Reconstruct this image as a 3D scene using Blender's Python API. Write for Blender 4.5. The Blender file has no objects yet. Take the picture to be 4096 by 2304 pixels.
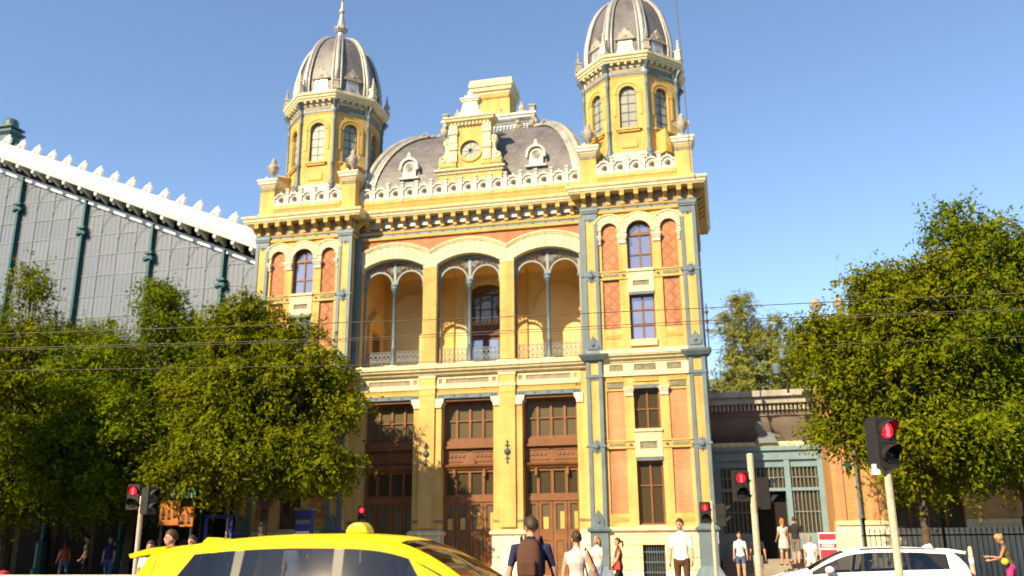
import bpy, bmesh, math, random
import numpy as np
from mathutils import Vector, Matrix
R = math.radians
PI = math.pi
sc = bpy.context.scene

# ------------------------------------------------------------------ camera
CAM = Vector((9.91, -34.0, 1.45))
yaw, pitch, roll = -0.227623, 0.276525, -0.008319
fw = Vector((math.sin(yaw)*math.cos(pitch), math.cos(yaw)*math.cos(pitch), math.sin(pitch)))
rt = Vector((math.cos(yaw), -math.sin(yaw), 0.0))
up = rt.cross(fw)
rt2 = rt*math.cos(roll) + up*math.sin(roll)
up2 = up*math.cos(roll) - rt*math.sin(roll)
cam_data = bpy.data.cameras.new('camera')
cam = bpy.data.objects.new('camera', cam_data)
sc.collection.objects.link(cam)
cam.matrix_world = Matrix(((rt2.x, up2.x, -fw.x, CAM.x), (rt2.y, up2.y, -fw.y, CAM.y), (rt2.z, up2.z, -fw.z, CAM.z), (0, 0, 0, 1)))
cam_data.sensor_width = 36.0
cam_data.lens = 3600.0/4096.0*36.0
cam_data.clip_start = 0.05
cam_data.clip_end = 6000.0
cam_data.dof.use_dof = True
cam_data.dof.focus_distance = 15.0      # the photograph is a little out of focus
cam_data.dof.aperture_fstop = 0.75
sc.camera = cam

# ------------------------------------------------------------------ sky and sun
SUN_AZ, SUN_EL = R(28.0), R(35.0)          # azimuth measured from the facade normal towards the left
sun_dir = Vector((math.sin(SUN_AZ)*math.cos(SUN_EL), math.cos(SUN_AZ)*math.cos(SUN_EL), -math.sin(SUN_EL)))
world = bpy.data.worlds.new('World')
sc.world = world
world.use_nodes = True
wn = world.node_tree
wn.nodes.clear()
sky = wn.nodes.new('ShaderNodeTexSky')
sky.sky_type = 'NISHITA'
sky.sun_disc = False
sky.sun_elevation = SUN_EL
to_sun = -sun_dir
sky.sun_rotation = math.atan2(to_sun.x, to_sun.y)
sky.altitude = 100.0
sky.air_density = 1.0
sky.dust_density = 0.15
sky.ozone_density = 2.6
bg = wn.nodes.new('ShaderNodeBackground')
bg.inputs['Strength'].default_value = 0.118
wo = wn.nodes.new('ShaderNodeOutputWorld')
wn.links.new(sky.outputs[0], bg.inputs[0])
wn.links.new(bg.outputs[0], wo.inputs[0])

sun_data = bpy.data.lights.new('sun', 'SUN')
sun_data.energy = 5.0
sun_data.angle = R(0.55)
sun_data.color = (1.0, 0.81, 0.52)
sun = bpy.data.objects.new('sun', sun_data)
sc.collection.objects.link(sun)
sun.rotation_euler = sun_dir.to_track_quat('-Z', 'Y').to_euler()
sun.location = (-20, -40, 40)

sc.view_settings.view_transform = 'Standard'
sc.view_settings.look = 'None'
sc.view_settings.gamma = 1.0
sc.view_settings.exposure = 0.95
sc.cycles.use_denoising = True
sc.cycles.max_bounces = 6
sc.cycles.diffuse_bounces = 3
sc.cycles.glossy_bounces = 3
sc.cycles.transmission_bounces = 4
sc.cycles.transparent_max_bounces = 6
sc.render.engine = 'CYCLES'
sc.render.filter_size = 2.2

# ------------------------------------------------------------------ mesh helpers
COL = sc.collection
class MB:
    """collects geometry for ONE mesh object"""
    def __init__(s): s.v = []; s.f = []
    def add(s, vs, fs):
        o = len(s.v); s.v += [tuple(p) for p in vs]; s.f += [tuple(i+o for i in f) for f in fs]; return s
    def box(s, x0, x1, y0, y1, z0, z1):
        return s.add([(x0,y0,z0),(x1,y0,z0),(x1,y1,z0),(x0,y1,z0),(x0,y0,z1),(x1,y0,z1),(x1,y1,z1),(x0,y1,z1)],
                     [(0,3,2,1),(4,5,6,7),(0,1,5,4),(1,2,6,5),(2,3,7,6),(3,0,4,7)])
    def xz(s, pts, y0, y1):
        """polygon in x,z (counter-clockwise seen from -y) extruded from y0 (front) to y1"""
        a = sum(pts[i][0]*pts[(i+1)%len(pts)][1]-pts[(i+1)%len(pts)][0]*pts[i][1] for i in range(len(pts)))
        if a < 0: pts = pts[::-1]
        n = len(pts)
        vs = [(x,y0,z) for x,z in pts]+[(x,y1,z) for x,z in pts]
        fs = [tuple(range(n)), tuple(range(2*n-1,n-1,-1))]
        fs += [((i+1)%n, i, i+n, (i+1)%n+n) for i in range(n)]
        return s.add(vs, fs)
    def strip(s, lower, upper, y0, y1):
        """region between two x,z polylines of equal length, extruded"""
        for i in range(len(lower)-1):
            a,b,c,d = lower[i],lower[i+1],upper[i+1],upper[i]
            q = [p for k,p in enumerate((a,b,c,d)) if k == 0 or abs(p[0]-(a,b,c,d)[k-1][0])+abs(p[1]-(a,b,c,d)[k-1][1]) > 1e-6]
            if len(q) > 2: s.xz(q, y0, y1)
        return s
    def sweep(s, prof, path, closed=False):
        """profile [(out,z)] swept along path [(x,y)]: out is measured to the right of the direction of travel, mitred"""
        n = len(path); rows = []
        for i,(px,py) in enumerate(path):
            if closed: a = path[i-1]; b = path[(i+1)%n]
            else: a = path[max(i-1,0)]; b = path[min(i+1,n-1)]
            d1 = Vector((px-a[0],py-a[1])); d2 = Vector((b[0]-px,b[1]-py))
            if d1.length < 1e-9: d1 = d2
            if d2.length < 1e-9: d2 = d1
            d1.normalize(); d2.normalize()
            n1 = Vector((d1.y,-d1.x)); n2 = Vector((d2.y,-d2.x))
            m = n1+n2
            m = m/max(m.dot(n1),1e-6)
            rows.append([(px+m.x*o, py+m.y*o, z) for o,z in prof])
        k = len(prof); vs = [p for r in rows for p in r]; fs = []
        rng = range(n) if closed else range(n-1)
        for i in rng:
            j = (i+1)%n
            for q in range(k-1):
                fs.append((i*k+q, j*k+q, j*k+q+1, i*k+q+1))
        if not closed:
            fs.append(tuple(range(k-1,-1,-1))); fs.append(tuple((n-1)*k+q for q in range(k)))
        return s.add(vs, fs)
    def lathe(s, prof, c=(0,0,0), n=10, sx=1.0, sy=1.0, ph=0.0):
        vs = []; fs = []; k = len(prof)
        for i in range(n):
            a = ph+2*PI*i/n
            for r,z in prof: vs.append((c[0]+r*sx*math.cos(a), c[1]+r*sy*math.sin(a), c[2]+z))
        for i in range(n):
            j = (i+1)%n
            for q in range(k-1): fs.append((i*k+q, j*k+q, j*k+q+1, i*k+q+1))
        fs.append(tuple(i*k for i in range(n-1,-1,-1))); fs.append(tuple(i*k+k-1 for i in range(n)))
        return s.add(vs, fs)
    def tube(s, pts, r, n=6, cap=True, flat=1.0):
        """tube along 3-D points, r number or list"""
        pts = [Vector(p) for p in pts]; m = len(pts)
        if not isinstance(r, (list,tuple)): r = [r]*m
        vs = []; prev = None
        for i,p in enumerate(pts):
            d = (pts[min(i+1,m-1)]-pts[max(i-1,0)])
            if d.length < 1e-9: d = Vector((0,0,1))
            d.normalize()
            if prev is None:
                u = d.orthogonal().normalized()
            else:
                u = prev-d*prev.dot(d)
                u = u.normalized() if u.length > 1e-6 else d.orthogonal().normalized()
            prev = u; w = d.cross(u)
            for k in range(n):
                a = 2*PI*k/n
                vs.append(p+(u*math.cos(a)+w*math.sin(a)*flat)*r[i])
        fs = []
        for i in range(m-1):
            for k in range(n):
                q = (k+1)%n
                fs.append((i*n+k, i*n+q, (i+1)*n+q, (i+1)*n+k))
        if cap: fs.append(tuple(range(n-1,-1,-1))); fs.append(tuple((m-1)*n+k for k in range(n)))
        return s.add(vs, fs)
    def ball(s, c, rx, ry=None, rz=None, n=8, m=6):
        ry = rx if ry is None else ry; rz = rx if rz is None else rz
        vs = [(c[0],c[1],c[2]-rz)]; fs = []
        for j in range(1,m):
            t = -PI/2+PI*j/m
            for i in range(n):
                a = 2*PI*i/n
                vs.append((c[0]+rx*math.cos(t)*math.cos(a), c[1]+ry*math.cos(t)*math.sin(a), c[2]+rz*math.sin(t)))
        vs.append((c[0],c[1],c[2]+rz)); L = len(vs)-1
        for i in range(n):
            q = (i+1)%n
            fs.append((0,1+q,1+i))
            for j in range(m-2):
                a = 1+j*n
                fs.append((a+i,a+q,a+n+q,a+n+i))
            a = 1+(m-2)*n
            fs.append((a+i,a+q,L))
        return s.add(vs, fs)
    def ring(s, c, rad, r, axis='y', n=12, k=5, a0=0.0, a1=2*PI):
        pts = []
        full = abs(a1-a0-2*PI) < 1e-6
        for i in range(n+1):
            a = a0+(a1-a0)*i/n
            if axis == 'y': pts.append((c[0]+rad*math.cos(a), c[1], c[2]+rad*math.sin(a)))
            elif axis == 'z': pts.append((c[0]+rad*math.cos(a), c[1]+rad*math.sin(a), c[2]))
            else: pts.append((c[0], c[1]+rad*math.cos(a), c[2]+rad*math.sin(a)))
        return s.tube(pts, r, k, cap=not full)
    def xf(s, M):
        s.v = [tuple(M @ Vector(p)) for p in s.v]; return s
    def mesh(s, name, mat, smooth=False):
        me = bpy.data.meshes.new(name); me.from_pydata(s.v, [], s.f)
        if mat is not None: me.materials.append(mat)
        if smooth: me.polygons.foreach_set('use_smooth', [True]*len(me.polygons))
        me.update(); return me
    def build(s, name, mat, parent=None, smooth=False, loc=None, rotz=0.0):
        return link(name, s.mesh(name, mat, smooth), parent, loc, rotz)

def link(name, me, parent=None, loc=None, rotz=0.0):
    o = bpy.data.objects.new(name, me); COL.objects.link(o)
    if parent is not None: o.parent = parent
    if loc is not None: o.location = loc
    if rotz: o.rotation_euler = (0,0,rotz)
    return o
def tag(o, label=None, cat=None, group=None, kind=None):
    if label: o['label'] = label
    if cat: o['category'] = cat
    if group: o['group'] = group
    if kind: o['kind'] = kind
    return o
def thing(name, label, cat, loc=(0,0,0), rotz=0.0, group=None):
    o = bpy.data.objects.new(name, None); COL.objects.link(o)
    o.empty_display_size = 0.2
    o.location = loc; o.rotation_euler = (0,0,rotz)
    return tag(o, label, cat, group)
def copy_tree(o, parent=None, loc=None, rotz=None):
    c = o.copy(); COL.objects.link(c); c.parent = parent
    if loc is not None: c.location = loc
    if rotz is not None: c.rotation_euler = (0,0,rotz)
    for ch in list(o.children): copy_tree(ch, c)
    return c
def Rz(a): return Matrix.Rotation(a, 4, 'Z')
def T(x,y,z): return Matrix.Translation((x,y,z))
def arc(cx, cz, r, a0, a1, n): return [(cx+r*math.cos(a0+(a1-a0)*i/n), cz+r*math.sin(a0+(a1-a0)*i/n)) for i in range(n+1)]

# ------------------------------------------------------------------ materials
MATS = {}
def nd(nt, t, **kw):
    n = nt.nodes.new(t)
    for k,v in kw.items(): setattr(n, k, v)
    return n
def mat(name, col, rough=0.7, metal=0.0, var=0.15, vscale=1.2, fine=0.08, fscale=18.0, bump=0.0, bscale=40.0, spec=0.4, emit=None, estr=0.0, coat=0.0, streak=0.0, tint=0.06):
    """plain weathered surface: base colour with broad and fine variation, optional vertical dirt streaks"""
    m = bpy.data.materials.new(name); m.use_nodes = True; MATS[name] = m
    nt = m.node_tree; b = nt.nodes['Principled BSDF']; L = nt.links
    b.inputs['Roughness'].default_value = rough; b.inputs['Metallic'].default_value = metal
    b.inputs['Specular IOR Level'].default_value = spec
    b.inputs['Coat Weight'].default_value = coat
    b.inputs['Base Color'].default_value = (*col,1)
    if var > 0 or fine > 0:
        tc = nd(nt,'ShaderNodeTexCoord')
        n1 = nd(nt,'ShaderNodeTexNoise'); n1.inputs['Scale'].default_value = vscale; n1.inputs['Detail'].default_value = 4.0
        n2 = nd(nt,'ShaderNodeTexNoise'); n2.inputs['Scale'].default_value = fscale; n2.inputs['Detail'].default_value = 3.0
        L.new(tc.outputs['Object'], n1.inputs['Vector']); L.new(tc.outputs['Object'], n2.inputs['Vector'])
        r1 = nd(nt,'ShaderNodeMapRange'); r1.inputs['From Min'].default_value = 0.3; r1.inputs['From Max'].default_value = 0.7
        r1.inputs['To Min'].default_value = 1-var; r1.inputs['To Max'].default_value = 1+var*0.6
        r2 = nd(nt,'ShaderNodeMapRange'); r2.inputs['From Min'].default_value = 0.3; r2.inputs['From Max'].default_value = 0.7
        r2.inputs['To Min'].default_value = 1-fine; r2.inputs['To Max'].default_value = 1+fine
        L.new(n1.outputs['Fac'], r1.inputs['Value']); L.new(n2.outputs['Fac'], r2.inputs['Value'])
        mu = nd(nt,'ShaderNodeMath', operation='MULTIPLY'); L.new(r1.outputs[0], mu.inputs[0]); L.new(r2.outputs[0], mu.inputs[1])
        last = mu
        if streak > 0:
            mp = nd(nt,'ShaderNodeMapping'); mp.inputs['Scale'].default_value = (5.0,5.0,0.35)
            L.new(tc.outputs['Object'], mp.inputs['Vector'])
            n3 = nd(nt,'ShaderNodeTexNoise'); n3.inputs['Scale'].default_value = 1.0; n3.inputs['Detail'].default_value = 5.0
            L.new(mp.outputs[0], n3.inputs['Vector'])
            r3 = nd(nt,'ShaderNodeMapRange'); r3.inputs['From Min'].default_value = 0.45; r3.inputs['From Max'].default_value = 0.72
            r3.inputs['To Min'].default_value = 1.0; r3.inputs['To Max'].default_value = 1-streak
            L.new(n3.outputs['Fac'], r3.inputs['Value'])
            m3 = nd(nt,'ShaderNodeMath', operation='MULTIPLY'); L.new(mu.outputs[0], m3.inputs[0]); L.new(r3.outputs[0], m3.inputs[1]); last = m3
        oi = nd(nt,'ShaderNodeObjectInfo'); ro = nd(nt,'ShaderNodeMapRange'); ro.inputs['To Min'].default_value = 1-tint; ro.inputs['To Max'].default_value = 1+tint
        L.new(oi.outputs['Random'], ro.inputs['Value']); mo = nd(nt,'ShaderNodeMath', operation='MULTIPLY'); L.new(last.outputs[0], mo.inputs[0]); L.new(ro.outputs[0], mo.inputs[1]); last = mo
        vm = nd(nt,'ShaderNodeVectorMath', operation='SCALE'); vm.inputs[0].default_value = col
        L.new(last.outputs[0], vm.inputs['Scale']); L.new(vm.outputs[0], b.inputs['Base Color'])
        if bump > 0:
            n4 = nd(nt,'ShaderNodeTexNoise'); n4.inputs['Scale'].default_value = bscale; n4.inputs['Detail'].default_value = 4.0
            L.new(tc.outputs['Object'], n4.inputs['Vector'])
            bp = nd(nt,'ShaderNodeBump'); bp.inputs['Strength'].default_value = bump; bp.inputs['Distance'].default_value = 0.02
            L.new(n4.outputs['Fac'], bp.inputs['Height']); L.new(bp.outputs[0], b.inputs['Normal'])
    if emit is not None:
        b.inputs['Emission Color'].default_value = (*emit,1); b.inputs['Emission Strength'].default_value = estr
    return m
def brick(name, c1, c2, mortar, bw=0.26, bh=0.075, var=0.18, diaper=None, bump=0.35, rough=0.85, spec=0.25):
    m = bpy.data.materials.new(name); m.use_nodes = True; MATS[name] = m
    nt = m.node_tree; b = nt.nodes['Principled BSDF']; L = nt.links
    b.inputs['Roughness'].default_value = rough; b.inputs['Specular IOR Level'].default_value = spec
    tc = nd(nt,'ShaderNodeTexCoord'); sx = nd(nt,'ShaderNodeSeparateXYZ'); L.new(tc.outputs['Object'], sx.inputs[0])
    ad = nd(nt,'ShaderNodeMath', operation='ADD'); L.new(sx.outputs['X'], ad.inputs[0]); L.new(sx.outputs['Y'], ad.inputs[1])
    cb = nd(nt,'ShaderNodeCombineXYZ'); L.new(ad.outputs[0], cb.inputs['X']); L.new(sx.outputs['Z'], cb.inputs['Y'])
    br = nd(nt,'ShaderNodeTexBrick'); L.new(cb.outputs[0], br.inputs['Vector'])
    br.inputs['Color1'].default_value = (*c1,1); br.inputs['Color2'].default_value = (*c2,1); br.inputs['Mortar'].default_value = (*mortar,1)
    br.inputs['Scale'].default_value = 1.0; br.inputs['Mortar Size'].default_value = 0.007; br.inputs['Mortar Smooth'].default_value = 0.3
    br.inputs['Brick Width'].default_value = bw; br.inputs['Row Height'].default_value = bh; br.inputs['Bias'].default_value = -0.2
    n1 = nd(nt,'ShaderNodeTexNoise'); n1.inputs['Scale'].default_value = 0.9; n1.inputs['Detail'].default_value = 5.0
    L.new(tc.outputs['Object'], n1.inputs['Vector'])
    r1 = nd(nt,'ShaderNodeMapRange'); r1.inputs['From Min'].default_value = 0.3; r1.inputs['From Max'].default_value = 0.7
    r1.inputs['To Min'].default_value = 1-var; r1.inputs['To Max'].default_value = 1+var*0.5
    L.new(n1.outputs['Fac'], r1.inputs['Value'])
    vm = nd(nt,'ShaderNodeVectorMath', operation='SCALE'); L.new(br.outputs['Color'], vm.inputs[0]); L.new(r1.outputs[0], vm.inputs['Scale'])
    mp = nd(nt,'ShaderNodeMapping'); mp.inputs['Scale'].default_value = (3.2,3.2,0.22); L.new(tc.outputs['Object'], mp.inputs['Vector'])
    n3 = nd(nt,'ShaderNodeTexNoise'); n3.inputs['Scale'].default_value = 1.0; n3.inputs['Detail'].default_value = 6.0; L.new(mp.outputs[0], n3.inputs['Vector'])
    r3 = nd(nt,'ShaderNodeMapRange'); r3.inputs['From Min'].default_value = 0.46; r3.inputs['From Max'].default_value = 0.74; r3.inputs['To Min'].default_value = 1.0; r3.inputs['To Max'].default_value = 0.70
    L.new(n3.outputs['Fac'], r3.inputs['Value'])
    oi = nd(nt,'ShaderNodeObjectInfo'); ro = nd(nt,'ShaderNodeMapRange'); ro.inputs['To Min'].default_value = 0.95; ro.inputs['To Max'].default_value = 1.05; L.new(oi.outputs['Random'], ro.inputs['Value'])
    m3 = nd(nt,'ShaderNodeMath', operation='MULTIPLY'); L.new(r3.outputs[0], m3.inputs[0]); L.new(ro.outputs[0], m3.inputs[1])
    v3 = nd(nt,'ShaderNodeVectorMath', operation='SCALE'); L.new(vm.outputs[0], v3.inputs[0]); L.new(m3.outputs[0], v3.inputs['Scale']); vm = v3
    out = vm
    if diaper:
        # darker header bricks laid in a lozenge lattice
        per = diaper[0]
        def tri(op):
            q = nd(nt,'ShaderNodeMath', operation=op); L.new(ad.outputs[0], q.inputs[0]); L.new(sx.outputs['Z'], q.inputs[1])
            w = nd(nt,'ShaderNodeMath', operation='PINGPONG'); L.new(q.outputs[0], w.inputs[0]); w.inputs[1].default_value = per
            return w
        mn = nd(nt,'ShaderNodeMath', operation='MINIMUM'); a = tri('ADD'); c = tri('SUBTRACT')
        L.new(a.outputs[0], mn.inputs[0]); L.new(c.outputs[0], mn.inputs[1])
        rr = nd(nt,'ShaderNodeMapRange'); rr.inputs['From Min'].default_value = 0.05; rr.inputs['From Max'].default_value = 0.09
        rr.inputs['To Min'].default_value = diaper[1]; rr.inputs['To Max'].default_value = 1.0
        L.new(mn.outputs[0], rr.inputs['Value'])
        v2 = nd(nt,'ShaderNodeVectorMath', operation='SCALE'); L.new(vm.outputs[0], v2.inputs[0]); L.new(rr.outputs[0], v2.inputs['Scale']); out = v2
    L.new(out.outputs[0], b.inputs['Base Color'])
    bp = nd(nt,'ShaderNodeBump'); bp.inputs['Strength'].default_value = bump; bp.inputs['Distance'].default_value = 0.01; bp.invert = True
    L.new(br.outputs['Fac'], bp.inputs['Height']); L.new(bp.outputs[0], b.inputs['Normal'])
    return m
def glass(name, col, rough=0.06, metal=0.25, wav=0.02, spec=0.9):
    m = bpy.data.materials.new(name); m.use_nodes = True; MATS[name] = m
    nt = m.node_tree; b = nt.nodes['Principled BSDF']; L = nt.links
    b.inputs['Roughness'].default_value = rough
    b.inputs['Metallic'].default_value = metal; b.inputs['Specular IOR Level'].default_value = spec
    oi = nd(nt,'ShaderNodeObjectInfo'); ro = nd(nt,'ShaderNodeMapRange'); ro.inputs['To Min'].default_value = 0.93; ro.inputs['To Max'].default_value = 1.07; L.new(oi.outputs['Random'], ro.inputs['Value'])
    sv = nd(nt,'ShaderNodeVectorMath', operation='SCALE'); sv.inputs[0].default_value = col; L.new(ro.outputs[0], sv.inputs['Scale']); L.new(sv.outputs[0], b.inputs['Base Color'])
    tc = nd(nt,'ShaderNodeTexCoord'); n1 = nd(nt,'ShaderNodeTexNoise'); n1.inputs['Scale'].default_value = 1.7
    L.new(tc.outputs['Object'], n1.inputs['Vector'])
    bp = nd(nt,'ShaderNodeBump'); bp.inputs['Strength'].default_value = 0.5; bp.inputs['Distance'].default_value = wav
    L.new(n1.outputs['Fac'], bp.inputs['Height']); L.new(bp.outputs[0], b.inputs['Normal'])
    return m

ybrick = brick('yellow_brick', (0.68,0.425,0.12), (0.60,0.355,0.09), (0.52,0.39,0.20))
ybrick2 = brick('yellow_brick_smooth', (0.70,0.445,0.135), (0.65,0.40,0.115), (0.54,0.39,0.17), bump=0.15)
rbrick = brick('red_brick', (0.58,0.265,0.125), (0.52,0.21,0.095), (0.46,0.28,0.17))
dbrick = brick('red_brick_diaper', (0.56,0.225,0.105), (0.50,0.185,0.08), (0.44,0.25,0.15), diaper=(0.24,0.76))
ubrick = brick('upper_red_brick', (0.55,0.20,0.09), (0.47,0.15,0.065), (0.44,0.25,0.15))
obrick = brick('orange_brick', (0.58,0.30,0.11), (0.50,0.23,0.08), (0.45,0.30,0.16))
cream = mat('cream_stone', (0.72,0.62,0.36), 0.75, var=0.12, vscale=0.8, fine=0.07, bump=0.15, streak=0.22)
cream2 = mat('pale_stone', (0.74,0.68,0.50), 0.75, var=0.14, vscale=1.1, fine=0.08, bump=0.15, streak=0.28)
plaster2 = mat('pale_plaster', (0.72,0.53,0.23), 0.85, var=0.1, vscale=0.7, fine=0.04)
plaster = mat('ochre_plaster', (0.68,0.41,0.12), 0.85, var=0.12, vscale=0.7, fine=0.04)
mustard = mat('mustard_paint', (0.58,0.38,0.10), 0.7, var=0.12, fine=0.06, streak=0.12)
iron = mat('bluegrey_iron', (0.125,0.175,0.198), 0.5, metal=0.1, var=0.16, vscale=2.0, fine=0.10, streak=0.2)
irond = mat('dark_teal_iron', (0.010,0.085,0.092), 0.45, metal=0.1, var=0.2, fine=0.08)
ironlt = mat('pale_iron', (0.20,0.235,0.24), 0.5, metal=0.1, var=0.15, fine=0.1)
slate = brick('slate_tiles', (0.165,0.150,0.148), (0.120,0.108,0.108), (0.065,0.06,0.06), bw=0.26, bh=0.15, var=0.3, bump=0.6, rough=0.5, spec=0.5)
zinc = mat('weathered_zinc', (0.40,0.38,0.32), 0.5, metal=0.35, var=0.25, vscale=1.6, fine=0.12, streak=0.25)
zincs = mat('bright_zinc', (0.60,0.60,0.56), 0.36, metal=0.55, var=0.2, vscale=2.0, fine=0.08, streak=0.15)
stonew = mat('whitewashed_balustrade', (0.58,0.56,0.50), 0.7, var=0.2, vscale=2.5, fine=0.12, streak=0.25)
statg = mat('weathered_stone', (0.36,0.32,0.25), 0.85, var=0.3, vscale=3.0, fine=0.2, bump=0.4)
tilep = mat('grey_relief_panel', (0.22,0.20,0.13), 0.8, var=0.3, vscale=6.0, fine=0.3, bump=0.7, bscale=26.0)
friez = mat('frieze_panel', (0.31,0.25,0.18), 0.8, var=0.3, vscale=5.0, fine=0.2, bump=0.4, bscale=22.0)
wood = mat('brown_wood', (0.20,0.08,0.027), 0.5, var=0.2, vscale=2.5, fine=0.12, fscale=30)
woodd = mat('dark_brown_wood', (0.12,0.045,0.016), 0.5, var=0.2, fine=0.1)
gl_sky = glass('window_glass_upper', (0.36,0.33,0.38), 0.06, 0.7)
gl_dark = glass('window_glass_dark', (0.085,0.065,0.035), 0.08, 0.3)
gl_door = glass('window_glass_door', (0.16,0.125,0.07), 0.10, 0.25)
gl_tower = glass('tower_glass', (0.30,0.30,0.25), 0.35, 0.0, 0.01, 0.25)
gl_hall = glass('hall_glass', (0.19,0.195,0.195), 0.22, 0.2, 0.004)
white_p = mat('white_paint', (0.80,0.78,0.72), 0.5, var=0.08, fine=0.05, streak=0.12)
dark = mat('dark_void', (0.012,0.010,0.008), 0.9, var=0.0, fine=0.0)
shadeint = mat('dim_interior', (0.10,0.07,0.045), 0.9, var=0.2, fine=0.05)
# ================================================================== ground (mostly below the frame)
def sheet(name, x0, x1, y0, y1, z, m):
    o = MB().add([(x0,y0,z),(x1,y0,z),(x1,y1,z),(x0,y1,z)], [(0,1,2,3)]).build(name, m)
    return tag(o, kind='structure')
asphalt = mat('asphalt', (0.05,0.05,0.05), 0.9, var=0.25, vscale=0.5, fine=0.3, fscale=60, bump=0.3, bscale=120)
paving = mat('paving', (0.27,0.24,0.20), 0.85, var=0.2, vscale=0.6, fine=0.15, fscale=25, bump=0.2)
sheet('ground', -900, 900, -900, 900, -0.14, asphalt)
sheet('road', -120, 120, -45, -6.2, -0.10, asphalt)
tag(MB().box(-60,60,-6.0,14,-0.13,0.08).build('pavement', paving), kind='structure')
tag(MB().box(-60,60,-6.2,-6.0,-0.13,0.085).build('kerb', cream2), kind='structure')
tag(MB().box(-3,9,-13.6,-10.6,-0.13,0.03).build('traffic_island_pavement', paving), kind='structure')
paint = mat('road_paint', (0.75,0.75,0.72), 0.7, var=0.2, fine=0.2)
for k in range(12):
    tag(MB().box(-30+k*5.0,-27.5+k*5.0,-20.6,-20.45,-0.099,-0.095).build('lane_marking', paint), kind='structure')

# ================================================================== the station building
st = thing('station_building', 'ornate yellow brick station pavilion with two domed towers and arched loggia', 'station')
def windowpart(parent, xs, zs, y, fm, gm, fw_=0.07, dep=0.10, arch_r=0.0, thick=0.05, name='window'):
    """casement: outer frame, mullions at inner xs, bars at inner zs; panes are sub-parts. The top row may end in an arch"""
    x0,x1 = xs[0],xs[-1]; z0,z1 = zs[0],zs[-1]
    f = MB()
    f.box(x0,x0+fw_,y,y+dep,z0,z1); f.box(x1-fw_,x1,y,y+dep,z0,z1)
    f.box(x0+fw_,x1-fw_,y,y+dep,z0,z0+fw_)
    for x in xs[1:-1]: f.box(x-fw_*0.5,x+fw_*0.5,y+0.005,y+dep,z0+fw_,z1 if not arch_r else z1+arch_r*0.96)
    for i,z in enumerate(zs[1:-1]):
        f.box(x0+fw_,x1-fw_,y+0.012,y+dep-0.004,z-thick*0.5,z+thick*0.5)
    cx = (x0+x1)/2
    if arch_r:
        f.box(x0+fw_,x1-fw_,y-0.02,y+dep-0.01,z1-0.07,z1+0.05)
        f.strip(arc(cx,z1,arch_r-fw_,0,PI,14), arc(cx,z1,arch_r,0,PI,14), y, y+dep)
    else:
        f.box(x0+fw_,x1-fw_,y,y+dep,z1-fw_,z1)
    w = f.build(name, fm, parent)
    gy = y+dep*0.55
    for i in range(len(xs)-1):
        for j in range(len(zs)-1):
            MB().box(xs[i]+0.02,xs[i+1]-0.02,gy,gy+0.02,zs[j]+0.02,zs[j+1]-0.02).build('pane', gm, w)
    if arch_r:
        for a0,a1 in ((0.02,PI/2-0.02),(PI/2+0.02,PI-0.02)):
            MB().xz([(cx+(0.02 if a1 < 2 else -0.02),z1+0.04)]+[(x,z+0.03) for x,z in arc(cx,z1,arch_r-0.05,a0,a1,8)], gy, gy+0.02).build('pane', gm, w)
    return w
def voussoirs(cx, cz, r0, r1, a0, a1, n, y0, y1, m, parent, xmin=-99, xmax=99, gap=0.006):
    for i in range(n):
        b0 = a0+(a1-a0)*i/n+gap/r0; b1 = a0+(a1-a0)*(i+1)/n-gap/r0
        pts = arc(cx,cz,r1,b0,b1,3)+arc(cx,cz,r0,b1,b0,3)
        pts = [(min(max(x,xmin),xmax),z) for x,z in pts]
        MB().xz(pts, y0, y1).build('voussoir', m, parent)

def snapshot(): return set(o.name for o in bpy.data.objects)
def new_since(s): return [o for o in bpy.data.objects if o.name not in s]

# ------------------------------------------------------------------ one pavilion, built round PX, copied for the other side
PX = 7.2
def bx(mb, x0, x1, y0, y1, z0, z1): return mb.box(PX+x0,PX+x1,y0,y1,z0,z1)
mark = snapshot()
# core walls (sides, back) and front sheet behind every recess
core = MB(); bx(core,-2.2,2.2,0.42,6.4,0.0,15.3); core.build('wall', ybrick, st)
for s_ in (-1,1):      # side pilaster strips and string courses on the return walls
    for yy in (0.9,3.4,5.6):
        m_ = MB(); m_.box(PX+s_*2.2-0.06,PX+s_*2.2+0.06,yy,yy+0.55,2.0,14.2); m_.build('side_pilaster', iron, st)
    m_ = MB(); m_.box(PX+s_*2.2-0.05,PX+s_*2.2+0.05,1.6,3.3,9.4,13.3); m_.build('side_brick_panel', dbrick, st)
    m_ = MB(); m_.box(PX+s_*2.2-0.05,PX+s_*2.2+0.05,1.6,3.3,2.6,7.0); m_.build('side_brick_panel', rbrick, st)
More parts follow.
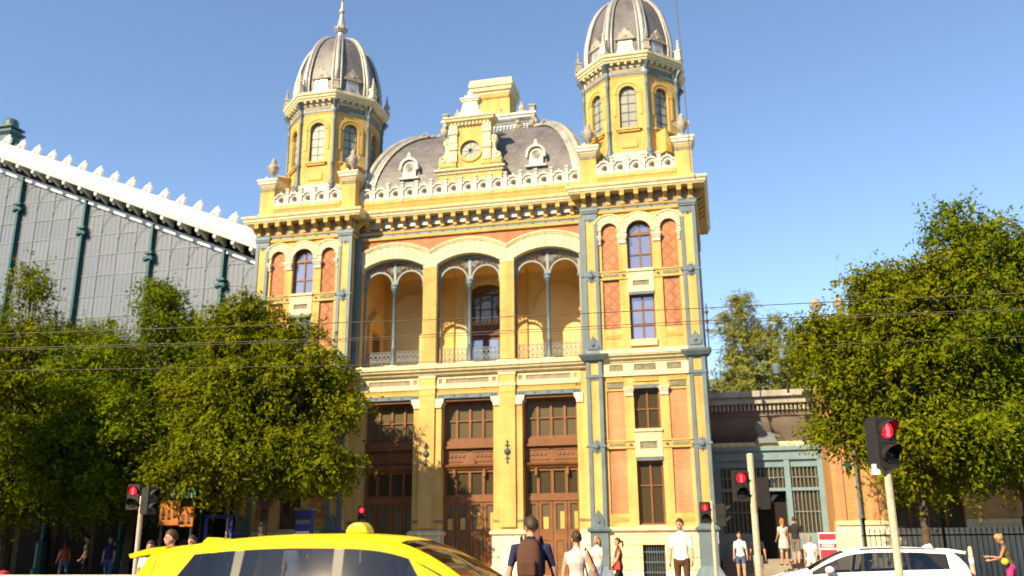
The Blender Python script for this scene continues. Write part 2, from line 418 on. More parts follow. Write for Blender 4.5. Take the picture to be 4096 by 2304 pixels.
# front wall built of strips so that the windows stand in real openings
fr = MB()
for a,b in ((-2.2,-1.5),(-0.84,-0.49),(0.49,0.84),(1.5,2.2)): bx(fr,a,b,0.03,0.42,1.9,14.5)
for a,b in ((-1.5,-0.84),(0.84,1.5)):
    bx(fr,a,b,0.04,0.42,7.0,9.40); bx(fr,a,b,0.04,0.42,14.0,14.5); bx(fr,a,b,0.04,0.42,1.9,2.46)
    bx(fr,a,b,0.02,0.42,11.40,11.76); bx(fr,a,b,0.02,0.42,4.82,5.14)
bx(fr,-0.49,0.49,0.04,0.42,7.2,8.70); bx(fr,-0.49,0.49,0.05,0.42,13.8,14.5)
fr.build('front_wall', ybrick2, st)
for a in (-1.17,1.17):
    p = MB(); pts = [(PX+a-0.33,11.76),(PX+a+0.33,11.76)]+arc(PX+a,13.43,0.33,0,PI,12)
    p.xz(pts,0.11,0.30); p.build('brick_panel', dbrick, st)
    p = MB(); bx(p,a-0.33,a+0.33,0.11,0.30,9.40,11.40); p.build('brick_panel', dbrick, st)
    p = MB(); bx(p,a-0.33,a+0.33,0.09,0.30,5.14,7.0); p.build('brick_panel', rbrick, st)
    p = MB(); bx(p,a-0.33,a+0.33,0.09,0.30,2.46,4.82); p.build('brick_panel', rbrick, st)
    for z0,z1 in ((11.52,11.64),(4.92,5.03),(7.10,7.29)):
        p = MB(); bx(p,a-0.30,a+0.30,0.0,0.1,z0,z1); p.build('tile_strip', tilep, st)
    for z0 in (9.02,2.18):
        p = MB()
        for q in range(-5,6): bx(p,a+q*0.06-0.018,a+q*0.06+0.018,0.012,0.06,z0,z0+0.16)
        p.build('dentil_row', mustard, st)
    d = MB(); d.xz([(PX+a*0.572-0.07,11.57),(PX+a*0.572,11.53),(PX+a*0.572+0.07,11.57),(PX+a*0.572,11.62)],-0.03,0.05); d.build('wall_anchor', iron, st)
    d = MB(); d.xz([(PX+a*0.572-0.07,4.97),(PX+a*0.572,4.93),(PX+a*0.572+0.07,4.97),(PX+a*0.572,5.02)],-0.03,0.05); d.build('wall_anchor', iron, st)
# wall ties: thin raised fillets
for z0 in (11.70,11.40,5.08,4.82):
    f_ = MB(); bx(f_,-1.62,-0.5,-0.01,0.05,z0,z0+0.05); f_.build('string_fillet', mustard, st)
    f_ = MB(); bx(f_,0.5,1.62,-0.01,0.05,z0,z0+0.05); f_.build('string_fillet', mustard, st)
# cream arcade heads
hd = MB()
xsn = [PX-1.63+3.26*i/64 for i in range(65)]
def lo(x):
    r = 13.20
    for c,rr,zc in ((-1.17,0.33,13.43),(0,0.49,13.30),(1.17,0.33,13.43)):
        d_ = abs(x-PX-c)
        if d_ < rr: r = max(r, zc+math.sqrt(rr*rr-d_*d_))
    return r
def hi(x):
    r = 13.55
    for c,rr,zc in ((-1.17,0.66,13.43),(0,0.80,13.30),(1.17,0.66,13.43)):
        d_ = abs(x-PX-c)
        if d_ < rr: r = max(r, zc+math.sqrt(rr*rr-d_*d_))
    return r
hd.strip([(x,lo(x)) for x in xsn],[(x,max(hi(x),lo(x)+0.02)) for x in xsn],0.0,0.06)
hd.build('arcade_head', cream, st)
voussoirs(PX-1.17,13.43,0.33,0.66,0,PI,7,-0.035,0.01,cream,st,PX-1.63,PX-0.66)
voussoirs(PX+1.17,13.43,0.33,0.66,0,PI,7,-0.035,0.01,cream,st,PX+0.66,PX+1.63)
voussoirs(PX,13.30,0.49,0.80,0,PI,9,-0.045,0.01,cream,st,PX-0.66,PX+0.66)
for a,r_,zc in ((-1.17,0.66,13.43),(0,0.80,13.30),(1.17,0.66,13.43)):
    h_ = MB(); t0 = 0.42 if a > 0 else 0.55; 
    pin = [p for p in arc(PX+a,zc,r_-0.01,0.5,PI-0.5,12)]; pout = [p for p in arc(PX+a,zc,r_+0.045,0.5,PI-0.5,12)]
    h_.strip(pin,pout,-0.07,0.04); h_.build('hood_mould', cream, st)
def capital(x0,x1,z0,z1,yf,m=cream2):
    c_ = MB(); h = z1-z0
    c_.box(x0+0.03,x1-0.03,yf-0.02,yf+0.1,z0,z0+0.42*h); c_.box(x0+0.02,x1-0.02,yf-0.05,yf+0.1,z0+0.42*h,z0+0.60*h)
    c_.box(x0,x1,yf-0.08,yf+0.1,z0+0.60*h,z0+0.80*h); c_.box(x0-0.02,x1+0.02,yf-0.11,yf+0.1,z0+0.80*h,z1)
    c_.build('capital', m, st)
for a,b in ((-0.86,-0.49),(0.49,0.86),(-1.63,-1.49),(1.49,1.63)): capital(PX+a,PX+b,12.88,13.21,0.0)
for a,b in ((-0.84,-0.47),(0.47,0.84)): capital(PX+a,PX+b,6.79,7.10,0.0)
# windows of the middle strip
windowpart(st,[PX-0.48,PX,PX+0.48],[11.78,12.42,13.28],0.20,wood,gl_sky,arch_r=0.48)
windowpart(st,[PX-0.48,PX,PX+0.48],[8.95,9.55,10.16,10.74],0.20,wood,gl_sky)
windowpart(st,[PX-0.47,PX,PX+0.47],[5.53,6.29,7.05],0.20,wood,gl_dark)
windowpart(st,[PX-0.47,PX,PX+0.47],[2.05,3.47,4.36],0.20,wood,gl_dark)
for z0,z1,i0,i1 in ((10.86,11.78,11.09,11.31),(4.50,5.53,4.79,5.07)):
    f_ = MB(); bx(f_,-0.5,0.5,0.0,0.3,z0,i0); bx(f_,-0.5,0.5,0.0,0.3,i1,z1); bx(f_,-0.5,-0.32,0.0,0.3,i0,i1); bx(f_,0.32,0.5,0.0,0.3,i0,i1)
    bx(f_,-0.54,0.54,-0.05,0.2,z1-0.10,z1-0.0); f_.build('spandrel_block', cream, st)
    p = MB(); bx(p,-0.32,0.32,0.04,0.2,i0,i1); p.build('relief_plate', tilep, st)
for z0 in (10.74,4.36,7.06):
    l_ = MB(); bx(l_,-0.5,0.5,-0.02,0.3,z0,z0+0.12); l_.build('iron_lintel', iron, st)
for z0,z1 in ((8.70,8.95),(1.86,2.05)):
    l_ = MB(); bx(l_,-0.52,0.52,-0.06,0.35,z0,z1); l_.build('window_sill', cream, st)
# storey frieze
f_ = MB(); bx(f_,-1.62,1.62,0.0,0.1,7.60,7.74); bx(f_,-1.62,1.62,0.0,0.1,8.0,8.12)
for a,b in ((-1.62,-1.36),(-0.82,-0.42),(0.42,0.82),(1.36,1.62)): bx(f_,a,b,-0.005,0.1,7.74,8.0)
bx(f_,-1.62,1.62,-0.05,0.05,7.55,7.62); f_.build('storey_frieze', cream, st)
for a,b in ((-1.36,-0.82),(-0.42,0.42),(0.82,1.36)):
    p = MB(); bx(p,a,b,0.035,0.09,7.74,8.0); p.build('relief_plate', tilep, st)
for a,b in ((-1.5,-0.86),(-0.46,0.46),(0.86,1.5)):
    p = MB(); n_ = int((b-a)/0.08)
    for q in range(n_): bx(p,a+(q+0.2)*(b-a)/n_,a+(q+0.75)*(b-a)/n_,0.0,0.06,7.40,7.54)
    bx(p,a,b,-0.01,0.05,7.33,7.39); p.build('dentil_row', mustard, st)
# storey ledge
sl = MB(); sl.sweep([(-0.2,8.08),(0.04,8.08),(0.06,8.16),(0.16,8.20),(0.17,8.27),(0.26,8.31),(0.27,8.38),(0.05,8.58),(-0.2,8.62)], [(PX-1.66,0.0),(PX+1.66,0.0)]); sl.build('storey_ledge', cream, st)
# plinth of coursed stone
def plinth(x0,x1,yf,zt,parent,hole=None):
    hs = [0.10,0.48,0.92,1.36,zt]
    for i in range(4):
        xs_ = [x0,x1]
        if hole and hs[i] < hole[3]-0.01 and hs[i+1] > hole[2]+0.01: segs = [(x0,hole[0]),(hole[1],x1)]
        else: segs = [(x0,x1)]
        for a,b in segs:
            MB().box(a,b,yf+(0.0 if i else -0.03),yf+0.4,hs[i]+0.008,hs[i+1]-0.008).build('plinth_course', cream if i else cream2, parent)
    MB().box(x0+0.01,x1-0.01,yf+0.02,yf+0.4,0.0,zt-0.02).build('plinth_backing', cream2, parent) if not hole else None
    l_ = MB(); l_.sweep([(-0.1,zt),(0.02,zt),(0.05,zt+0.03),(0.11,zt+0.07),(0.11,zt+0.13),(0.03,zt+0.19),(-0.1,zt+0.2)],[(x0,yf),(x1,yf)]); l_.build('plinth_moulding', cream, parent)
plinth(PX-1.62,PX+1.62,-0.05,1.80,st,(PX-0.40,PX+0.40,0.10,1.36))
g_ = MB()
for q in range(9): g_.tube([(PX-0.36+q*0.09,0.06,0.12),(PX-0.36+q*0.09,0.06,1.34)],0.012,5)
for z_ in (0.4,0.75,1.1): g_.box(PX-0.4,PX+0.4,0.05,0.08,z_,z_+0.03)
g_.build('cellar_grating', iron, st)
v_ = MB(); bx(v_,-0.4,0.4,0.2,0.35,0.1,1.36); v_.build('cellar_opening', dark, st)
# iron pilasters
def pilaster(cx):
    w = 0.31
    # upper shaft: frame of rails and plates, brick filling behind
    p = MB(); p.box(cx-w,cx-w+0.14,-0.06,0.1,8.6,14.22); p.box(cx+w-0.14,cx+w,-0.06,0.1,8.6,14.22)
    p.box(cx-w+0.14,cx+w-0.14,-0.05,0.1,8.6,9.0); p.box(cx-w+0.14,cx+w-0.14,-0.05,0.1,11.42,11.76); p.box(cx-w+0.14,cx+w-0.14,-0.05,0.1,13.96,14.22)
    p.build('iron_pilaster', iron, st)
    for z0,z1 in ((9.0,11.42),(11.76,13.96)):
        q = MB(); q.box(cx-w+0.14,cx+w-0.14,-0.015,0.1,z0,z1); q.build('pilaster_infill', ybrick2, st)
    # lower shaft
    p = MB(); p.box(cx-w,cx-w+0.15,-0.12,0.1,1.95,8.12); p.box(cx+w-0.15,cx+w,-0.12,0.1,1.95,8.12)
    p.box(cx-w+0.15,cx+w-0.15,-0.11,0.1,2.0,2.42); p.box(cx-w+0.15,cx+w-0.15,-0.11,0.1,4.76,5.08); p.box(cx-w-0.02,cx+w+0.02,-0.15,0.1,7.52,7.64)
    p.box(cx-w+0.15,cx+w-0.15,-0.11,0.1,7.44,7.52)
    p.build('iron_pilaster', iron, st)
    for z0,z1 in ((2.42,4.76),(5.08,7.44),(7.64,8.12)):
        q = MB(); q.box(cx-w+0.15,cx+w-0.15,-0.07,0.1,z0,z1); q.build('pilaster_infill', ybrick2, st)
    # cast ornaments: palmettes and rosettes
    for z_,yy,up_ in ((13.96,-0.05,-1),(11.76,-0.05,1),(11.42,-0.05,-1),(9.0,-0.05,1),(5.08,-0.11,1),(4.76,-0.11,-1),(2.42,-0.11,1)):
        o_ = MB()
        for k in (-1,0,1): o_.xz([(cx+k*0.07-0.045,z_),(cx+k*0.07+0.045,z_),(cx+k*0.085,z_+up_*(0.13 if k == 0 else 0.08))],yy,yy+0.06)
        o_.ball((cx,yy,z_),0.05,0.04,0.05,6,4); o_.build('cast_palmette', iron, st)
    for z_,yy in ((11.59,-0.06),(4.92,-0.12)):
        o_ = MB(); o_.lathe([(0.0,-0.05),(0.06,-0.05),(0.13,0.0),(0.0,0.03)],(0,0,0),10); o_.xf(T(cx,yy-0.03,z_)@Matrix.Rotation(R(-90),4,'X'))
        for k in (-1,1): o_.ball((cx+k*0.34,yy,z_),0.06,0.06,0.06,6,4)
        o_.box(cx-0.34,cx+0.34,yy-0.02,yy+0.02,z_-0.03,z_+0.03); o_.build('rosette', iron, st)
    o_ = MB(); o_.xz([(cx-0.22,8.62),(cx+0.22,8.62),(cx+0.20,8.80),(cx+0.09,8.98),(cx,9.18),(cx-0.09,8.98),(cx-0.20,8.80)],-0.12,0.0); o_.ball((cx,-0.12,8.80),0.08,0.06,0.08,7,5); o_.build('cast_shield', iron, st)
    o_ = MB(); o_.xz([(cx-0.2,2.0),(cx+0.2,2.0),(cx+0.17,2.3),(cx+0.05,2.5),(cx-0.02,2.62),(cx-0.12,2.45),(cx-0.2,2.25)],-0.17,-0.05); o_.ball((cx,-0.17,2.2),0.07,0.05,0.07,7,5); o_.build('cast_shield', iron, st)
    # caps and brackets
    c_ = MB(); c_.box(cx-w-0.03,cx+w+0.03,-0.10,0.12,14.22,14.30); c_.box(cx-w-0.05,cx+w+0.05,-0.13,0.12,14.30,14.45)
    for k in (-1,1): c_.box(cx+k*0.225-0.08,cx+k*0.225+0.08,-0.15,0.1,14.45,14.52)
    c_.build('pilaster_cap', iron, st)
    b_ = MB(); b_.sweep([(-0.35,8.10),(0.02,8.10),(0.04,8.16),(0.14,8.20),(0.24,8.34),(0.26,8.42),(0.02,8.46),(0.0,8.62),(-0.35,8.62)],[(cx-w,0.3),(cx-w,-0.08),(cx+w,-0.08),(cx+w,0.3)]); b_.build('bracket_capital', iron, st)
    d_ = MB(); d_.box(cx-0.33,cx+0.33,-0.16,0.3,0.5,1.80); d_.sweep([(-0.2,1.80),(0.02,1.80),(0.10,1.86),(0.11,1.93),(0.02,2.0),(-0.2,2.02)],[(cx-0.33,0.3),(cx-0.33,-0.16),(cx+0.33,-0.16),(cx+0.33,0.3)])
    d_.sweep([(-0.2,0.0),(0.20,0.0),(0.20,0.28),(0.10,0.45),(0.0,0.62),(-0.2,0.62)],[(cx-0.33,0.3),(cx-0.33,-0.16),(cx+0.33,-0.16),(cx+0.33,0.3)]); d_.build('pedestal', iron, st)
for a in (-1.94,1.94): pilaster(PX+a)
# entablature: yellow fillets, blue band with bolts, frieze, brackets, cornice (wraps the pavilion on three sides)
path = [(PX-2.25,3.6),(PX-2.25,0.0),(PX+2.25,0.0),(PX+2.25,6.0)]
MB().sweep([(-0.1,14.18),(0.05,14.18),(0.06,14.29),(-0.1,14.29)],path).build('entablature_fillet', mustard, st)
MB().sweep([(-0.1,14.29),(0.03,14.292),(0.03,14.40),(-0.1,14.40)],path).build('entablature_band', iron, st)
MB().sweep([(-0.1,14.40),(0.06,14.402),(0.08,14.47),(-0.1,14.48)],path).build('entablature_fillet', mustard, st)
MB().sweep([(-0.1,14.46),(0.01,14.47),(0.01,14.98),(-0.1,15.0)],path).build('frieze', friez, st)
for q in range(5):
    m_ = MB(); x = PX+(-1.12+q*0.56); m_.lathe([(0.0,-0.03),(0.035,-0.02),(0.035,0.03)],(0,0,0),6); m_.xf(T(x,-0.04,14.35)@Matrix.Rotation(R(90),4,'X')); m_.build('bolt', irond, st)
def modillion(mb):
    mb.box(-0.085,0.085,-0.10,0.0,14.50,14.86)
    mb.add([(-0.075,-0.10,14.62),(0.075,-0.10,14.62),(0.075,-0.34,14.80),(-0.075,-0.34,14.80),(-0.075,-0.10,14.95),(0.075,-0.10,14.95),(0.075,-0.34,14.95),(-0.075,-0.34,14.95)],[(0,3,2,1),(4,5,6,7),(0,1,5,4),(1,2,6,5),(2,3,7,6),(3,0,4,7)])
    mb.box(-0.10,0.10,-0.40,-0.0,14.93,15.0); mb.box(-0.09,0.09,-0.38,-0.30,14.78,14.93)
    return mb
mod_me = modillion(MB()).mesh('modillion', mustard)
for a in (-2.12,-1.68,-1.13,-0.565,0.0,0.565,1.13,1.68,2.12): link('modillion', mod_me, st, (PX+a,-0.01,0))
for k in range(6):
    link('modillion', mod_me, st, (PX+2.26,0.35+k*0.56,0), R(90))
    if k < 5: link('modillion', mod_me, st, (PX-2.26,0.35+k*0.56,0), R(-90))
MB().sweep([(-0.4,14.98),(0.42,14.99),(0.44,15.05),(0.47,15.06),(0.48,15.15),(0.52,15.18),(0.55,15.25),(0.55,15.29),(0.0,15.36),(-0.4,15.37)],path).build('cornice', cream, st)
# attic: parapet, corner pedestals, urns, pierced balustrade
def parapet(x0,x1,yf,parent):
    p = MB(); p.box(x0,x1,yf,yf+0.32,15.30,15.48); p.box(x0,x1,yf+0.02,yf+0.32,15.48,15.72); p.box(x0,x1,yf-0.015,yf+0.32,15.72,15.90); p.build('parapet', ybrick2, parent)
    d_ = MB(); n_ = int((x1-x0)/0.10)
    for q in range(n_): d_.box(x0+(q+0.2)*(x1-x0)/n_,x0+(q+0.7)*(x1-x0)/n_,yf-0.012,yf+0.05,15.50,15.70)
    d_.build('dentil_row', mustard, parent)
parapet(PX-1.60,PX+1.60,0.0,st)
def attic_pedestal(cx,yf=0.0):
    p = MB(); p.box(cx-0.37,cx+0.37,yf,yf+0.85,15.30,15.60); p.box(cx-0.33,cx+0.33,yf+0.03,yf+0.8,15.60,16.90); p.build('attic_pedestal', ybrick2, st)
    p = MB(); p.box(cx-0.34,cx+0.34,yf+0.02,yf+0.1,16.62,16.80); p.build('tile_strip', tilep, st)
    c_ = MB(); c_.sweep([(-0.2,16.88),(0.02,16.88),(0.05,16.94),(0.10,16.98),(0.11,17.08),(0.15,17.12),(0.15,17.20),(-0.30,17.24)],[(cx-0.33,yf+0.8),(cx-0.33,yf+0.03),(cx+0.33,yf+0.03),(cx+0.33,yf+0.8)]); c_.box(cx-0.33,cx+0.33,yf+0.03,yf+0.8,16.9,17.22); c_.build('pedestal_cap', cream2, st)
    u = MB(); u.lathe([(0.0,17.20),(0.17,17.20),(0.17,17.27),(0.09,17.33),(0.06,17.42),(0.06,17.55),(0.11,17.60),(0.20,17.74),(0.235,17.90),(0.21,18.02),(0.15,18.06),(0.17,18.12),(0.10,18.20),(0.12,18.27),(0.07,18.38),(0.0,18.44)],(cx,yf+0.42,0),10)
    for k in (-1,1): u.ring((cx+k*0.22,yf+0.42,17.97),0.09,0.035,'y',8,5)
    for k in range(5):
        a = 2*PI*k/5+0.3; u.ball((cx+0.18*math.cos(a),yf+0.42+0.18*math.sin(a),17.92),0.075,0.075,0.09,6,4)
    u.build('urn', statg, st, True)
    MB().ball((cx-0.12,yf+0.12,17.30),0.09,0.09,0.09,8,6).build('flood_lamp', white_p, st, True)
for a in (-1.93,1.93): attic_pedestal(PX+a)
def balustrade_panel_mesh():
    """pierced panel 0.64 wide: frame, arched hood, boss on a cross web"""
    m_ = MB(); w = 0.32
    m_.box(-w,w,-0.01,0.12,15.90,16.00); m_.box(-w,-w+0.05,0.0,0.12,16.0,16.36); m_.box(w-0.05,w,0.0,0.12,16.0,16.36)
    top = [(-w,16.34),(-0.22,16.36),(-0.15,16.47),(0,16.50),(0.15,16.47),(0.22,16.36),(w,16.34)]
    low = [(-w,16.26),(-0.20,16.28),(-0.13,16.39),(0,16.42),(0.13,16.39),(0.20,16.28),(w,16.26)]
    m_.strip(low,top,-0.02,0.13)
    m_.box(-0.27,0.27,0.035,0.09,16.0,16.40)
    m_.xz([(-0.05,16.47),(0.05,16.47),(0.03,16.55),(0,16.60),(-0.03,16.55)],0.03,0.09)
    return m_
panel_me = balustrade_panel_mesh().mesh('balustrade_panel', stonew)
bs = MB(); bs.lathe([(0.0,-0.13),(0.05,-0.13),(0.06,-0.07),(0.11,-0.03),(0.135,0.03),(0.11,0.06)],(0,0,0),12); bs.xf(Matrix.Rotation(R(90),4,'X'))
boss = MB(); boss.v = [(x,-y if False else y,z) for x,y,z in bs.v]; boss.f = bs.f
boss.xf(T(0,0.02,16.20)@Matrix.Rotation(PI,4,'Z')@T(0,0,0)); boss_me = boss.mesh('boss', statg, True)
bp_ = MB(); bp_.box(-0.075,0.075,-0.04,0.14,15.86,16.46); bp_.box(-0.09,0.09,-0.06,0.15,16.46,16.51); bp_.box(-0.06,0.06,-0.02,0.11,16.51,16.60); bp_.box(-0.09,0.09,-0.05,0.14,16.60,16.67)
bp_.lathe([(0.0,15.74),(0.05,15.76),(0.07,15.82),(0.05,15.88)],(0,-0.02,0),8)
post_me = bp_.mesh('baluster_post', stonew)
def balustrade(xs_c, yf, w=0.64, posts=True):
    for i,x in enumerate(xs_c):
        o = link('balustrade_panel', panel_me, st, (x,yf,0)); o.scale = (w/0.64,1,1)
        link('boss', boss_me, o, (0,0,0))
    if posts:
        for i in range(len(xs_c)-1): link('baluster_post', post_me, st, ((xs_c[i]+xs_c[i+1])/2,yf,0))
balustrade([PX+(-1.28+0.64*k) for k in range(5)], 0.04)
PAV = [o for o in new_since(mark) if o.parent == st]
for o in PAV:
    c = copy_tree(o, st); c.location.x -= 2*PX

# ------------------------------------------------------------------ centre: three doors below, loggia above
YC = 0.65
BAY = 3.33
anchor_m = mat('anchor_iron', (0.07,0.095,0.12), 0.6, var=0.15)
# lower piers
def pier(cx):
    p = MB(); p.box(cx-0.585,cx+0.585,YC,YC+0.7,1.9,7.30); p.build('pier', ybrick2, st)
    q = MB(); q.box(cx-0.315,cx+0.315,YC-0.09,YC+0.1,2.05,7.0); q.box(cx-0.33,cx+0.33,YC-0.11,YC+0.1,7.24,8.05); q.build('pier_pilaster', ybrick2, st)
    t_ = MB(); t_.box(cx-0.32,cx+0.32,YC-0.095,YC+0.1,7.0,7.24); t_.build('tile_strip', plaster, st)
    f_ = MB(); f_.box(cx-0.36,cx+0.36,YC-0.13,YC+0.1,7.50,7.62); f_.box(cx-0.36,cx+0.36,YC-0.13,YC+0.1,7.94,8.05); f_.build('pier_fillet', cream, st)
    for k in (-1,1):
        # corbel capitals carrying the iron lintels
        c_ = MB(); pts = [(cx+k*0.30,6.74),(cx+k*0.585,6.74),(cx+k*0.60,6.86),(cx+k*0.66,6.92),(cx+k*0.68,7.02),(cx+k*0.70,7.10),(cx+k*0.30,7.10)]
        c_.xz(pts,YC-0.06,YC+0.5); c_.build('corbel_capital', cream2, st)
    b_ = MB(); b_.box(cx-0.60,cx+0.60,YC-0.02,YC+0.3,2.24,2.34); b_.build('base_band', tilep, st)
    b_ = MB(); b_.box(cx-0.62,cx+0.62,YC-0.11,YC+0.7,0.62,1.74); b_.box(cx-0.66,cx+0.66,YC-0.17,YC+0.7,0.0,0.62); b_.build('pier_base', cream2, st)
    b_ = MB(); b_.sweep([(-0.2,1.74),(0.02,1.74),(0.09,1.80),(0.09,1.87),(0.0,1.95),(-0.2,1.96)],[(cx-0.62,YC+0.6),(cx-0.62,YC-0.11),(cx+0.62,YC-0.11),(cx+0.62,YC+0.6)]); b_.build('pier_base_moulding', cream, st)
    # cast-iron wall anchor
    a_ = MB(); z = 4.90; y = YC-0.13
    a_.box(cx-0.018,cx+0.018,y,y+0.05,z-0.40,z+0.40); a_.lathe([(0.0,-0.08),(0.05,-0.06),(0.13,0.0),(0.0,0.02)],(0,0,0),8)
    a_2 = MB(); a_2.lathe([(0.0,-0.06),(0.07,-0.05),(0.14,0.02),(0.0,0.03)],(0,0,0),8); a_2.xf(T(cx,y,z)@Matrix.Rotation(R(-90),4,'X'))
    a_3 = MB(); a_3.box(cx-0.018,cx+0.018,y,y+0.05,z-0.40,z+0.40)
    for s_ in (-1,1):
        a_3.box(cx-0.09,cx+0.09,y,y+0.045,z+s_*0.25-0.02,z+s_*0.25+0.02); a_3.xz([(cx-0.05,z+s_*0.40),(cx,z+s_*0.34),(cx+0.05,z+s_*0.40),(cx,z+s_*0.47)],y,y+0.04)
        a_3.ball((cx,y+0.02,z+s_*0.31),0.035,0.03,0.035,6,4)
    a_3.add(a_2.v,a_2.f); a_3.build('wall_anchor', anchor_m, st)
for cx in (-BAY/2,BAY/2): pier(cx)
for s_ in (-1,1):
    p = MB(); x0,x1 = sorted((s_*4.43,s_*5.0)); p.box(x0,x1,YC,YC+0.7,1.9,8.05); p.build('pier', ybrick2, st)
    c_ = MB(); c_.xz([(s_*4.7,6.74),(s_*4.43,6.74),(s_*4.42,6.86),(s_*4.36,6.92),(s_*4.34,7.02),(s_*4.32,7.10),(s_*4.7,7.10)],YC-0.06,YC+0.5); c_.build('corbel_capital', cream2, st)
    b_ = MB(); b_.box(x0,x1,YC-0.08,YC+0.7,0.0,1.76); b_.build('pier_base', cream2, st)
    b_ = MB(); b_.box(x0,x1,YC-0.03,YC+0.7,1.76,1.95); b_.build('pier_base_moulding', cream, st)
    b_ = MB(); b_.box(x0,x1,YC-0.02,YC+0.3,2.24,2.34); b_.build('base_band', tilep, st)
    # iron strip on the return of the pavilion, seen at the side of the loggia
    b_ = MB(); b_.box(s_*4.86-0.10,s_*4.86+0.10,0.40,0.66,8.6,14.2); b_.build('side_pilaster', iron, st)
# beam zone over the doors
b_ = MB(); b_.box(-5.0,5.0,YC+0.03,YC+0.7,7.12,8.10); b_.build('beam_wall', ybrick2, st)
for c in (-BAY,0,BAY):
    x0,x1 = c-1.28,c+1.28
    if abs(c) > 1: x0,x1 = (c-1.28,c+1.28)
    l_ = MB(); l_.box(x0,x1,YC-0.02,YC+0.06,7.11,7.25); l_.box(x0,x1,YC-0.05,YC+0.03,7.10,7.13); l_.build('iron_lintel', iron, st)
    for k in (-1.16,-1.04,-0.55,0.0,0.55,1.04,1.16):
        m_ = MB(); m_.box(c+k-0.03,c+k+0.03,YC-0.04,YC-0.015,7.16,7.22); m_.build('bolt', irond, st)
    s_ = MB(); s_.box(x0,x1,YC+0.04,YC+0.66,6.98,7.10); s_.build('lintel_soffit', woodd, st)
    p = MB(); n_ = 26
    for q in range(n_): p.box(x0+(q+0.2)*(x1-x0)/n_,x0+(q+0.72)*(x1-x0)/n_,YC+0.0,YC+0.05,7.37,7.50)
    p.box(x0,x1,YC-0.015,YC+0.04,7.27,7.36); p.build('dentil_row', mustard, st)
    f_ = MB(); f_.box(x0,x1,YC-0.03,YC+0.05,7.50,7.70); f_.box(x0,x1,YC-0.02,YC+0.05,7.90,8.06)
    for a,b in ((-1.28,-1.21),(-1.04,-0.90),(0.90,1.04),(1.21,1.28)): f_.box(c+a,c+b,YC-0.018,YC+0.05,7.70,7.90)
    f_.build('storey_frieze', cream, st)
    for a,b in ((-1.21,-1.04),(-0.90,0.90),(1.04,1.21)):
        p = MB(); p.box(c+a,c+b,YC+0.02,YC+0.06,7.70,7.90); p.build('relief_plate', friez, st)
MB().sweep([(-0.3,8.02),(0.10,8.03),(0.16,8.08),(0.18,8.16),(0.28,8.20),(0.30,8.26),(0.36,8.30),(0.37,8.44),(0.34,8.47),(-0.3,8.50)],[(-4.98,YC),(4.98,YC)]).build('storey_ledge', cream, st)
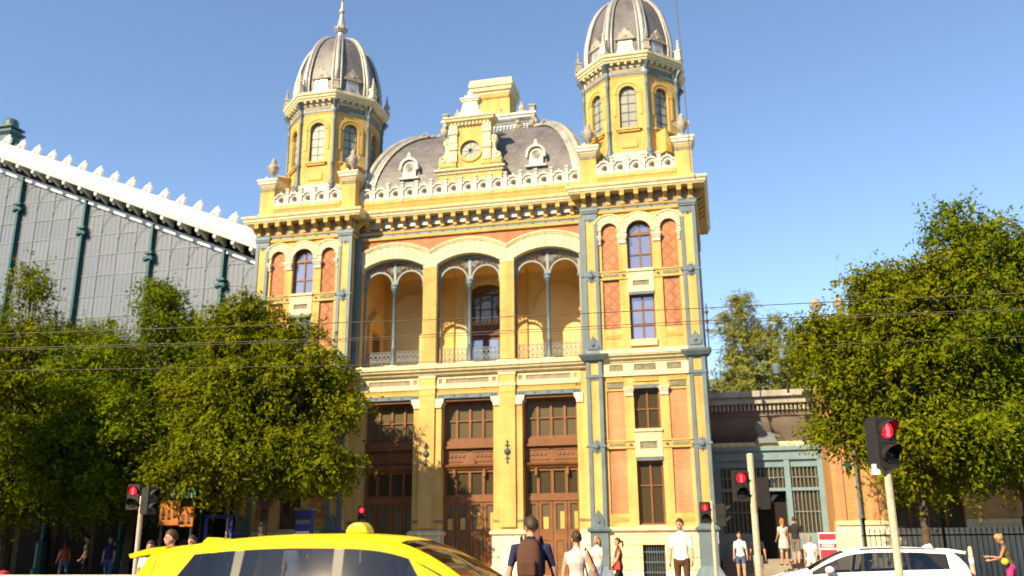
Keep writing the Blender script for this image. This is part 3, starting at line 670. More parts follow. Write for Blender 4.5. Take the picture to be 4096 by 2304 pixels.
# doors: each a screen of transom window, panel, canopy cornice, upper lights, leaves
def door_screen(c):
    y = YC+0.42; w = 1.09
    windowpart(st,[c-w,c-w/2,c,c+w/2,c+w],[5.42,6.22,7.0],y,wood,gl_door,fw_=0.10,dep=0.14,thick=0.05,name='transom_window')
    t_ = MB(); t_.box(c-w,c+w,y-0.10,y+0.14,5.20,5.42); t_.box(c-w,c+w,y-0.16,y+0.14,5.12,5.20); t_.build('transom_rail', wood, st)
    p = MB(); p.box(c-w,c+w,y,y+0.14,4.42,5.12)
    for k in (-1,1):
        p.box(c+k*0.54-0.44,c+k*0.54+0.44,y-0.03,y+0.02,4.98,5.04); p.box(c+k*0.54-0.44,c+k*0.54+0.44,y-0.03,y+0.02,4.60,4.66)
    p.build('door_fascia', wood, st)
    for k in (-1,1):
        for q in range(4):
            f_ = MB(); f_.box(c+k*0.54-0.30+q*0.17,c+k*0.54-0.19+q*0.17,y-0.035,y+0.02,4.78,4.88); f_.build('fascia_block', mustard if False else wood, st)
    cc = MB(); cc.sweep([(-0.1,4.28),(0.06,4.28),(0.10,4.34),(0.18,4.40),(0.20,4.47),(-0.1,4.52)],[(c-w,y),(c+w,y)])
    if abs(c) < 0.1: cc.xz([(c-0.35,4.47)]+[(c+0.26*math.cos(PI-PI*i/10),4.50+0.26*math.sin(PI*i/10)) for i in range(11)]+[(c+0.35,4.47)],y-0.16,y)
    cc.build('door_canopy', wood, st)
    for k in (-1,1):
        b_ = MB(); b_.xz([(c+k*0.62-0.05,4.28),(c+k*0.62+0.05,4.28),(c+k*0.62+0.05,4.02),(c+k*0.62-0.05,4.02)],y-0.12,y); b_.ball((c+k*0.62,y-0.08,4.02),0.05,0.06,0.06,6,4); b_.build('canopy_bracket', wood, st)
    windowpart(st,[c-w,c-0.56,c,c+0.56,c+w],[3.20,4.28],y,wood,gl_dark,fw_=0.11,dep=0.14,name='over_door_light')
    r_ = MB(); r_.box(c-w,c+w,y-0.04,y+0.14,3.03,3.20); r_.build('door_rail', wood, st)
    # four leaves, each with a glazed upper part and a panelled foot
    xs_ = [c-w,c-0.56,c,c+0.56,c+w]
    for i in range(4):
        a,b = xs_[i]+0.01,xs_[i+1]-0.01
        lf = MB(); s = 0.11
        lf.box(a,a+s,y,y+0.1,0.25,3.03); lf.box(b-s,b,y,y+0.1,0.25,3.03); lf.box(a+s,b-s,y,y+0.1,2.92,3.03); lf.box(a+s,b-s,y,y+0.1,0.25,0.45); lf.box(a+s,b-s,y,y+0.1,1.55,1.95)
        lf.box(a+s,b-s,y+0.03,y+0.09,0.45,1.55); lf.box(a+s+0.04,b-s-0.04,y+0.012,y+0.03,0.55,1.45)
        d_ = lf.build('door_leaf', wood, st)
        MB().box(a+s-0.01,b-s+0.01,y+0.05,y+0.07,1.94,2.93).build('pane', gl_door, d_)
        h_ = MB(); h_.tube([(b-0.06 if i%2 == 0 else a+0.06,y-0.04,1.25),(b-0.06 if i%2 == 0 else a+0.06,y-0.04,1.55)],0.015,6); h_.build('door_handle', ironlt, d_)
    s_ = MB(); s_.box(c-1.12,c+1.12,YC-0.1,YC+1.0,0.0,0.25); s_.build('door_step', cream2, st)
    v_ = MB(); v_.box(c-1.1,c+1.1,y+0.2,y+0.25,0.2,7.0); v_.build('interior_backing', shadeint, st)
for c in (-BAY,0,BAY): door_screen(c)
for c in (0.0,BAY):        # notices behind the door glass
    for k,zz in ((-0.28,2.42),(0.28,2.62),(0.83,2.62),(-0.80,2.40)):
        n_ = MB(); n_.box(c+k-0.10+(0.10 if k>0 else 0),c+k+0.10+(0.10 if k>0 else 0),YC+0.455,YC+0.465,1.98,zz); n_.build('paper_notice', mustard, st)
# loggia
AR, ACZ, HW = 2.546, 10.674, 1.37
for cx in (-BAY/2,BAY/2):
    p = MB(); p.box(cx-0.295,cx+0.295,YC,YC+0.55,8.45,12.70); p.build('loggia_pier', ybrick, st)
    b_ = MB(); b_.box(cx-0.42,cx+0.42,YC-0.10,YC+0.62,8.45,8.56); b_.build('column_base_slab', cream, st)
for s_ in (-1,1):
    x0,x1 = sorted((s_*(BAY+HW),s_*5.0)); p = MB(); p.box(x0,x1,YC,YC+0.55,8.45,12.70); p.build('loggia_pier', ybrick, st)
    b_ = MB(); x0,x1 = sorted((s_*(BAY+HW-0.14),s_*5.0)); b_.box(x0,x1,YC-0.10,YC+0.62,8.45,8.56); b_.build('column_base_slab', cream, st)
# spandrel wall of the arcade (cream below the extrados, red brick above)
def zin(x):
    for c in (-BAY,0,BAY):
        d_ = abs(x-c)
        if d_ <= HW: return ACZ+math.sqrt(AR*AR-d_*d_)
    return 12.70
def zex(x):
    r = 13.36
    for c in (-BAY,0,BAY):
        d_ = abs(x-c)
        if d_ < 2.0: r = max(r, ACZ+math.sqrt(3.2**2-d_*d_))
    return r
xs_ = sorted(set([round(-5.0+10.0*i/120,4) for i in range(121)]+[c+k*HW for c in (-BAY,0,BAY) for k in (-1,1)]+[c+k*(HW+0.001) for c in (-BAY,0,BAY) for k in (-1,1)]))
MB().strip([(x,zin(x)) for x in xs_],[(x,zex(x)) for x in xs_],YC+0.01,YC+0.55).build('arcade_wall', cream, st)
MB().strip([(x,zex(x)-0.02) for x in xs_],[(x,14.2) for x in xs_],YC+0.05,YC+0.5).build('upper_brick_wall', ubrick, st)
for c in (-BAY,0,BAY):
    a = math.asin(HW/AR)
    voussoirs(c,ACZ,AR,3.08,PI/2-a*0.98,PI/2+a*0.98,12,YC-0.02,YC+0.03,cream,st,c-1.65,c+1.65,gap=0.012)
    MB().strip(arc(c,ACZ,AR-0.0,PI/2+a,PI/2-a,16),arc(c,ACZ,AR+0.07,PI/2+a,PI/2-a,16),YC-0.05,YC+0.1).build('intrados_mould', cream, st)
seg = [(x,zex(x)) for x in xs_]
MB().strip([(x,z-0.09) for x,z in seg],[(x,z-0.02) for x,z in seg],YC-0.045,YC+0.06).build('extrados_mould', cream, st)
MB().strip([(x,z-0.02) for x,z in seg],[(x,z+0.05) for x,z in seg],YC-0.08,YC+0.07).build('extrados_mould', cream, st)
for cx in (-BAY/2,BAY/2):
    MB().box(cx-0.30,cx+0.30,YC-0.015,YC+0.02,12.70,13.20).build('spandrel_stone', cream, st)
# iron tracery, columns and railings
def tracery(c):
    y = YC+0.30
    f_ = MB()
    # plate ring following the main arch
    a = math.asin((HW-0.02)/(AR-0.05))
    f_.strip(arc(c,ACZ,AR-0.13,PI/2+a,PI/2-a,18),arc(c,ACZ,AR-0.005,PI/2+a,PI/2-a,18),y,y+0.06)
    for k in (-1,1):
        f_.strip(arc(c+k*0.69,12.12,0.565,PI,0,16),arc(c+k*0.69,12.12,0.635,PI,0,16),y-0.03,y+0.09)
    for k in (-1,0,1):
        f_.box(c+k*1.31-0.06,c+k*1.31+0.06,y-0.02,y+0.08,12.05,12.75 if k else 13.08)
    tr = f_.build('tracery', ironlt, st)
    sp = MB()
    for k in (-1,1):     # scrolls in the spandrels
        for (dx,dz,r_) in ((0.16,12.72,0.085),(0.30,12.86,0.075),(0.13,12.92,0.07),(0.46,12.93,0.055),(0.62,12.95,0.05),(0.78,12.93,0.045),(0.94,12.89,0.05),(1.10,12.78,0.06),(1.22,12.66,0.055),(0.24,13.02,0.045)):
            sp.ring((c+k*dx,y+0.03,dz-0.02),r_,0.017,'y',10,4)
            sp.ring((c+k*dx,y+0.03,dz-0.02),r_*0.45,0.014,'y',8,4)
        sp.tube([(c,y+0.03,12.45),(c+k*0.08,y+0.03,12.75),(c+k*0.22,y+0.03,13.0)],0.02,4)
        for q in range(4): sp.tube([(c+k*(0.5+0.2*q),y+0.03,12.66+0.03*(3-q)),(c+k*(0.56+0.2*q),y+0.03,13.02-0.03*q)],0.013,4)
    sp.xz([(c-0.05,12.6),(c+0.05,12.6),(c+0.09,12.95),(c,13.10),(c-0.09,12.95)],y,y+0.05)
    sp.build('scrollwork', ironlt, tr)
    cl = MB(); cl.lathe([(0.15,8.56),(0.15,8.64),(0.11,8.70),(0.10,8.78),(0.085,8.82),(0.085,9.30),(0.105,9.34),(0.105,9.40),(0.08,9.46),(0.072,11.78),(0.11,11.80),(0.10,11.85),(0.16,11.92),(0.18,12.0),(0.15,12.03),(0.19,12.07),(0.19,12.14)],(c,y+0.03,0),12); cl.build('iron_column', iron, st, True)
    b_ = MB(); b_.box(c-0.27,c+0.27,YC-0.05,YC+0.62,8.45,8.57); b_.build('column_base_slab', cream, st)
    for k in (-1,1):
        h_ = MB(); h_.tube([(c+k*1.34,y+0.03,8.5),(c+k*1.34,y+0.03,12.0)],0.05,8); h_.ball((c+k*1.33,y+0.0,12.02),0.12,0.11,0.15,8,5); h_.ball((c+k*1.34,y+0.03,9.35),0.07,0.07,0.06,8,4); h_.build('jamb_column', iron, st)
        rl = MB(); x0,x1 = c+k*0.70-0.56,c+k*0.70+0.56; yy = YC+0.36
        for z in (8.60,8.66,9.16,9.22): rl.box(x0,x1,yy,yy+0.03,z-0.012,z+0.012)
        for i in range(7): rl.box(x0+(x1-x0)*i/6-0.010,x0+(x1-x0)*i/6+0.010,yy,yy+0.03,8.60,9.22)
        rl_ = rl.build('balcony_railing', iron, st)
        sw = MB()
        for i in range(6):
            xx = x0+(x1-x0)*(i+0.5)/6
            sw.ring((xx,yy+0.015,9.03),0.075,0.014,'y',10,4); sw.ring((xx,yy+0.015,8.80),0.075,0.014,'y',10,4); sw.ring((xx,yy+0.015,8.915),0.035,0.014,'y',8,4)
            sw.ball((xx,yy+0.015,8.80),0.03,0.02,0.03,6,4)
        sw.build('scrollwork', ironlt, rl_)
for c in (-BAY,0,BAY): tracery(c)
# loggia room
BK = 3.5
l_ = MB(); l_.box(-4.96,4.96,YC+0.55,BK+0.4,8.30,8.46); l_.build('loggia_floor', cream2, st)
bw_ = MB(); bw_.box(-4.96,-0.80,BK,BK+0.3,8.46,14.0); bw_.box(0.80,4.96,BK,BK+0.3,8.46,14.0); bw_.strip([(x,12.2+math.sqrt(max(0.8*0.8-x*x,0))*0.56) for x in [-0.8+0.1*i for i in range(17)]],[(-0.8+0.1*i,14.0) for i in range(17)],BK,BK+0.3); bw_.build('loggia_back_wall', plaster2, st)
for s_ in (-1,1):
    w_ = MB(); x0,x1 = sorted((s_*4.72,s_*4.97)); w_.box(x0,x1,YC+0.55,BK,8.46,14.0); w_.build('loggia_side_wall', plaster, st)
    dd = MB(); xx = s_*4.70
    dd.add([(xx,1.75,8.46),(xx,2.75,8.46),(xx,2.75,10.3),(xx,1.75,10.3)],[(0,1,2,3)]); d_ = dd.build('side_door', woodd, st)
    pd = MB(); x0,x1 = sorted((s_*4.60,s_*4.73)); pd.box(x0,x1,1.45,1.75,8.46,10.35); pd.box(x0,x1,2.75,3.05,8.46,10.35); pd.box(x0-0.03,x1+0.03,1.40,3.10,10.35,10.60)
    x0,x1 = sorted((s_*4.52,s_*4.73)); pd.add([(x0,1.3,10.6),(x0,3.2,10.6),(x0,2.25,11.35),(x1,1.3,10.6),(x1,3.2,10.6),(x1,2.25,11.35)],[(0,1,2),(3,5,4),(0,3,4,1),(1,4,5,2),(2,5,3,0)]); pd.build('pediment', plaster, d_)
ce = MB(); n_ = 14
prof = [(YC+0.5+(BK-YC-0.5)*i/n_, 13.05+0.55*math.sin(PI*i/n_)) for i in range(n_+1)]
for i in range(n_):
    (y0,z0),(y1,z1) = prof[i],prof[i+1]; ce.add([(-4.9,y0,z0),(4.9,y0,z0),(4.9,y1,z1),(-4.9,y1,z1)],[(0,1,2,3)])
ce.build('loggia_vault', plaster, st)
for cx in (-BAY/2,BAY/2,-4.6,4.6):
    rb = MB()
    for i in range(n_):
        (y0,z0),(y1,z1) = prof[i],prof[i+1]; rb.add([(cx-0.25,y0,z0-0.12),(cx+0.25,y0,z0-0.12),(cx+0.25,y1,z1-0.12),(cx-0.25,y1,z1-0.12),(cx-0.25,y0,z0),(cx+0.25,y0,z0),(cx+0.25,y1,z1),(cx-0.25,y1,z1)],[(0,1,2,3),(0,4,5,1),(1,5,6,2),(3,2,6,7),(0,3,7,4)])
    rb.build('vault_rib', plaster, st)
    p = MB(); p.box(cx-0.25,cx+0.25,BK-0.10,BK+0.05,8.46,13.1); p.build('wall_pilaster', plaster, st)
for c in (-BAY,BAY):
    r_ = MB(); r_.strip(arc(c,11.3,1.08,0.0,PI,14),arc(c,11.3,1.2,0.0,PI,14),BK-0.05,BK+0.02); r_.build('blind_arch', plaster, st)
MB().strip([(-0.82,8.46)]+[(x,z) for x,z in [(-0.8+0.1*i,12.2+math.sqrt(max(0.64-(-0.8+0.1*i)**2,0))*0.56) for i in range(17)]][::1]+[(0.82,8.46)],[(-0.98,8.46)]+[(-0.95+0.11875*i,12.25+math.sqrt(max(0.9025-(-0.95+0.11875*i)**2,0))*0.62) for i in range(17)]+[(0.98,8.46)],BK-0.06,BK+0.05).build('door_surround', cream, st)
dm = windowpart(st,[-0.8,-0.27,0.27,0.8],[10.75,11.5,12.2],BK+0.1,woodd,gl_dark,fw_=0.08,dep=0.1,name='loggia_fanlight')
MB().strip([(-0.8+0.1*i,12.2) for i in range(17)],[(-0.8+0.1*i,12.2+math.sqrt(max(0.64-(-0.8+0.1*i)**2,0))*0.56+0.01) for i in range(17)],BK+0.12,BK+0.2).build('fanlight_lunette', gl_dark, st)
for i in range(9):
    for k in (-1,1):
        g_ = MB(); x = -0.72+0.18*i; g_.tube([(x-0.09,BK+0.08,10.78+(0.0 if k>0 else 0.22)),(x+0.09,BK+0.08,11.0-(0.0 if k>0 else 0.22))],0.018,4); g_.build('lattice_bar', mustard, st)
d_ = MB(); d_.box(-0.8,0.8,BK+0.1,BK+0.2,10.35,10.75); d_.box(-0.8,0.8,BK+0.02,BK+0.2,10.28,10.36); d_.build('door_frieze', woodd, st)
for k in (-1,1):
    d_ = MB(); x0,x1 = sorted((k*0.01,k*0.8)); d_.box(x0,x1,BK+0.12,BK+0.18,8.46,10.3)
    d_ = d_.build('loggia_door_leaf', woodd, st)
    MB().box(x0+0.14,x1-0.14,BK+0.10,BK+0.12,9.2,10.1).build('pane', gl_sky, d_)
# centre entablature, cornice, parapet, balustrade
path = [(-4.95,YC),(4.95,YC)]
MB().sweep([(-0.1,14.10),(0.05,14.10),(0.06,14.22),(-0.1,14.22)],path).build('entablature_fillet', mustard, st)
MB().sweep([(-0.1,14.22),(0.03,14.222),(0.03,14.34),(-0.1,14.34)],path).build('entablature_band', iron, st)
MB().sweep([(-0.1,14.34),(0.06,14.342),(0.08,14.44),(-0.1,14.44)],path).build('entablature_fillet', mustard, st)
MB().sweep([(-0.1,14.44),(0.0,14.44),(0.0,14.98),(-0.1,15.0)],path).build('frieze', friez, st)
for q in range(17):
    x = -4.48+q*0.56
    m_ = MB(); m_.box(x-0.03,x+0.03,YC-0.05,YC-0.02,14.25,14.31); m_.build('bolt', irond, st)
    link('modillion', mod_me, st, (x,YC,0))
MB().sweep([(-0.5,14.97),(0.42,14.98),(0.44,15.04),(0.47,15.05),(0.48,15.13),(0.52,15.16),(0.55,15.22),(0.55,15.26),(0.0,15.32),(-0.5,15.33)],path).build('cornice', cream, st)
parapet(-5.0,5.0,YC-0.15,st)
balustrade([-4.62+0.66*k for k in range(15)], YC-0.12, 0.66)
rf = MB(); rf.box(-9.2,9.2,0.55,12.0,14.6,15.35); rf.build('roof_deck', zinc, st)
MB().box(-4.98,4.98,3.95,11.5,0.0,15.0).build('rear_block', ybrick, st)
# ------------------------------------------------------------------ convex mansard over the centre
RX0,RX1,RY0,RY1,RZ0,RZ1 = 5.0,2.3,0.98,4.2,15.4,20.15
def hip(t):
    a = t*PI/2
    return (RX1+(RX0-RX1)*math.cos(a), RY1-(RY1-RY0)*math.cos(a), RZ0+(RZ1-RZ0)*math.sin(a))
N = 20
rf = MB()
rows = [hip(i/N) for i in range(N+1)]
YB = 9.6
for i in range(N):
    (x0,y0,z0),(x1,y1,z1) = rows[i],rows[i+1]
    yb0,yb1 = YB-y0+RY0, YB-y1+RY0
    rf.add([(-x0,y0,z0),(x0,y0,z0),(x1,y1,z1),(-x1,y1,z1)],[(0,1,2,3)])
    rf.add([(x0,y0,z0),(x0,yb0,z0),(x1,yb1,z1),(x1,y1,z1)],[(0,1,2,3)])
    rf.add([(-x0,yb0,z0),(-x0,y0,z0),(-x1,y1,z1),(-x1,yb1,z1)],[(0,1,2,3)])
    rf.add([(x0,yb0,z0),(-x0,yb0,z0),(-x1,yb1,z1),(x1,yb1,z1)],[(0,1,2,3)])
rf.box(-RX1,RX1,RY1,YB-RY1+RY0,RZ1-0.1,RZ1)
rf.build('mansard_roof', slate, st)
for s_ in (-1,1):
    # hips: a broad flat lead roll with two beads, following the curve
    for off,rr,m_ in ((0.0,0.15,zinc),(-0.26,0.07,zinc),(0.20,0.05,zinc)):
        pts = []
        for i in range(N+1):
            x,y,z = rows[i]
            pts.append((s_*(x+off*0.9+0.02), y-0.03+ (0.12 if off > 0 else 0.0), z+0.05))
        MB().tube(pts, rr, 6).build('hip_rib', m_, st, True)
    band = MB()
    for i in range(N):
        (x0,y0,z0),(x1,y1,z1) = rows[i],rows[i+1]
        band.add([(s_*x0,y0-0.07,z0+0.05),(s_*(x0-0.42),y0-0.07,z0+0.05),(s_*(x1-0.42),y1-0.05,z1+0.07),(s_*x1,y1-0.05,z1+0.07)],[(0,1,2,3) if s_ < 0 else (0,3,2,1)])
    band.build('hip_flashing', zinc, st)
    sc_ = MB()      # acanthus scroll where the hip meets the crown
    for k in range(4): sc_.ball((s_*(RX1+0.75-0.22*k),RY1-1.05+0.25*k,RZ1-0.32+0.12*k+0.12),0.17,0.14,0.12,7,5)
    sc_.ring((s_*(RX1+0.6),RY1-0.95,RZ1-0.05),0.14,0.05,'y',9,5); sc_.build('hip_scroll', statg, st)
# crown platform
MB().sweep([(-0.3,20.0),(0.10,20.0),(0.16,20.06),(0.16,20.16),(0.06,20.22),(-0.3,20.24)],[(-RX1,7),(-RX1,RY1),(RX1,RY1),(RX1,7)]).build('crown_moulding', zincs, st)
MB().box(-2.0,2.0,RY1+0.05,7.0,20.1,20.80).build('crown_frieze', zincs, st)
for k in range(24):
    t_ = MB(); x = -1.88+k*0.1635; t_.tube([(x-0.05,RY1+0.03,20.30),(x,RY1-0.02,20.42),(x+0.03,RY1-0.02,20.55),(x+0.09,RY1+0.03,20.68)],0.055,5); t_.build('frieze_gadroon', zincs, st)
MB().sweep([(-0.3,20.72),(0.06,20.74),(0.10,20.86),(0.24,20.92),(0.26,21.02),(0.32,21.08),(0.32,21.14),(-0.3,21.18)],[(-2.0,7),(-2.0,RY1+0.05),(2.0,RY1+0.05),(2.0,7)]).build('crown_cornice', zincs, st)
MB().box(-1.95,1.95,RY1+0.2,7.0,20.9,21.16).build('crown_roof', zincs, st)
for s_ in (-1,1):
    c_ = MB()
    for dx,dz,r_ in ((0,0.12,0.20),(0.0,0.42,0.17),(-0.2,0.14,0.14),(0.2,0.14,0.14),(0,0.66,0.09)): c_.ball((s_*1.6+dx,RY1+0.1,21.1+dz),r_,r_*0.8,r_*1.1,7,5)
    c_.xz([(s_*1.6-0.42,21.1),(s_*1.6+0.42,21.1),(s_*1.6+0.20,21.35),(s_*1.6,21.85),(s_*1.6-0.20,21.35)],RY1+0.05,RY1+0.25); c_.build('crown_shell', statg, st)
    c_ = MB(); x = s_*2.15; y = RY1-0.2
    c_.box(x-0.12,x+0.12,y,y+0.3,20.95,21.55); c_.box(x-0.16,x+0.16,y-0.04,y+0.34,21.45,21.52)
    c_.xz([(x-0.1,20.2),(x+0.1,20.2),(x+s_*0.14+0.1,20.7),(x+0.08,20.95),(x-0.10,20.95),(x+s_*0.14-0.1,20.7)],y+0.02,y+0.25); c_.ball((x,y,20.55),0.15,0.12,0.2,7,5); c_.build('crown_console', statg, st)
    c_ = MB(); x = s_*1.45; c_.ball((x,RY1-0.05,20.55),0.22,0.12,0.20,8,5); c_.ring((x,RY1-0.12,20.40),0.25,0.06,'y',10,5,PI,2*PI); c_.ball((x,RY1-0.15,20.70),0.12,0.1,0.12,7,5); c_.build('crown_mask', statg, st)
    c_ = MB(); x = s_*0.6; c_.tube([(x,RY1-0.05,21.1),(x,RY1-0.05,21.45)],[0.07,0.03],6); c_.ball((x,RY1-0.05,21.5),0.06,0.06,0.08,6,5); c_.build('crown_finial', statg, st)
# chimney block
ch = MB(); ch.box(-0.92,0.92,4.6,6.2,21.0,22.35); ch.box(-0.89,0.89,4.63,6.2,22.35,22.75); ch.build('chimney_block', ybrick2, st)
d_ = MB()
for q in range(22): d_.box(-0.88+q*0.081,-0.83+q*0.081,4.58,4.7,22.42,22.56)
d_.build('dentil_row', mustard, st)
MB().sweep([(-0.4,22.64),(0.02,22.66),(0.03,22.76),(0.12,22.82),(0.14,22.98),(0.20,23.02),(0.21,23.20),(0.16,23.22),(0.16,23.40),(-0.6,23.42)],[(-0.9,6.2),(-0.9,4.62),(0.9,4.62),(0.9,6.2)]).build('chimney_cornice', cream, st)
MB().box(-0.9,0.9,4.65,6.2,22.7,23.41).build('chimney_top', cream, st)
# ladder-like aerials behind the roof ridge
for x in (3.1,3.75):
    a_ = MB(); a_.tube([(x,6.5,20.0),(x-0.15,6.5,21.25)],0.03,5); a_.tube([(x+0.12,6.5,20.0),(x-0.05,6.5,21.0)],0.025,5); a_.build('roof_aerial', ironlt, st)
a_ = MB(); a_.tube([(3.0,6.5,21.1),(2.75,6.5,21.22),(2.45,6.5,21.15)],0.025,5); a_.build('roof_aerial', ironlt, st)
# ------------------------------------------------------------------ central dormer
DY = 0.85
dw = MB()
ocz,ocr = 18.02,0.47
pts_i = arc(0,ocz,ocr,-PI/2,1.5*PI,32); 
def sq(p):
    x,z = p[0],p[1]-ocz; m_ = max(abs(x)/0.62,abs(z)/0.78); return (x/m_,ocz+z/m_)
dw.strip(pts_i,[sq(p) for p in pts_i],DY+0.04,DY+0.35)
dw.box(-0.90,-0.62,DY,DY+0.5,17.15,19.25); dw.box(0.62,0.90,DY,DY+0.5,17.15,19.25)
dw.box(-0.62,0.62,DY+0.04,DY+0.35,17.15,ocz-0.78); dw.box(-0.62,0.62,DY+0.04,DY+0.35,ocz+0.78,19.25)
dw.box(-0.72,0.72,DY+0.4,DY+2.2,17.1,19.1)
dw.build('dormer_wall', ybrick2, st)
fr_ = MB(); fr_.strip(arc(0,ocz,ocr-0.02,-PI/2,1.5*PI,32),arc(0,ocz,ocr+0.09,-PI/2,1.5*PI,32),DY-0.02,DY+0.1); fr_.build('oculus_surround', mustard, st)
oc = MB(); oc.ring((0,DY+0.09,ocz),ocr-0.02,0.03,'y',24,5); oc.ring((0,DY+0.09,ocz),0.09,0.022,'y',12,5)
for k in range(8):
    a = 2*PI*k/8; oc.tube([(0.09*math.cos(a),DY+0.09,ocz+0.09*math.sin(a)),(ocr*math.cos(a),DY+0.09,ocz+ocr*math.sin(a))],0.014,4)
oc_ = oc.build('oculus_window', ironlt, st)
for k in range(8):
    a0,a1 = 2*PI*k/8,2*PI*(k+1)/8
    MB().xz([(0.08*math.cos(a0),ocz+0.08*math.sin(a0))]+[(x,z) for x,z in arc(0,ocz,ocr,a0,a1,4)]+[(0.08*math.cos(a1),ocz+0.08*math.sin(a1))],DY+0.10,DY+0.12).build('pane', gl_tower, oc_)
for s_ in (-1,1):
    # pilaster blocks, volutes
    p = MB()
    for z0,z1,w_ in ((17.5,18.0,0.02),(18.05,18.35,0.05),(18.4,18.75,0.02),(18.8,19.05,0.05),(19.05,19.25,0.02)):
        x0,x1 = sorted((s_*(0.60-w_),s_*(0.92+w_))); p.box(x0,x1,DY-0.04-w_,DY+0.1,z0,z1)
    p.build('dormer_quoin', cream, st)
    v_ = MB(); pts = [(s_*0.92,17.20),(s_*1.42,17.20),(s_*1.42,17.50),(s_*1.36,17.74),(s_*1.20,17.86),(s_*1.12,18.05),(s_*1.12,18.30),(s_*1.22,18.42),(s_*1.20,18.58),(s_*1.06,18.66),(s_*0.92,18.62)]
    v_.xz(pts,DY+0.03,DY+0.30); v_.ring((s_*1.24,DY+0.02,17.66),0.12,0.05,'y',10,5); v_.ring((s_*1.09,DY+0.02,18.50),0.08,0.04,'y',8,5); v_.build('dormer_volute', cream, st)
    t_ = MB(); x0,x1 = sorted((s_*0.62,s_*1.40)); t_.box(x0,x1,DY-0.03,DY+0.1,17.30,17.48); t_.build('tile_strip', mustard, st)
MB().sweep([(-0.3,16.95),(0.03,16.95),(0.05,17.02),(0.13,17.08),(0.14,17.16),(-0.3,17.2)],[(-1.45,DY+0.6),(-1.45,DY),(1.45,DY),(1.45,DY+0.6)]).build('dormer_base_moulding', cream, st)
MB().box(-1.42,1.42,DY+0.02,DY+0.6,16.2,17.0).build('dormer_base', ybrick2, st)
MB().sweep([(-0.4,19.20),(0.02,19.20),(0.03,19.28),(0.10,19.34),(0.18,19.38),(0.20,19.46),(0.25,19.50),(0.25,19.56),(-0.9,19.64)],[(-0.92,DY+0.5),(-0.92,DY),(0.92,DY),(0.92,DY+0.5)]).build('dormer_cornice', cream, st)
d_ = MB()
for q in range(11): d_.box(-0.86+q*0.165,-0.78+q*0.165,DY-0.10,DY+0.05,19.22,19.32)
d_.build('dentil_row', cream, st)
gb = MB(); prof_ = [(-0.95,19.56),(-0.62,19.68),(-0.42,19.90),(-0.34,20.16),(-0.32,20.36)]
gb.xz([(x,z) for x,z in prof_]+[(-x,z) for x,z in prof_[::-1]],DY-0.02,DY+0.35); gb.build('dormer_gable', cream2, st)
g2 = MB(); g2.box(-0.40,0.40,DY-0.06,DY+0.40,20.36,20.46); g2.box(-0.46,0.46,DY-0.10,DY+0.44,20.46,20.52); g2.box(-0.26,0.26,DY,DY+0.34,20.52,20.66); g2.lathe([(0.2,20.66),(0.14,20.76),(0.17,20.86),(0.08,20.98),(0.0,21.04)],(0,DY+0.17,0),8); g2.build('dormer_finial', cream2, st)
# small round-headed zinc dormers with medallions
for s_ in (-1,1):
    x = s_*2.88; y = 1.12
    b_ = MB(); b_.xz([(x-0.34,17.05),(x+0.34,17.05),(x+0.31,17.15)]+arc(x,17.62,0.30,0,PI,12)+[(x-0.31,17.15)],y,y+1.2); b_.build('lucarne', stonew, st)
    h_ = MB(); h_.strip(arc(x,17.62,0.33,-0.15,PI+0.15,14),arc(x,17.62,0.43,-0.15,PI+0.15,14),y-0.10,y+1.1); h_.box(x-0.46,x+0.46,y-0.10,y+0.1,17.02,17.10)
    for k in (-1,1): h_.ball((x+k*0.40,y-0.06,17.50),0.08,0.07,0.09,6,4)
    h_.xz([(x-0.12,18.02),(x+0.12,18.02),(x+0.06,18.16),(x+0.07,18.22),(x,18.32),(x-0.07,18.22),(x-0.06,18.16)],y-0.08,y+0.1); h_.build('lucarne_hood', stonew, st)
    m_ = MB(); m_.ring((x,y-0.01,17.60),0.17,0.03,'y',14,5); m_.ring((x,y-0.01,17.60),0.10,0.02,'y',10,4)
    for k in range(5): m_.ball((x+0.06*math.cos(k*1.256),y-0.01,17.60+0.06*math.sin(k*1.256)),0.035,0.025,0.035,6,4)
    m_.build('medallion', statg, st)

zincl = mat('pale_zinc', (0.37,0.36,0.32), 0.45, metal=0.3, var=0.2, vscale=2.0, fine=0.1, streak=0.2)
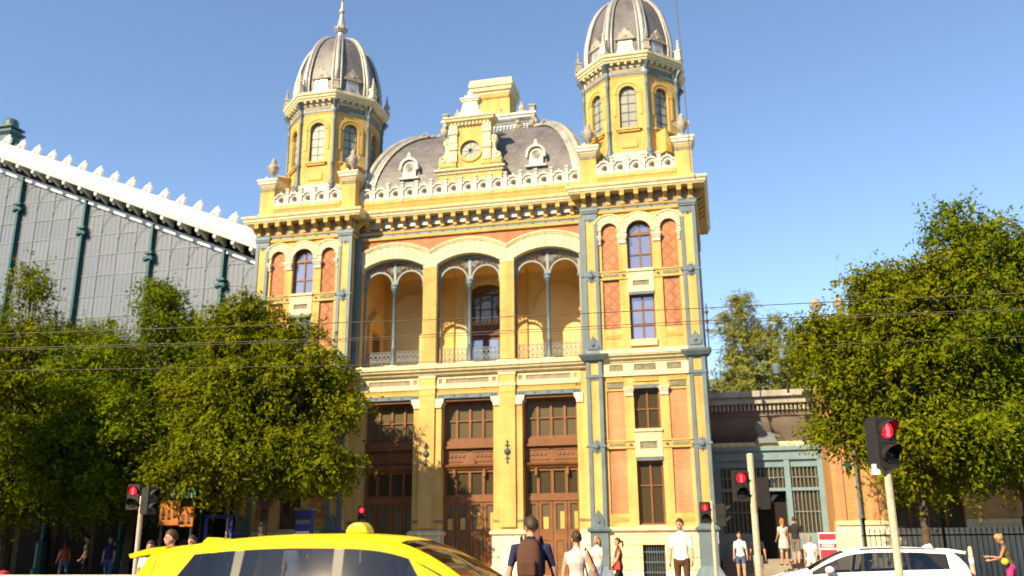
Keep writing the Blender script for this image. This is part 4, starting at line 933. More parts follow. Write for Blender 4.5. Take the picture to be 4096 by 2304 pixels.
# ------------------------------------------------------------------ octagonal domed towers
TX,TY = 6.98,2.4
mark = snapshot()
RO = 2.12
def octp(r,k): a = R(-90-22.5+45*k); return (TX+r*math.cos(a), TY+r*math.sin(a))     # vertex k; face k between k and k+1, face 0 looks to the street
AP = RO*math.cos(R(22.5)); HWf = RO*math.sin(R(22.5))
def onface(k):      # local frame: x along the face, -y outwards
    return T(TX,TY,0)@Rz(R(45*k))@T(0,-AP,0)
base_ = MB(); base_.lathe([(2.30,15.35),(2.30,16.62),(2.27,16.75),(2.23,16.80)],(TX,TY,0),8,ph=R(22.5)); base_.build('tower_base', cream2, st)
MB().lathe([(RO-0.24,16.7),(RO-0.24,20.9)],(TX,TY,0),8,ph=R(22.5)).build('tower_core', shadeint, st)
for k in range(8):
    M = onface(k)
    w0,w1 = 17.92,19.52; hw = 0.36
    fw_ = MB(); H = HWf-0.02
    fw_.box(-H,-hw,0.0,0.25,16.75,w1); fw_.box(hw,H,0.0,0.25,16.75,w1); fw_.box(-hw,hw,0.0,0.25,16.75,w0-0.0)
    xs8 = [-H]+[-hw+2*hw*i/10 for i in range(11)]+[H]
    fw_.strip([(x,w1+(math.sqrt(max(hw*hw-x*x,0)) if abs(x) < hw+1e-6 else 0)) for x in xs8],[(x,20.30) for x in xs8],0.0,0.25)
    fw_.xf(M); wall_ = fw_.build('tower_wall', ybrick, st)
    ar = MB(); ar.strip(arc(0,w1,hw+0.0,0,PI,12),arc(0,w1,hw+0.10,0,PI,12),-0.03,0.02); ar.strip(arc(0,w1,hw+0.13,0,PI,12),arc(0,w1,hw+0.24,0,PI,12),-0.05,0.02)
    ar.box(-hw-0.24,-hw-0.13,-0.035,0.02,w0+0.6,w1); ar.box(hw+0.13,hw+0.24,-0.035,0.02,w0+0.6,w1); ar.xf(M); ar.build('window_archivolt', mustard, wall_)
    sl_ = MB(); sl_.box(-0.52,0.52,-0.12,0.2,w0-0.08,w0); sl_.box(-0.46,0.46,-0.08,0.2,w0-0.16,w0-0.08); sl_.box(-0.34,0.34,-0.04,0.1,17.05,17.35); sl_.xf(M); sl_.build('window_sill', mustard, wall_)
    wf = MB(); wf.box(-hw,-hw+0.03,0.12,0.18,w0,w1); wf.box(hw-0.03,hw,0.12,0.18,w0,w1); wf.box(-0.012,0.012,0.12,0.17,w0,w1+hw)
    for z in (w0+0.02,w0+0.40,w0+0.80,w0+1.20,w1): wf.box(-hw,hw,0.12,0.17,z-0.012,z+0.012)
    wf.strip(arc(0,w1,hw-0.03,0,PI,12),arc(0,w1,hw,0,PI,12),0.12,0.18); wf.xf(M); wf_ = wf.build('tower_window', irond, st)
    for i in range(2):
        for j in range(4):
            zz = [w0+0.02,w0+0.40,w0+0.80,w0+1.20,w1]
            g_ = MB(); x0,x1 = ((-hw,-0.005),(0.005,hw))[i]; g_.box(x0,x1,0.14,0.155,zz[j],zz[j+1]); g_.xf(M); g_.build('pane', gl_tower, wf_)
        g_ = MB(); g_.xz([(0.005 if i else -0.005,w1)]+[(x,z) for x,z in (arc(0,w1,hw,0,PI/2,6) if i else arc(0,w1,hw,PI/2,PI,6))],0.14,0.155); g_.xf(M); g_.build('pane', gl_tower, wf_)
    # upper frieze
    f_ = MB(); f_.box(-H,H,-0.02,0.25,20.30,20.37); f_.xf(M); f_.build('tower_band', mustard, st)
    f_ = MB(); f_.box(-H,H,-0.05,0.25,20.37,20.47); f_.xf(M); f_.build('tower_iron_band', iron, st)
    f_ = MB(); f_.box(-H,H,0.0,0.25,20.47,20.95); f_.box(-H,-H+0.12,-0.03,0.1,20.47,20.88); f_.box(H-0.12,H,-0.03,0.1,20.47,20.88); f_.box(-H,H,-0.03,0.1,20.74,20.80); f_.xf(M); f_.build('tower_frieze', cream2, st)
    f_ = MB(); f_.box(-H+0.12,H-0.12,-0.012,0.1,20.50,20.73); f_.xf(M); f_.build('relief_plate', tilep if k in (1,2,3,5,6) else friez, st)
    for q in range(5):
        d_ = MB(); x = -0.6+q*0.30; d_.box(x-0.05,x+0.05,-0.20,0.0,20.82,20.92); d_.xf(M); d_.build('tower_modillion', cream, st)
    # dome lucarne
    l_ = MB(); y0 = -0.12+0.20
    l_.xz([(-0.60,21.34),(0.60,21.34),(0.50,21.46),(0.35,21.60),(0.30,21.80),(0.30,22.12),(-0.30,22.12),(-0.30,21.80),(-0.35,21.60),(-0.50,21.46)],y0,y0+0.5); l_.xf(M); lu = l_.build('dome_lucarne', zincs, st)
    h_ = MB(); h_.box(-0.42,0.42,y0-0.08,y0+0.6,22.12,22.22); h_.xz([(-0.36,22.22),(0.36,22.22),(0.24,22.46),(0.10,22.54),(0,22.74),(-0.10,22.54),(-0.24,22.46)],y0-0.04,y0+0.7); h_.ball((0,y0-0.05,22.30),0.10,0.06,0.09,6,4); h_.xf(M); h_.build('lucarne_hood', statg, lu)
    g_ = MB(); g_.box(-0.16,0.16,y0-0.01,y0+0.02,21.60,22.02); g_.xf(M); g_.build('lucarne_louvre', zinc, lu)
for k in range(8):
    x,y = octp(RO+0.04,k); a = R(-90-22.5+45*k); ux,uy = math.cos(a),math.sin(a)
    c_ = MB(); c_.lathe([(0.16,16.62),(0.16,16.80),(0.13,16.86),(0.115,16.98),(0.085,17.05),(0.08,17.75),(0.10,17.78),(0.10,17.86),(0.075,17.90),(0.07,19.85),(0.095,19.9),(0.08,19.96),(0.075,20.28),(0.11,20.34),(0.11,20.42)],(x,y,0),8); c_.build('corner_column', iron, st, True)
    p_ = MB(); p_.lathe([(0.0,16.35),(0.14,16.42),(0.20,16.55),(0.20,16.64),(0.15,16.66)],(x+ux*0.04,y+uy*0.04,0),8); p_.build('column_corbel', iron, st)
    b_ = MB(); b_.tube([(x,y,20.40),(x+ux*0.02,y+uy*0.02,20.55),(x+ux*0.12,y+uy*0.12,20.72),(x+ux*0.22,y+uy*0.22,20.86)],[0.10,0.09,0.11,0.12],6); b_.ball((x+ux*0.05,y+uy*0.05,20.62),0.10,0.10,0.10,6,5); b_.build('corner_bracket', iron, st)
    px,py = octp(2.36,k)
    q_ = MB(); q_.box(-0.15,0.15,-0.15,0.15,0,0.14); q_.box(-0.11,0.11,-0.11,0.11,0.14,0.42); q_.box(-0.14,0.14,-0.14,0.14,0.42,0.48); q_.lathe([(0.10,0.48),(0.06,0.56),(0.09,0.64),(0.04,0.70),(0.055,0.80),(0.03,0.88),(0.045,0.98),(0.0,1.08)],(0,0,0),7); q_.xf(T(px,py,21.32)@Rz(a)); q_.build('corner_pinnacle', cream2 if k%2 == 0 else statg, st)
octpath = [octp(RO,k) for k in range(8)]
MB().sweep([(-0.3,20.92),(0.22,20.93),(0.24,21.0),(0.28,21.03),(0.30,21.12),(0.35,21.16),(0.36,21.28),(0.10,21.36),(-0.3,21.38)],octpath,closed=True).build('tower_cornice', cream, st)
def dome_r(t): return 1.96*(1-t**2.6)**(1/2.1)*(1+0.02*math.sin(PI*min(t*2.2,1)))
dm_ = MB(); ND = 18
DZ0,DH = 21.30,3.85
dm_.lathe([(max(dome_r(i/ND*0.985),0.22),DZ0+DH*i/ND) for i in range(ND+1)],(TX,TY,0),8,ph=R(22.5)); dm_.build('dome', slate, st)
for k in range(8):
    a = R(-90-22.5+45*k); pts=[]; pa=[]; pb=[]
    for i in range(ND+1):
        r_ = max(dome_r(i/ND*0.985),0.22); z = DZ0+DH*i/ND
        pts.append((TX+(r_+0.01)*math.cos(a),TY+(r_+0.01)*math.sin(a),z+0.02))
        tx,ty = -math.sin(a),math.cos(a); w = 0.19*(0.35+0.65*r_/1.96)
        pa.append((TX+r_*math.cos(a)-tx*w-0.06*math.cos(a)*0,TY+r_*math.sin(a)-ty*w,z)); pb.append((TX+r_*math.cos(a)+tx*w,TY+r_*math.sin(a)+ty*w,z))
    rb_ = MB(); rb_.tube(pts,[0.13*(0.5+0.5*dome_r(i/ND*0.985)/1.96) for i in range(ND+1)],7); rb_.tube(pa,0.05,5); rb_.tube(pb,0.05,5); rb_.build('dome_rib', zincl, st, True)
sp_ = MB(); sp_.lathe([(0.34,25.0),(0.34,25.12),(0.22,25.2),(0.17,25.32),(0.17,25.60),(0.24,25.66),(0.30,25.78),(0.30,25.90),(0.24,25.98),(0.20,26.02),(0.10,26.60),(0.07,26.72),(0.14,26.82),(0.14,26.90),(0.06,27.0),(0.04,27.4),(0.08,27.5),(0.03,27.6),(0.02,28.4),(0.0,28.5)],(TX,TY,0),10); sp_.build('spire', zinc, st)
cr_ = MB()
for k in range(8): a = 2*PI*k/8; cr_.ball((TX+0.28*math.cos(a),TY+0.28*math.sin(a),25.84),0.08,0.08,0.11,6,4)
cr_.build('spire_crown', statg, st)
# curved buttress scrolls at the sides of the towers
for k in (7,1):
    M = onface(k)
    b_ = MB(); b_.xz([(-0.42,16.7),(-0.10,16.7),(-0.12,17.1),(-0.25,17.45),(-0.42,17.7)],-0.55,0.0); b_.xf(M); b_.build('buttress_scroll', mustard, st)
TOW = [o for o in new_since(mark) if o.parent == st]
for o in TOW:
    c = copy_tree(o, st); c.location.x -= 2*TX+0.10; c.location.z += 0.10
for o in TOW: o.location.z += 0.10
# lower roofs between the towers and the mansard
for s_ in (-1,1):
    b_ = MB(); x0,x1 = sorted((s_*4.95,s_*9.2)); b_.box(x0,x1,4.2,8.0,15.3,16.4); b_.build('tower_side_roof', zincs, st)
    b_ = MB(); x0,x1 = sorted((s_*4.3,s_*5.4)); b_.sweep([(-0.1,18.6),(0.05,18.6),(0.12,18.75),(0.2,18.8),(0.22,18.95),(-0.1,19.0)],[(x0,6.6),(x1,6.6)]); b_.build('rear_cornice', zincs, st)
# ================================================================== glazed train hall to the left
hall = thing('train_hall', 'glazed iron train hall with white sloping eave beside the left tower', 'train hall', (-9.8,1.2,0))
HO = Vector((-9.8,1.2,0))
class HB(MB):
    def build(s, name, m, parent=None, smooth=False, loc=None, rotz=0.0):
        if parent is hall: s.v = [(x-HO.x,y-HO.y,z-HO.z) for x,y,z in s.v]
        else: s.v = [(x-HO.x,y-HO.y,z-HO.z) for x,y,z in s.v]
        return MB.build(s, name, m, parent, smooth, loc, rotz)
GY = 1.2
barm = mat('glazing_bar_grey', (0.13,0.14,0.14), 0.6)
turm = mat('turret_green', (0.05,0.115,0.12), 0.5, var=0.2)
def rl(x): return 13.80+0.413*(-10.2-x)
XR,XL = -9.46,-40.0
def rake(prof, x0=XR, x1=XL):
    m_ = HB(); n = len(prof)
    vs = [(x0,y,rl(x0)+z) for y,z in prof]+[(x1,y,rl(x1)+z) for y,z in prof]
    fs = [(i,(i+1)%n,(i+1)%n+n,i+n) for i in range(n)]+[tuple(range(n)),tuple(range(2*n-1,n-1,-1))]
    return m_.add(vs,fs)
rake([(GY-0.10,-0.10),(GY-0.10,0.13),(GY+0.2,0.13),(GY+0.2,-0.10)]).build('rake_beam', white_p, hall)
rake([(GY+0.05,0.13),(GY+0.05,0.95),(GY+0.2,0.95),(GY+0.2,0.13)]).build('soffit_board', dark, hall)  # black strip puts the dark of the gap under the eave into colour
rake([(y,z-0.30) for y,z in [(GY-0.95,0.80),(GY-0.98,0.84),(GY-1.02,0.96),(GY-0.97,0.98),(GY-0.97,1.02),(GY-1.05,1.05),(GY-1.04,1.12),(GY-0.98,1.14),(GY-1.0,1.22),(GY-0.92,1.42),(GY-0.76,1.60),(GY-0.55,1.72),(GY-0.2,1.80),(GY+0.3,1.84),(GY+0.3,0.95)]]).build('eave_cornice', white_p, hall)
x = -9.9; i = 0
while x > -31:
    b_ = HB(); z = rl(x)-0.30
    b_.add([(x-0.06,GY,z+0.50),(x+0.06,GY,z+0.50),(x+0.06,GY-0.70,z+0.78),(x-0.06,GY-0.70,z+0.78),(x-0.06,GY,z+0.95),(x+0.06,GY,z+0.95),(x+0.06,GY-0.9,z+0.95),(x-0.06,GY-0.9,z+0.95)],[(0,3,2,1),(4,5,6,7),(0,1,5,4),(1,2,6,5),(2,3,7,6),(3,0,4,7)])
    b_.ball((x,GY-0.84,z+0.74),0.12,0.10,0.14,7,5); b_.ball((x,GY-0.70,z+0.60),0.09,0.08,0.09,6,4)
    b_.build('eave_bracket', white_p, hall)
    a_ = HB(); xa = x-0.3; za = rl(xa)+1.46; ya = GY-0.45
    a_.tube([(xa-0.30,ya,za+0.02),(xa-0.16,ya,za+0.10),(xa-0.02,ya,za+0.26),(xa+0.12,ya,za+0.46)],[0.12,0.17,0.17,0.05],7,flat=0.7)
    a_.ball((xa+0.08,ya,za+0.16),0.17,0.12,0.20,7,5); a_.ball((xa-0.22,ya,za+0.0),0.14,0.12,0.10,6,4)
    a_.build('antefix', white_p, hall)
    for hh in (0.15,0.46,0.78):
        s_ = HB(); xs2 = x-hh; zz = rl(xs2)-0.30
        s_.tube([(xs2,GY-1.0,zz+1.22),(xs2-0.01,GY-0.925,zz+1.42),(xs2-0.02,GY-0.765,zz+1.60),(xs2-0.03,GY-0.555,zz+1.725)],0.014,4); s_.build('cornice_seam', ironlt, hall)
    x -= 0.93; i += 1
# posts with collars
PST = [-11.7-3.83*k for k in range(8)]
for x in PST:
    zt = rl(x)+0.05
    p = HB(); p.box(x-0.06,x+0.06,GY-0.20,GY+0.1,0.0,zt); p.box(x-0.10,x+0.10,GY-0.10,GY+0.05,0.0,zt); p.build('hall_post', irond, hall)
    c_ = HB(); c_.box(x-0.2,x+0.2,GY-0.30,GY+0.0,zt-1.75,zt-1.62); c_.ball((x-0.17,GY-0.2,zt-1.75),0.11,0.11,0.14,7,5); c_.ball((x+0.17,GY-0.2,zt-1.75),0.11,0.11,0.14,7,5); c_.box(x-0.2,x+0.2,GY-0.3,GY+0.05,zt-1.5,zt-1.40); c_.build('post_collar', irond, hall)
    b_ = HB(); b_.lathe([(0.35,0.0),(0.35,0.5),(0.26,0.6),(0.24,1.6),(0.30,1.7)],(x,GY-0.1,0),8); b_.build('post_base', irond, hall)
cols = [-9.5,-9.79]+[-11.7+0.9575*2-0.9575*k for k in range(20)]
cols = sorted(set(round(c,4) for c in cols if c > -30), reverse=True)
rowz = [4.6+1.02*k for k in range(17)]
for i in range(len(cols)-1):
    xa,xb = cols[i],cols[i+1]
    for j in range(len(rowz)-1):
        z0,z1 = rowz[j],rowz[j+1]
        la,lb = rl(xa)-0.02, rl(xb)-0.02
        if max(la,lb) <= z0+0.03: continue
        g = 0.015
        pa,pb = min(z1-g,la),min(z1-g,lb)
        tilt = 0.006*math.sin(i*3.7+j*5.1)
        pts = [(xb+g,z0+g),(xa-g,z0+g)]
        if pa > z0+g: pts.append((xa-g,pa))
        if pb > z0+g: pts.append((xb+g,pb))
        if len(pts) < 3: continue
        p = HB(); p.xz(pts,GY+0.02,GY+0.035)
        p.v = [(x,y+tilt*(z-z0),z) for x,y,z in p.v]
        p.build('pane', gl_hall, hall)
    m_ = HB(); m_.box(xb-0.022,xb+0.022,GY-0.01,GY+0.05,4.5,rl(xb)); m_.build('mullion', irond if False else iron, hall)
    gb_ = HB()
    for q in (1,2,3):
        xx = xa+(xb-xa)*q/4; gb_.box(xx-0.005,xx+0.005,GY+0.012,GY+0.03,4.5,rl(xx))
    gb_.build('glazing_bars', barm, hall)
for z in rowz[1:]:
    xr = min(-9.5,-10.2-(z-13.80)/0.413)
    if xr > -30: 
        t_ = HB(); t_.box(-30,xr,GY-0.005,GY+0.055,z-0.018,z+0.018); t_.build('glazing_rail', ironlt, hall)
# curved braces drawn under the rake in each bay
for x in cols[2:]:
    zt = rl(x); br_ = HB(); br_.tube([(x,GY-0.02,zt-1.3),(x+0.10,GY-0.02,zt-0.9),(x+0.35,GY-0.02,zt-0.5),(x+0.75,GY-0.02,zt-0.42)],0.009,4); br_.build('rake_brace', iron, hall)
h_ = HB(); h_.box(XL,-30,GY,GY+0.05,4.5,20); h_.build('far_glazing', gl_hall, hall)
rs = HB(); rs.add([(XR,GY+0.3,rl(XR)+1.5),(XL,GY+0.3,rl(XL)+1.5),(XL,60,rl(XL)+1.5),(XR,60,rl(XR)+1.5)],[(0,1,2,3)]); rs.build('hall_roof', zinc, hall)
iw = HB(); iw.box(XL,XR,GY+3.0,GY+3.2,0,13.0); iw.build('hall_interior', shadeint, hall)
# ground storey of the hall: dark shop band with posters, transom, doors
b_ = HB(); b_.box(XL,-9.5,GY+0.15,GY+0.35,0.0,4.5); b_.build('hall_base_wall', shadeint, hall)
b_ = HB(); b_.box(XL,-9.5,GY-0.10,GY+0.16,4.05,4.55); b_.build('hall_transom', iron, hall)
for k in range(10):
    x = -10.5-1.9*k
    d_ = HB(); d_.box(x-0.75,x+0.75,GY+0.08,GY+0.16,0.3,3.9); d_.build('shop_window', dark, hall)  # black panes put the shade under the trees into their colour
greenp = mat('green_poster', (0.14,0.26,0.13), 0.6, var=0.2, vscale=3); orangep = mat('orange_sign', (0.38,0.12,0.006), 0.6, var=0.15, vscale=3); bluep = mat('blue_sign', (0.03,0.05,0.30), 0.5, var=0.15); redp = mat('red_sign', (0.60,0.03,0.06), 0.55, var=0.1); whitep = mat('white_sign', (0.75,0.73,0.70), 0.6, var=0.08)  # green and orange darkened so the hoarding looks shaded
# roof lantern turret on the hall
ln = thing('roof_turret', 'green iron turret rising behind the hall eave at left edge', 'turret', (-31.2,8.0,22.7)); ln.scale = (0.62,0.62,0.62)
q = MB(); q.box(-0.7,0.7,-0.7,0.7,0.0,4.6); q.build('turret_body', turm, ln)
q = MB()
for z0,z1,w in ((4.6,4.75,0.85),(4.75,4.95,1.0),(4.95,5.05,0.8),(5.05,5.3,0.7),(5.3,5.45,0.95),(5.45,5.55,0.8)): q.box(-w,w,-w,w,z0,z1)
q.build('turret_mouldings', turm, ln)
q = MB(); q.lathe([(0.72,5.55),(0.70,6.1),(0.6,6.2),(0.62,6.3),(0.35,6.45),(0.0,6.55)],(0,0,0),12); q.build('turret_cap', turm, ln)
q = MB()
for k in (-1,1): q.xz([(k*0.7,3.2),(k*1.3,3.2),(k*1.25,3.6),(k*0.95,3.7),(k*0.7,4.2)],-0.15,0.15)
q.build('turret_console', turm, ln)

# ================================================================== low entrance annex to the right, set back
an = thing('entrance_annex', 'low teal iron entrance link with barred windows, set back between pavilion and wing', 'annex', (11.55,3.6,0.05))
AO = Vector((11.55,3.0,0))
teal = mat('teal_paint', (0.18,0.28,0.32), 0.5, var=0.15, vscale=1.6, fine=0.06, streak=0.12)
roofp = mat('grey_roof_panel', (0.17,0.14,0.12), 0.7, var=0.18, fine=0.08)
def ab(x0,x1,y0,y1,z0,z1): return MB().box(x0-AO.x,x1-AO.x,y0-AO.y,y1-AO.y,z0,z1)
ab(9.45,13.7,3.6,9.0,0.0,6.9).build('annex_core', shadeint, an)
ab(9.4,13.75,2.55,9.0,6.98,7.22).build('annex_cornice', zinc, an)
ab(9.4,13.75,2.70,3.6,6.72,6.98).build('annex_cornice_bed', zinc, an)
for k in range(26):
    x = 9.5+k*0.162; ab(x,x+0.085,2.82,3.1,6.46,6.72).build('annex_dentil', zinc, an)
ab(9.45,13.7,3.0,3.6,6.25,6.72).build('annex_frieze', roofp, an)
fz = MB()
for i in range(8):
    a0,a1 = i/8*PI/2,(i+1)/8*PI/2
    fz.add([(-2.1,0.55-0.5*math.sin(a0),5.2+1.1*(1-math.cos(a0))*0+1.1*i/8),(2.15,0.55-0.5*math.sin(a0),5.2+1.1*i/8),(2.15,0.55-0.5*math.sin(a1),5.2+1.1*(i+1)/8),(-2.1,0.55-0.5*math.sin(a1),5.2+1.1*(i+1)/8)],[(0,1,2,3)])
fz.build('annex_cove', roofp, an)
ab(9.45,13.7,2.85,3.6,5.02,5.20).build('annex_rail', cream2, an)
for k in range(12):
    x = 9.6+k*0.35; ab(x,x+0.25,2.83,3.0,5.05,5.17).build('rail_panel', cream, an)
ab(9.45,13.7,2.80,3.6,4.86,5.02).build('annex_lintel', teal, an)
ab(9.45,13.7,2.90,3.6,4.50,4.86).build('annex_lintel', teal, an)
ca = MB(); ca.ball((-0.25,-0.25,5.75),0.18,0.12,0.26,8,6); ca.xz([(-0.45,5.15),(0.45,5.15),(0.30,5.45),(0.10,5.55),(-0.10,5.55),(-0.30,5.45)],-0.3,-0.1); ca.tube([(-0.25,-0.2,5.6),(0.1,-0.22,5.5),(0.55,-0.2,5.4)],[0.1,0.09,0.03],6); ca.build('cartouche', ironlt, an)
for x0,x1 in ((9.45,9.7),(10.85,11.0),(12.15,12.36),(13.40,13.70)): ab(x0,x1,2.92,3.5,0.7,4.5).build('iron_frame_post', teal, an)
for (x0,x1,z0,z1) in ((9.7,10.85,3.42,4.22),(11.0,12.15,3.42,4.22),(12.36,13.40,3.42,4.22),(9.7,10.85,1.70,3.30),(12.36,13.40,1.70,3.30)):
    w_ = ab(x0,x1,3.12,3.2,z0,z1).build('barred_window', gl_dark, an)
    for q in range(7):
        xx = x0+(x1-x0)*(q+0.5)/7; ab(xx-0.016,xx+0.016,3.04,3.07,z0,z1).build('window_bar', ironlt, w_)
    ab(x0,x1,3.03,3.08,(z0+z1)/2-0.018,(z0+z1)/2+0.018).build('window_bar', ironlt, w_)
for x0,x1 in ((9.7,10.85),(12.36,13.40)):
    ab(x0,x1,3.0,3.4,0.7,1.70).build('panelled_apron', teal, an); ab(x0+0.12,x1-0.12,2.97,3.02,0.85,1.55).build('apron_panel', teal, an)
    ab(x0,x1,2.98,3.4,3.30,3.42).build('transom_bar', teal, an); ab(x0,x1,3.0,3.4,4.22,4.5).build('head_panel', teal, an)
ab(11.0,12.15,2.98,3.4,3.30,3.42).build('transom_bar', teal, an); ab(11.0,12.15,3.0,3.4,4.22,4.5).build('head_panel', teal, an)
ab(11.0,12.15,3.5,3.58,0.7,3.30).build('doorway_dark', dark, an)
for i in range(4):
    ab(9.55,13.6,1.6+0.35*i,3.6,0.08+0.165*i,0.08+0.165*(i+1)).build('entrance_step', paving, an)

# ================================================================== brick wing at the right behind the trees
wg = thing('brick_wing', 'orange brick station wing with barred windows behind the right trees', 'building', (13.6,1.0,0))
WO = Vector((13.6,1.0,0))
def wb(x0,x1,y0,y1,z0,z1): return MB().box(x0-WO.x,x1-WO.x,y0-WO.y,y1-WO.y,z0,z1)
wins = [(15.55,17.95),(20.3,22.7),(25.0,27.4)]
segs = [(13.62,15.55),(17.95,20.3),(22.7,25.0),(27.4,32.0)]
for a,b in segs: wb(a,b,1.0,1.5,2.13,7.2).build('wing_wall', obrick, wg)
for a,b in wins:
    wb(a,b,1.0,1.5,4.75,7.2).build('wing_wall', obrick, wg)
    wb(a,b,0.95,1.5,4.57,4.78).build('iron_lintel', iron, wg)
    f_ = MB(); w = b-a
    for q in range(5): f_.box(a+w*q/4-0.045-WO.x,a+w*q/4+0.045-WO.x,0.2,0.3,1.85,4.57)
    for z in (1.85,2.75,3.65,4.53): f_.box(a-WO.x,b-WO.x,0.21,0.29,z-0.04,z+0.04)
    fw2 = f_.build('window', wood, wg)
    for q in range(4):
        for j,(z0,z1) in enumerate(((1.9,2.7),(2.8,3.6),(3.7,4.5))): wb(a+w*q/4+0.05,a+w*(q+1)/4-0.05,1.24,1.26,z0,z1).build('pane', gl_dark, fw2)
    wb(a,b,0.9,1.5,1.62,1.85).build('window_sill', cream2, wg)
wb(13.6,32.0,0.88,1.5,0.1,1.62).build('wing_plinth', cream2, wg)
for a,b in segs: wb(a,b,0.84,1.5,1.98,2.13).build('plinth_moulding', cream, wg); wb(a,b,0.90,1.5,1.62,1.98).build('plinth_course', cream2, wg)
wb(13.78,14.0,0.93,1.1,2.13,7.2).build('brick_quoin', rbrick, wg)
wb(14.9,15.1,0.93,1.1,2.13,7.2).build('brick_quoin', rbrick, wg)
wb(13.55,32.0,0.75,1.5,7.2,7.5).build('wing_cornice', cream, wg)
wb(13.6,32.0,1.5,9.0,0.0,7.4).build('wing_core', obrick, wg)
wb(13.55,15.2,1.2,2.6,7.5,8.3).build('attic_block', ybrick2, wg)
for x,z in ((13.75,8.3),(14.6,8.3)):
    wb(x-0.28,x+0.28,1.2,1.8,z,z+1.2).build('attic_pedestal', ybrick2, wg); wb(x-0.36,x+0.36,1.12,1.88,z+1.2,z+1.42).build('pedestal_cap', cream2, wg)
    u = MB(); u.lathe([(0.16,9.72),(0.08,9.80),(0.07,9.95),(0.22,10.10),(0.26,10.28),(0.16,10.40),(0.05,10.52),(0.0,10.56)],(x-WO.x,0.5,0),9); u.build('urn', statg, wg, True)
wb(13.95,14.4,1.3,1.5,8.3,9.0).build('attic_railing', stonew, wg)
pp = MB(); pp.tube([(14.47-WO.x,-0.16,0.1),(14.47-WO.x,-0.16,7.2)],0.06,8)
for z in (2.2,4.3,6.2): pp.lathe([(0.085,z),(0.085,z+0.12)],(14.47-WO.x,-0.16,0),8)
pp.build('drainpipe', iron, wg)
a_ = MB(); xx = 14.2-WO.x; a_.box(xx-0.02,xx+0.02,-0.06,-0.02,3.7,4.5); a_.xz([(xx-0.13,4.1),(xx,3.97),(xx+0.13,4.1),(xx,4.23)],-0.1,0.0)
for s_ in (-1,1): a_.box(xx-0.08,xx+0.08,-0.06,-0.02,4.1+s_*0.25-0.02,4.1+s_*0.25+0.02); a_.ball((xx,-0.04,4.1+s_*0.34),0.04,0.03,0.05,6,4)
a_.build('wall_anchor', irond, wg)
# pale block far behind the right tree
fb = thing('pale_apartment_block', 'pale distant block with flat roof edge showing above the right tree', 'building', (26,32,0))
MB().box(-5.5,8,0,10,0,17.9).build('block_wall', mat('pale_render', (0.42,0.43,0.45), 0.8), fb)
MB().box(-6.3,8.5,-0.6,10.5,17.9,18.3).build('block_roof', zinc, fb)
for k in range(6):
    for j in range(5): w_ = MB(); w_.box(-4.8+k*2.1,-3.8+k*2.1,-0.02,0.1,2.4+j*3.1,4.2+j*3.1); w_.build('window', gl_dark, fb)
q = MB(); q.tube([(-5.0,1,18.3),(-5.0,1,20.0)],0.04,5); q.build('aerial', ironlt, fb)
# tall iron railing in front of the wing
fe = thing('iron_fence', 'black spiked iron fence in front of the brick wing', 'fence', (14.2,-1.6,0))
for k in range(62):
    x = 0.16*k; b_ = MB(); b_.tube([(x,0,0.1),(x,0,1.72)],0.013,5); b_.tube([(x,0,1.72),(x,0,1.86)],[0.026,0.002],5); b_.build('fence_bar', irond if False else dark, fe)
for z in (0.30,1.60): b_ = MB(); b_.box(-0.1,9.9,-0.02,0.02,z-0.025,z+0.025); b_.build('fence_rail', dark, fe)
for k in range(5): b_ = MB(); b_.box(k*2.4-0.04,k*2.4+0.04,-0.04,0.04,0.0,2.05); b_.ball((k*2.4,0,2.1),0.06,0.06,0.07,6,5); b_.build('fence_post', dark, fe)
b_ = MB(); b_.box(-0.1,9.9,-0.14,0.14,0.05,0.28); b_.build('fence_base', cream2, fe)

# unseen plain frontage added across the square, behind the camera: it is mirrored in the windows and closes off the low sky
front_m = mat('frontage_render', (0.34,0.28,0.21), 0.85, var=0.2, vscale=0.2); 
for k,(x0,x1,h,y1) in enumerate(((-75,-48,21,-66),(-47,-22,24,-70),(-21,6,22,-72),(7,34,25,-72),(35,62,21,-70),(63,90,23,-66))):
    m_ = MB(); m_.box(x0,x1,y1-14,y1,-0.1,h); m_.box(x0-0.5,x1+0.5,y1-14,y1+0.6,h,h+0.6)
    nx = int((x1-x0)/2.6)
    for i in range(nx):
        for j in range(int(h/3.7)):
            xx = x0+1.0+i*2.6; zz = 1.2+j*3.7; m_.box(xx-0.15,xx+1.35,y1-0.02,y1+0.10,zz-0.2,zz); m_.box(xx-0.15,xx+1.35,y1-0.02,y1+0.12,zz+2.1,zz+2.3)
    tag(m_.build('street_frontage', front_m), kind='structure')
# ================================================================== trees
def leafmat(name, c1, c2):
    m = bpy.data.materials.new(name); m.use_nodes = True; MATS[name] = m
    nt = m.node_tree; L = nt.links; b = nt.nodes['Principled BSDF']; out = nt.nodes['Material Output']
    b.inputs['Roughness'].default_value = 0.55; b.inputs['Specular IOR Level'].default_value = 0.0
    at = nd(nt,'ShaderNodeAttribute'); at.attribute_name = 'tone'
    mx = nd(nt,'ShaderNodeMix'); mx.data_type = 'RGBA'; mx.inputs[6].default_value = (*c1,1); mx.inputs[7].default_value = (*c2,1)
    L.new(at.outputs['Fac'], mx.inputs[0]); L.new(mx.outputs[2], b.inputs['Base Color'])
    tr = nd(nt,'ShaderNodeBsdfTranslucent'); L.new(mx.outputs[2], tr.inputs['Color'])
    ms = nd(nt,'ShaderNodeMixShader'); ms.inputs[0].default_value = 0.30
    L.new(b.outputs[0], ms.inputs[1]); L.new(tr.outputs[0], ms.inputs[2]); L.new(ms.outputs[0], out.inputs['Surface'])
    return m
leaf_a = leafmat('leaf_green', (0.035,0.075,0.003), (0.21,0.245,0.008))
leaf_b = leafmat('leaf_olive', (0.042,0.075,0.003), (0.25,0.255,0.009))
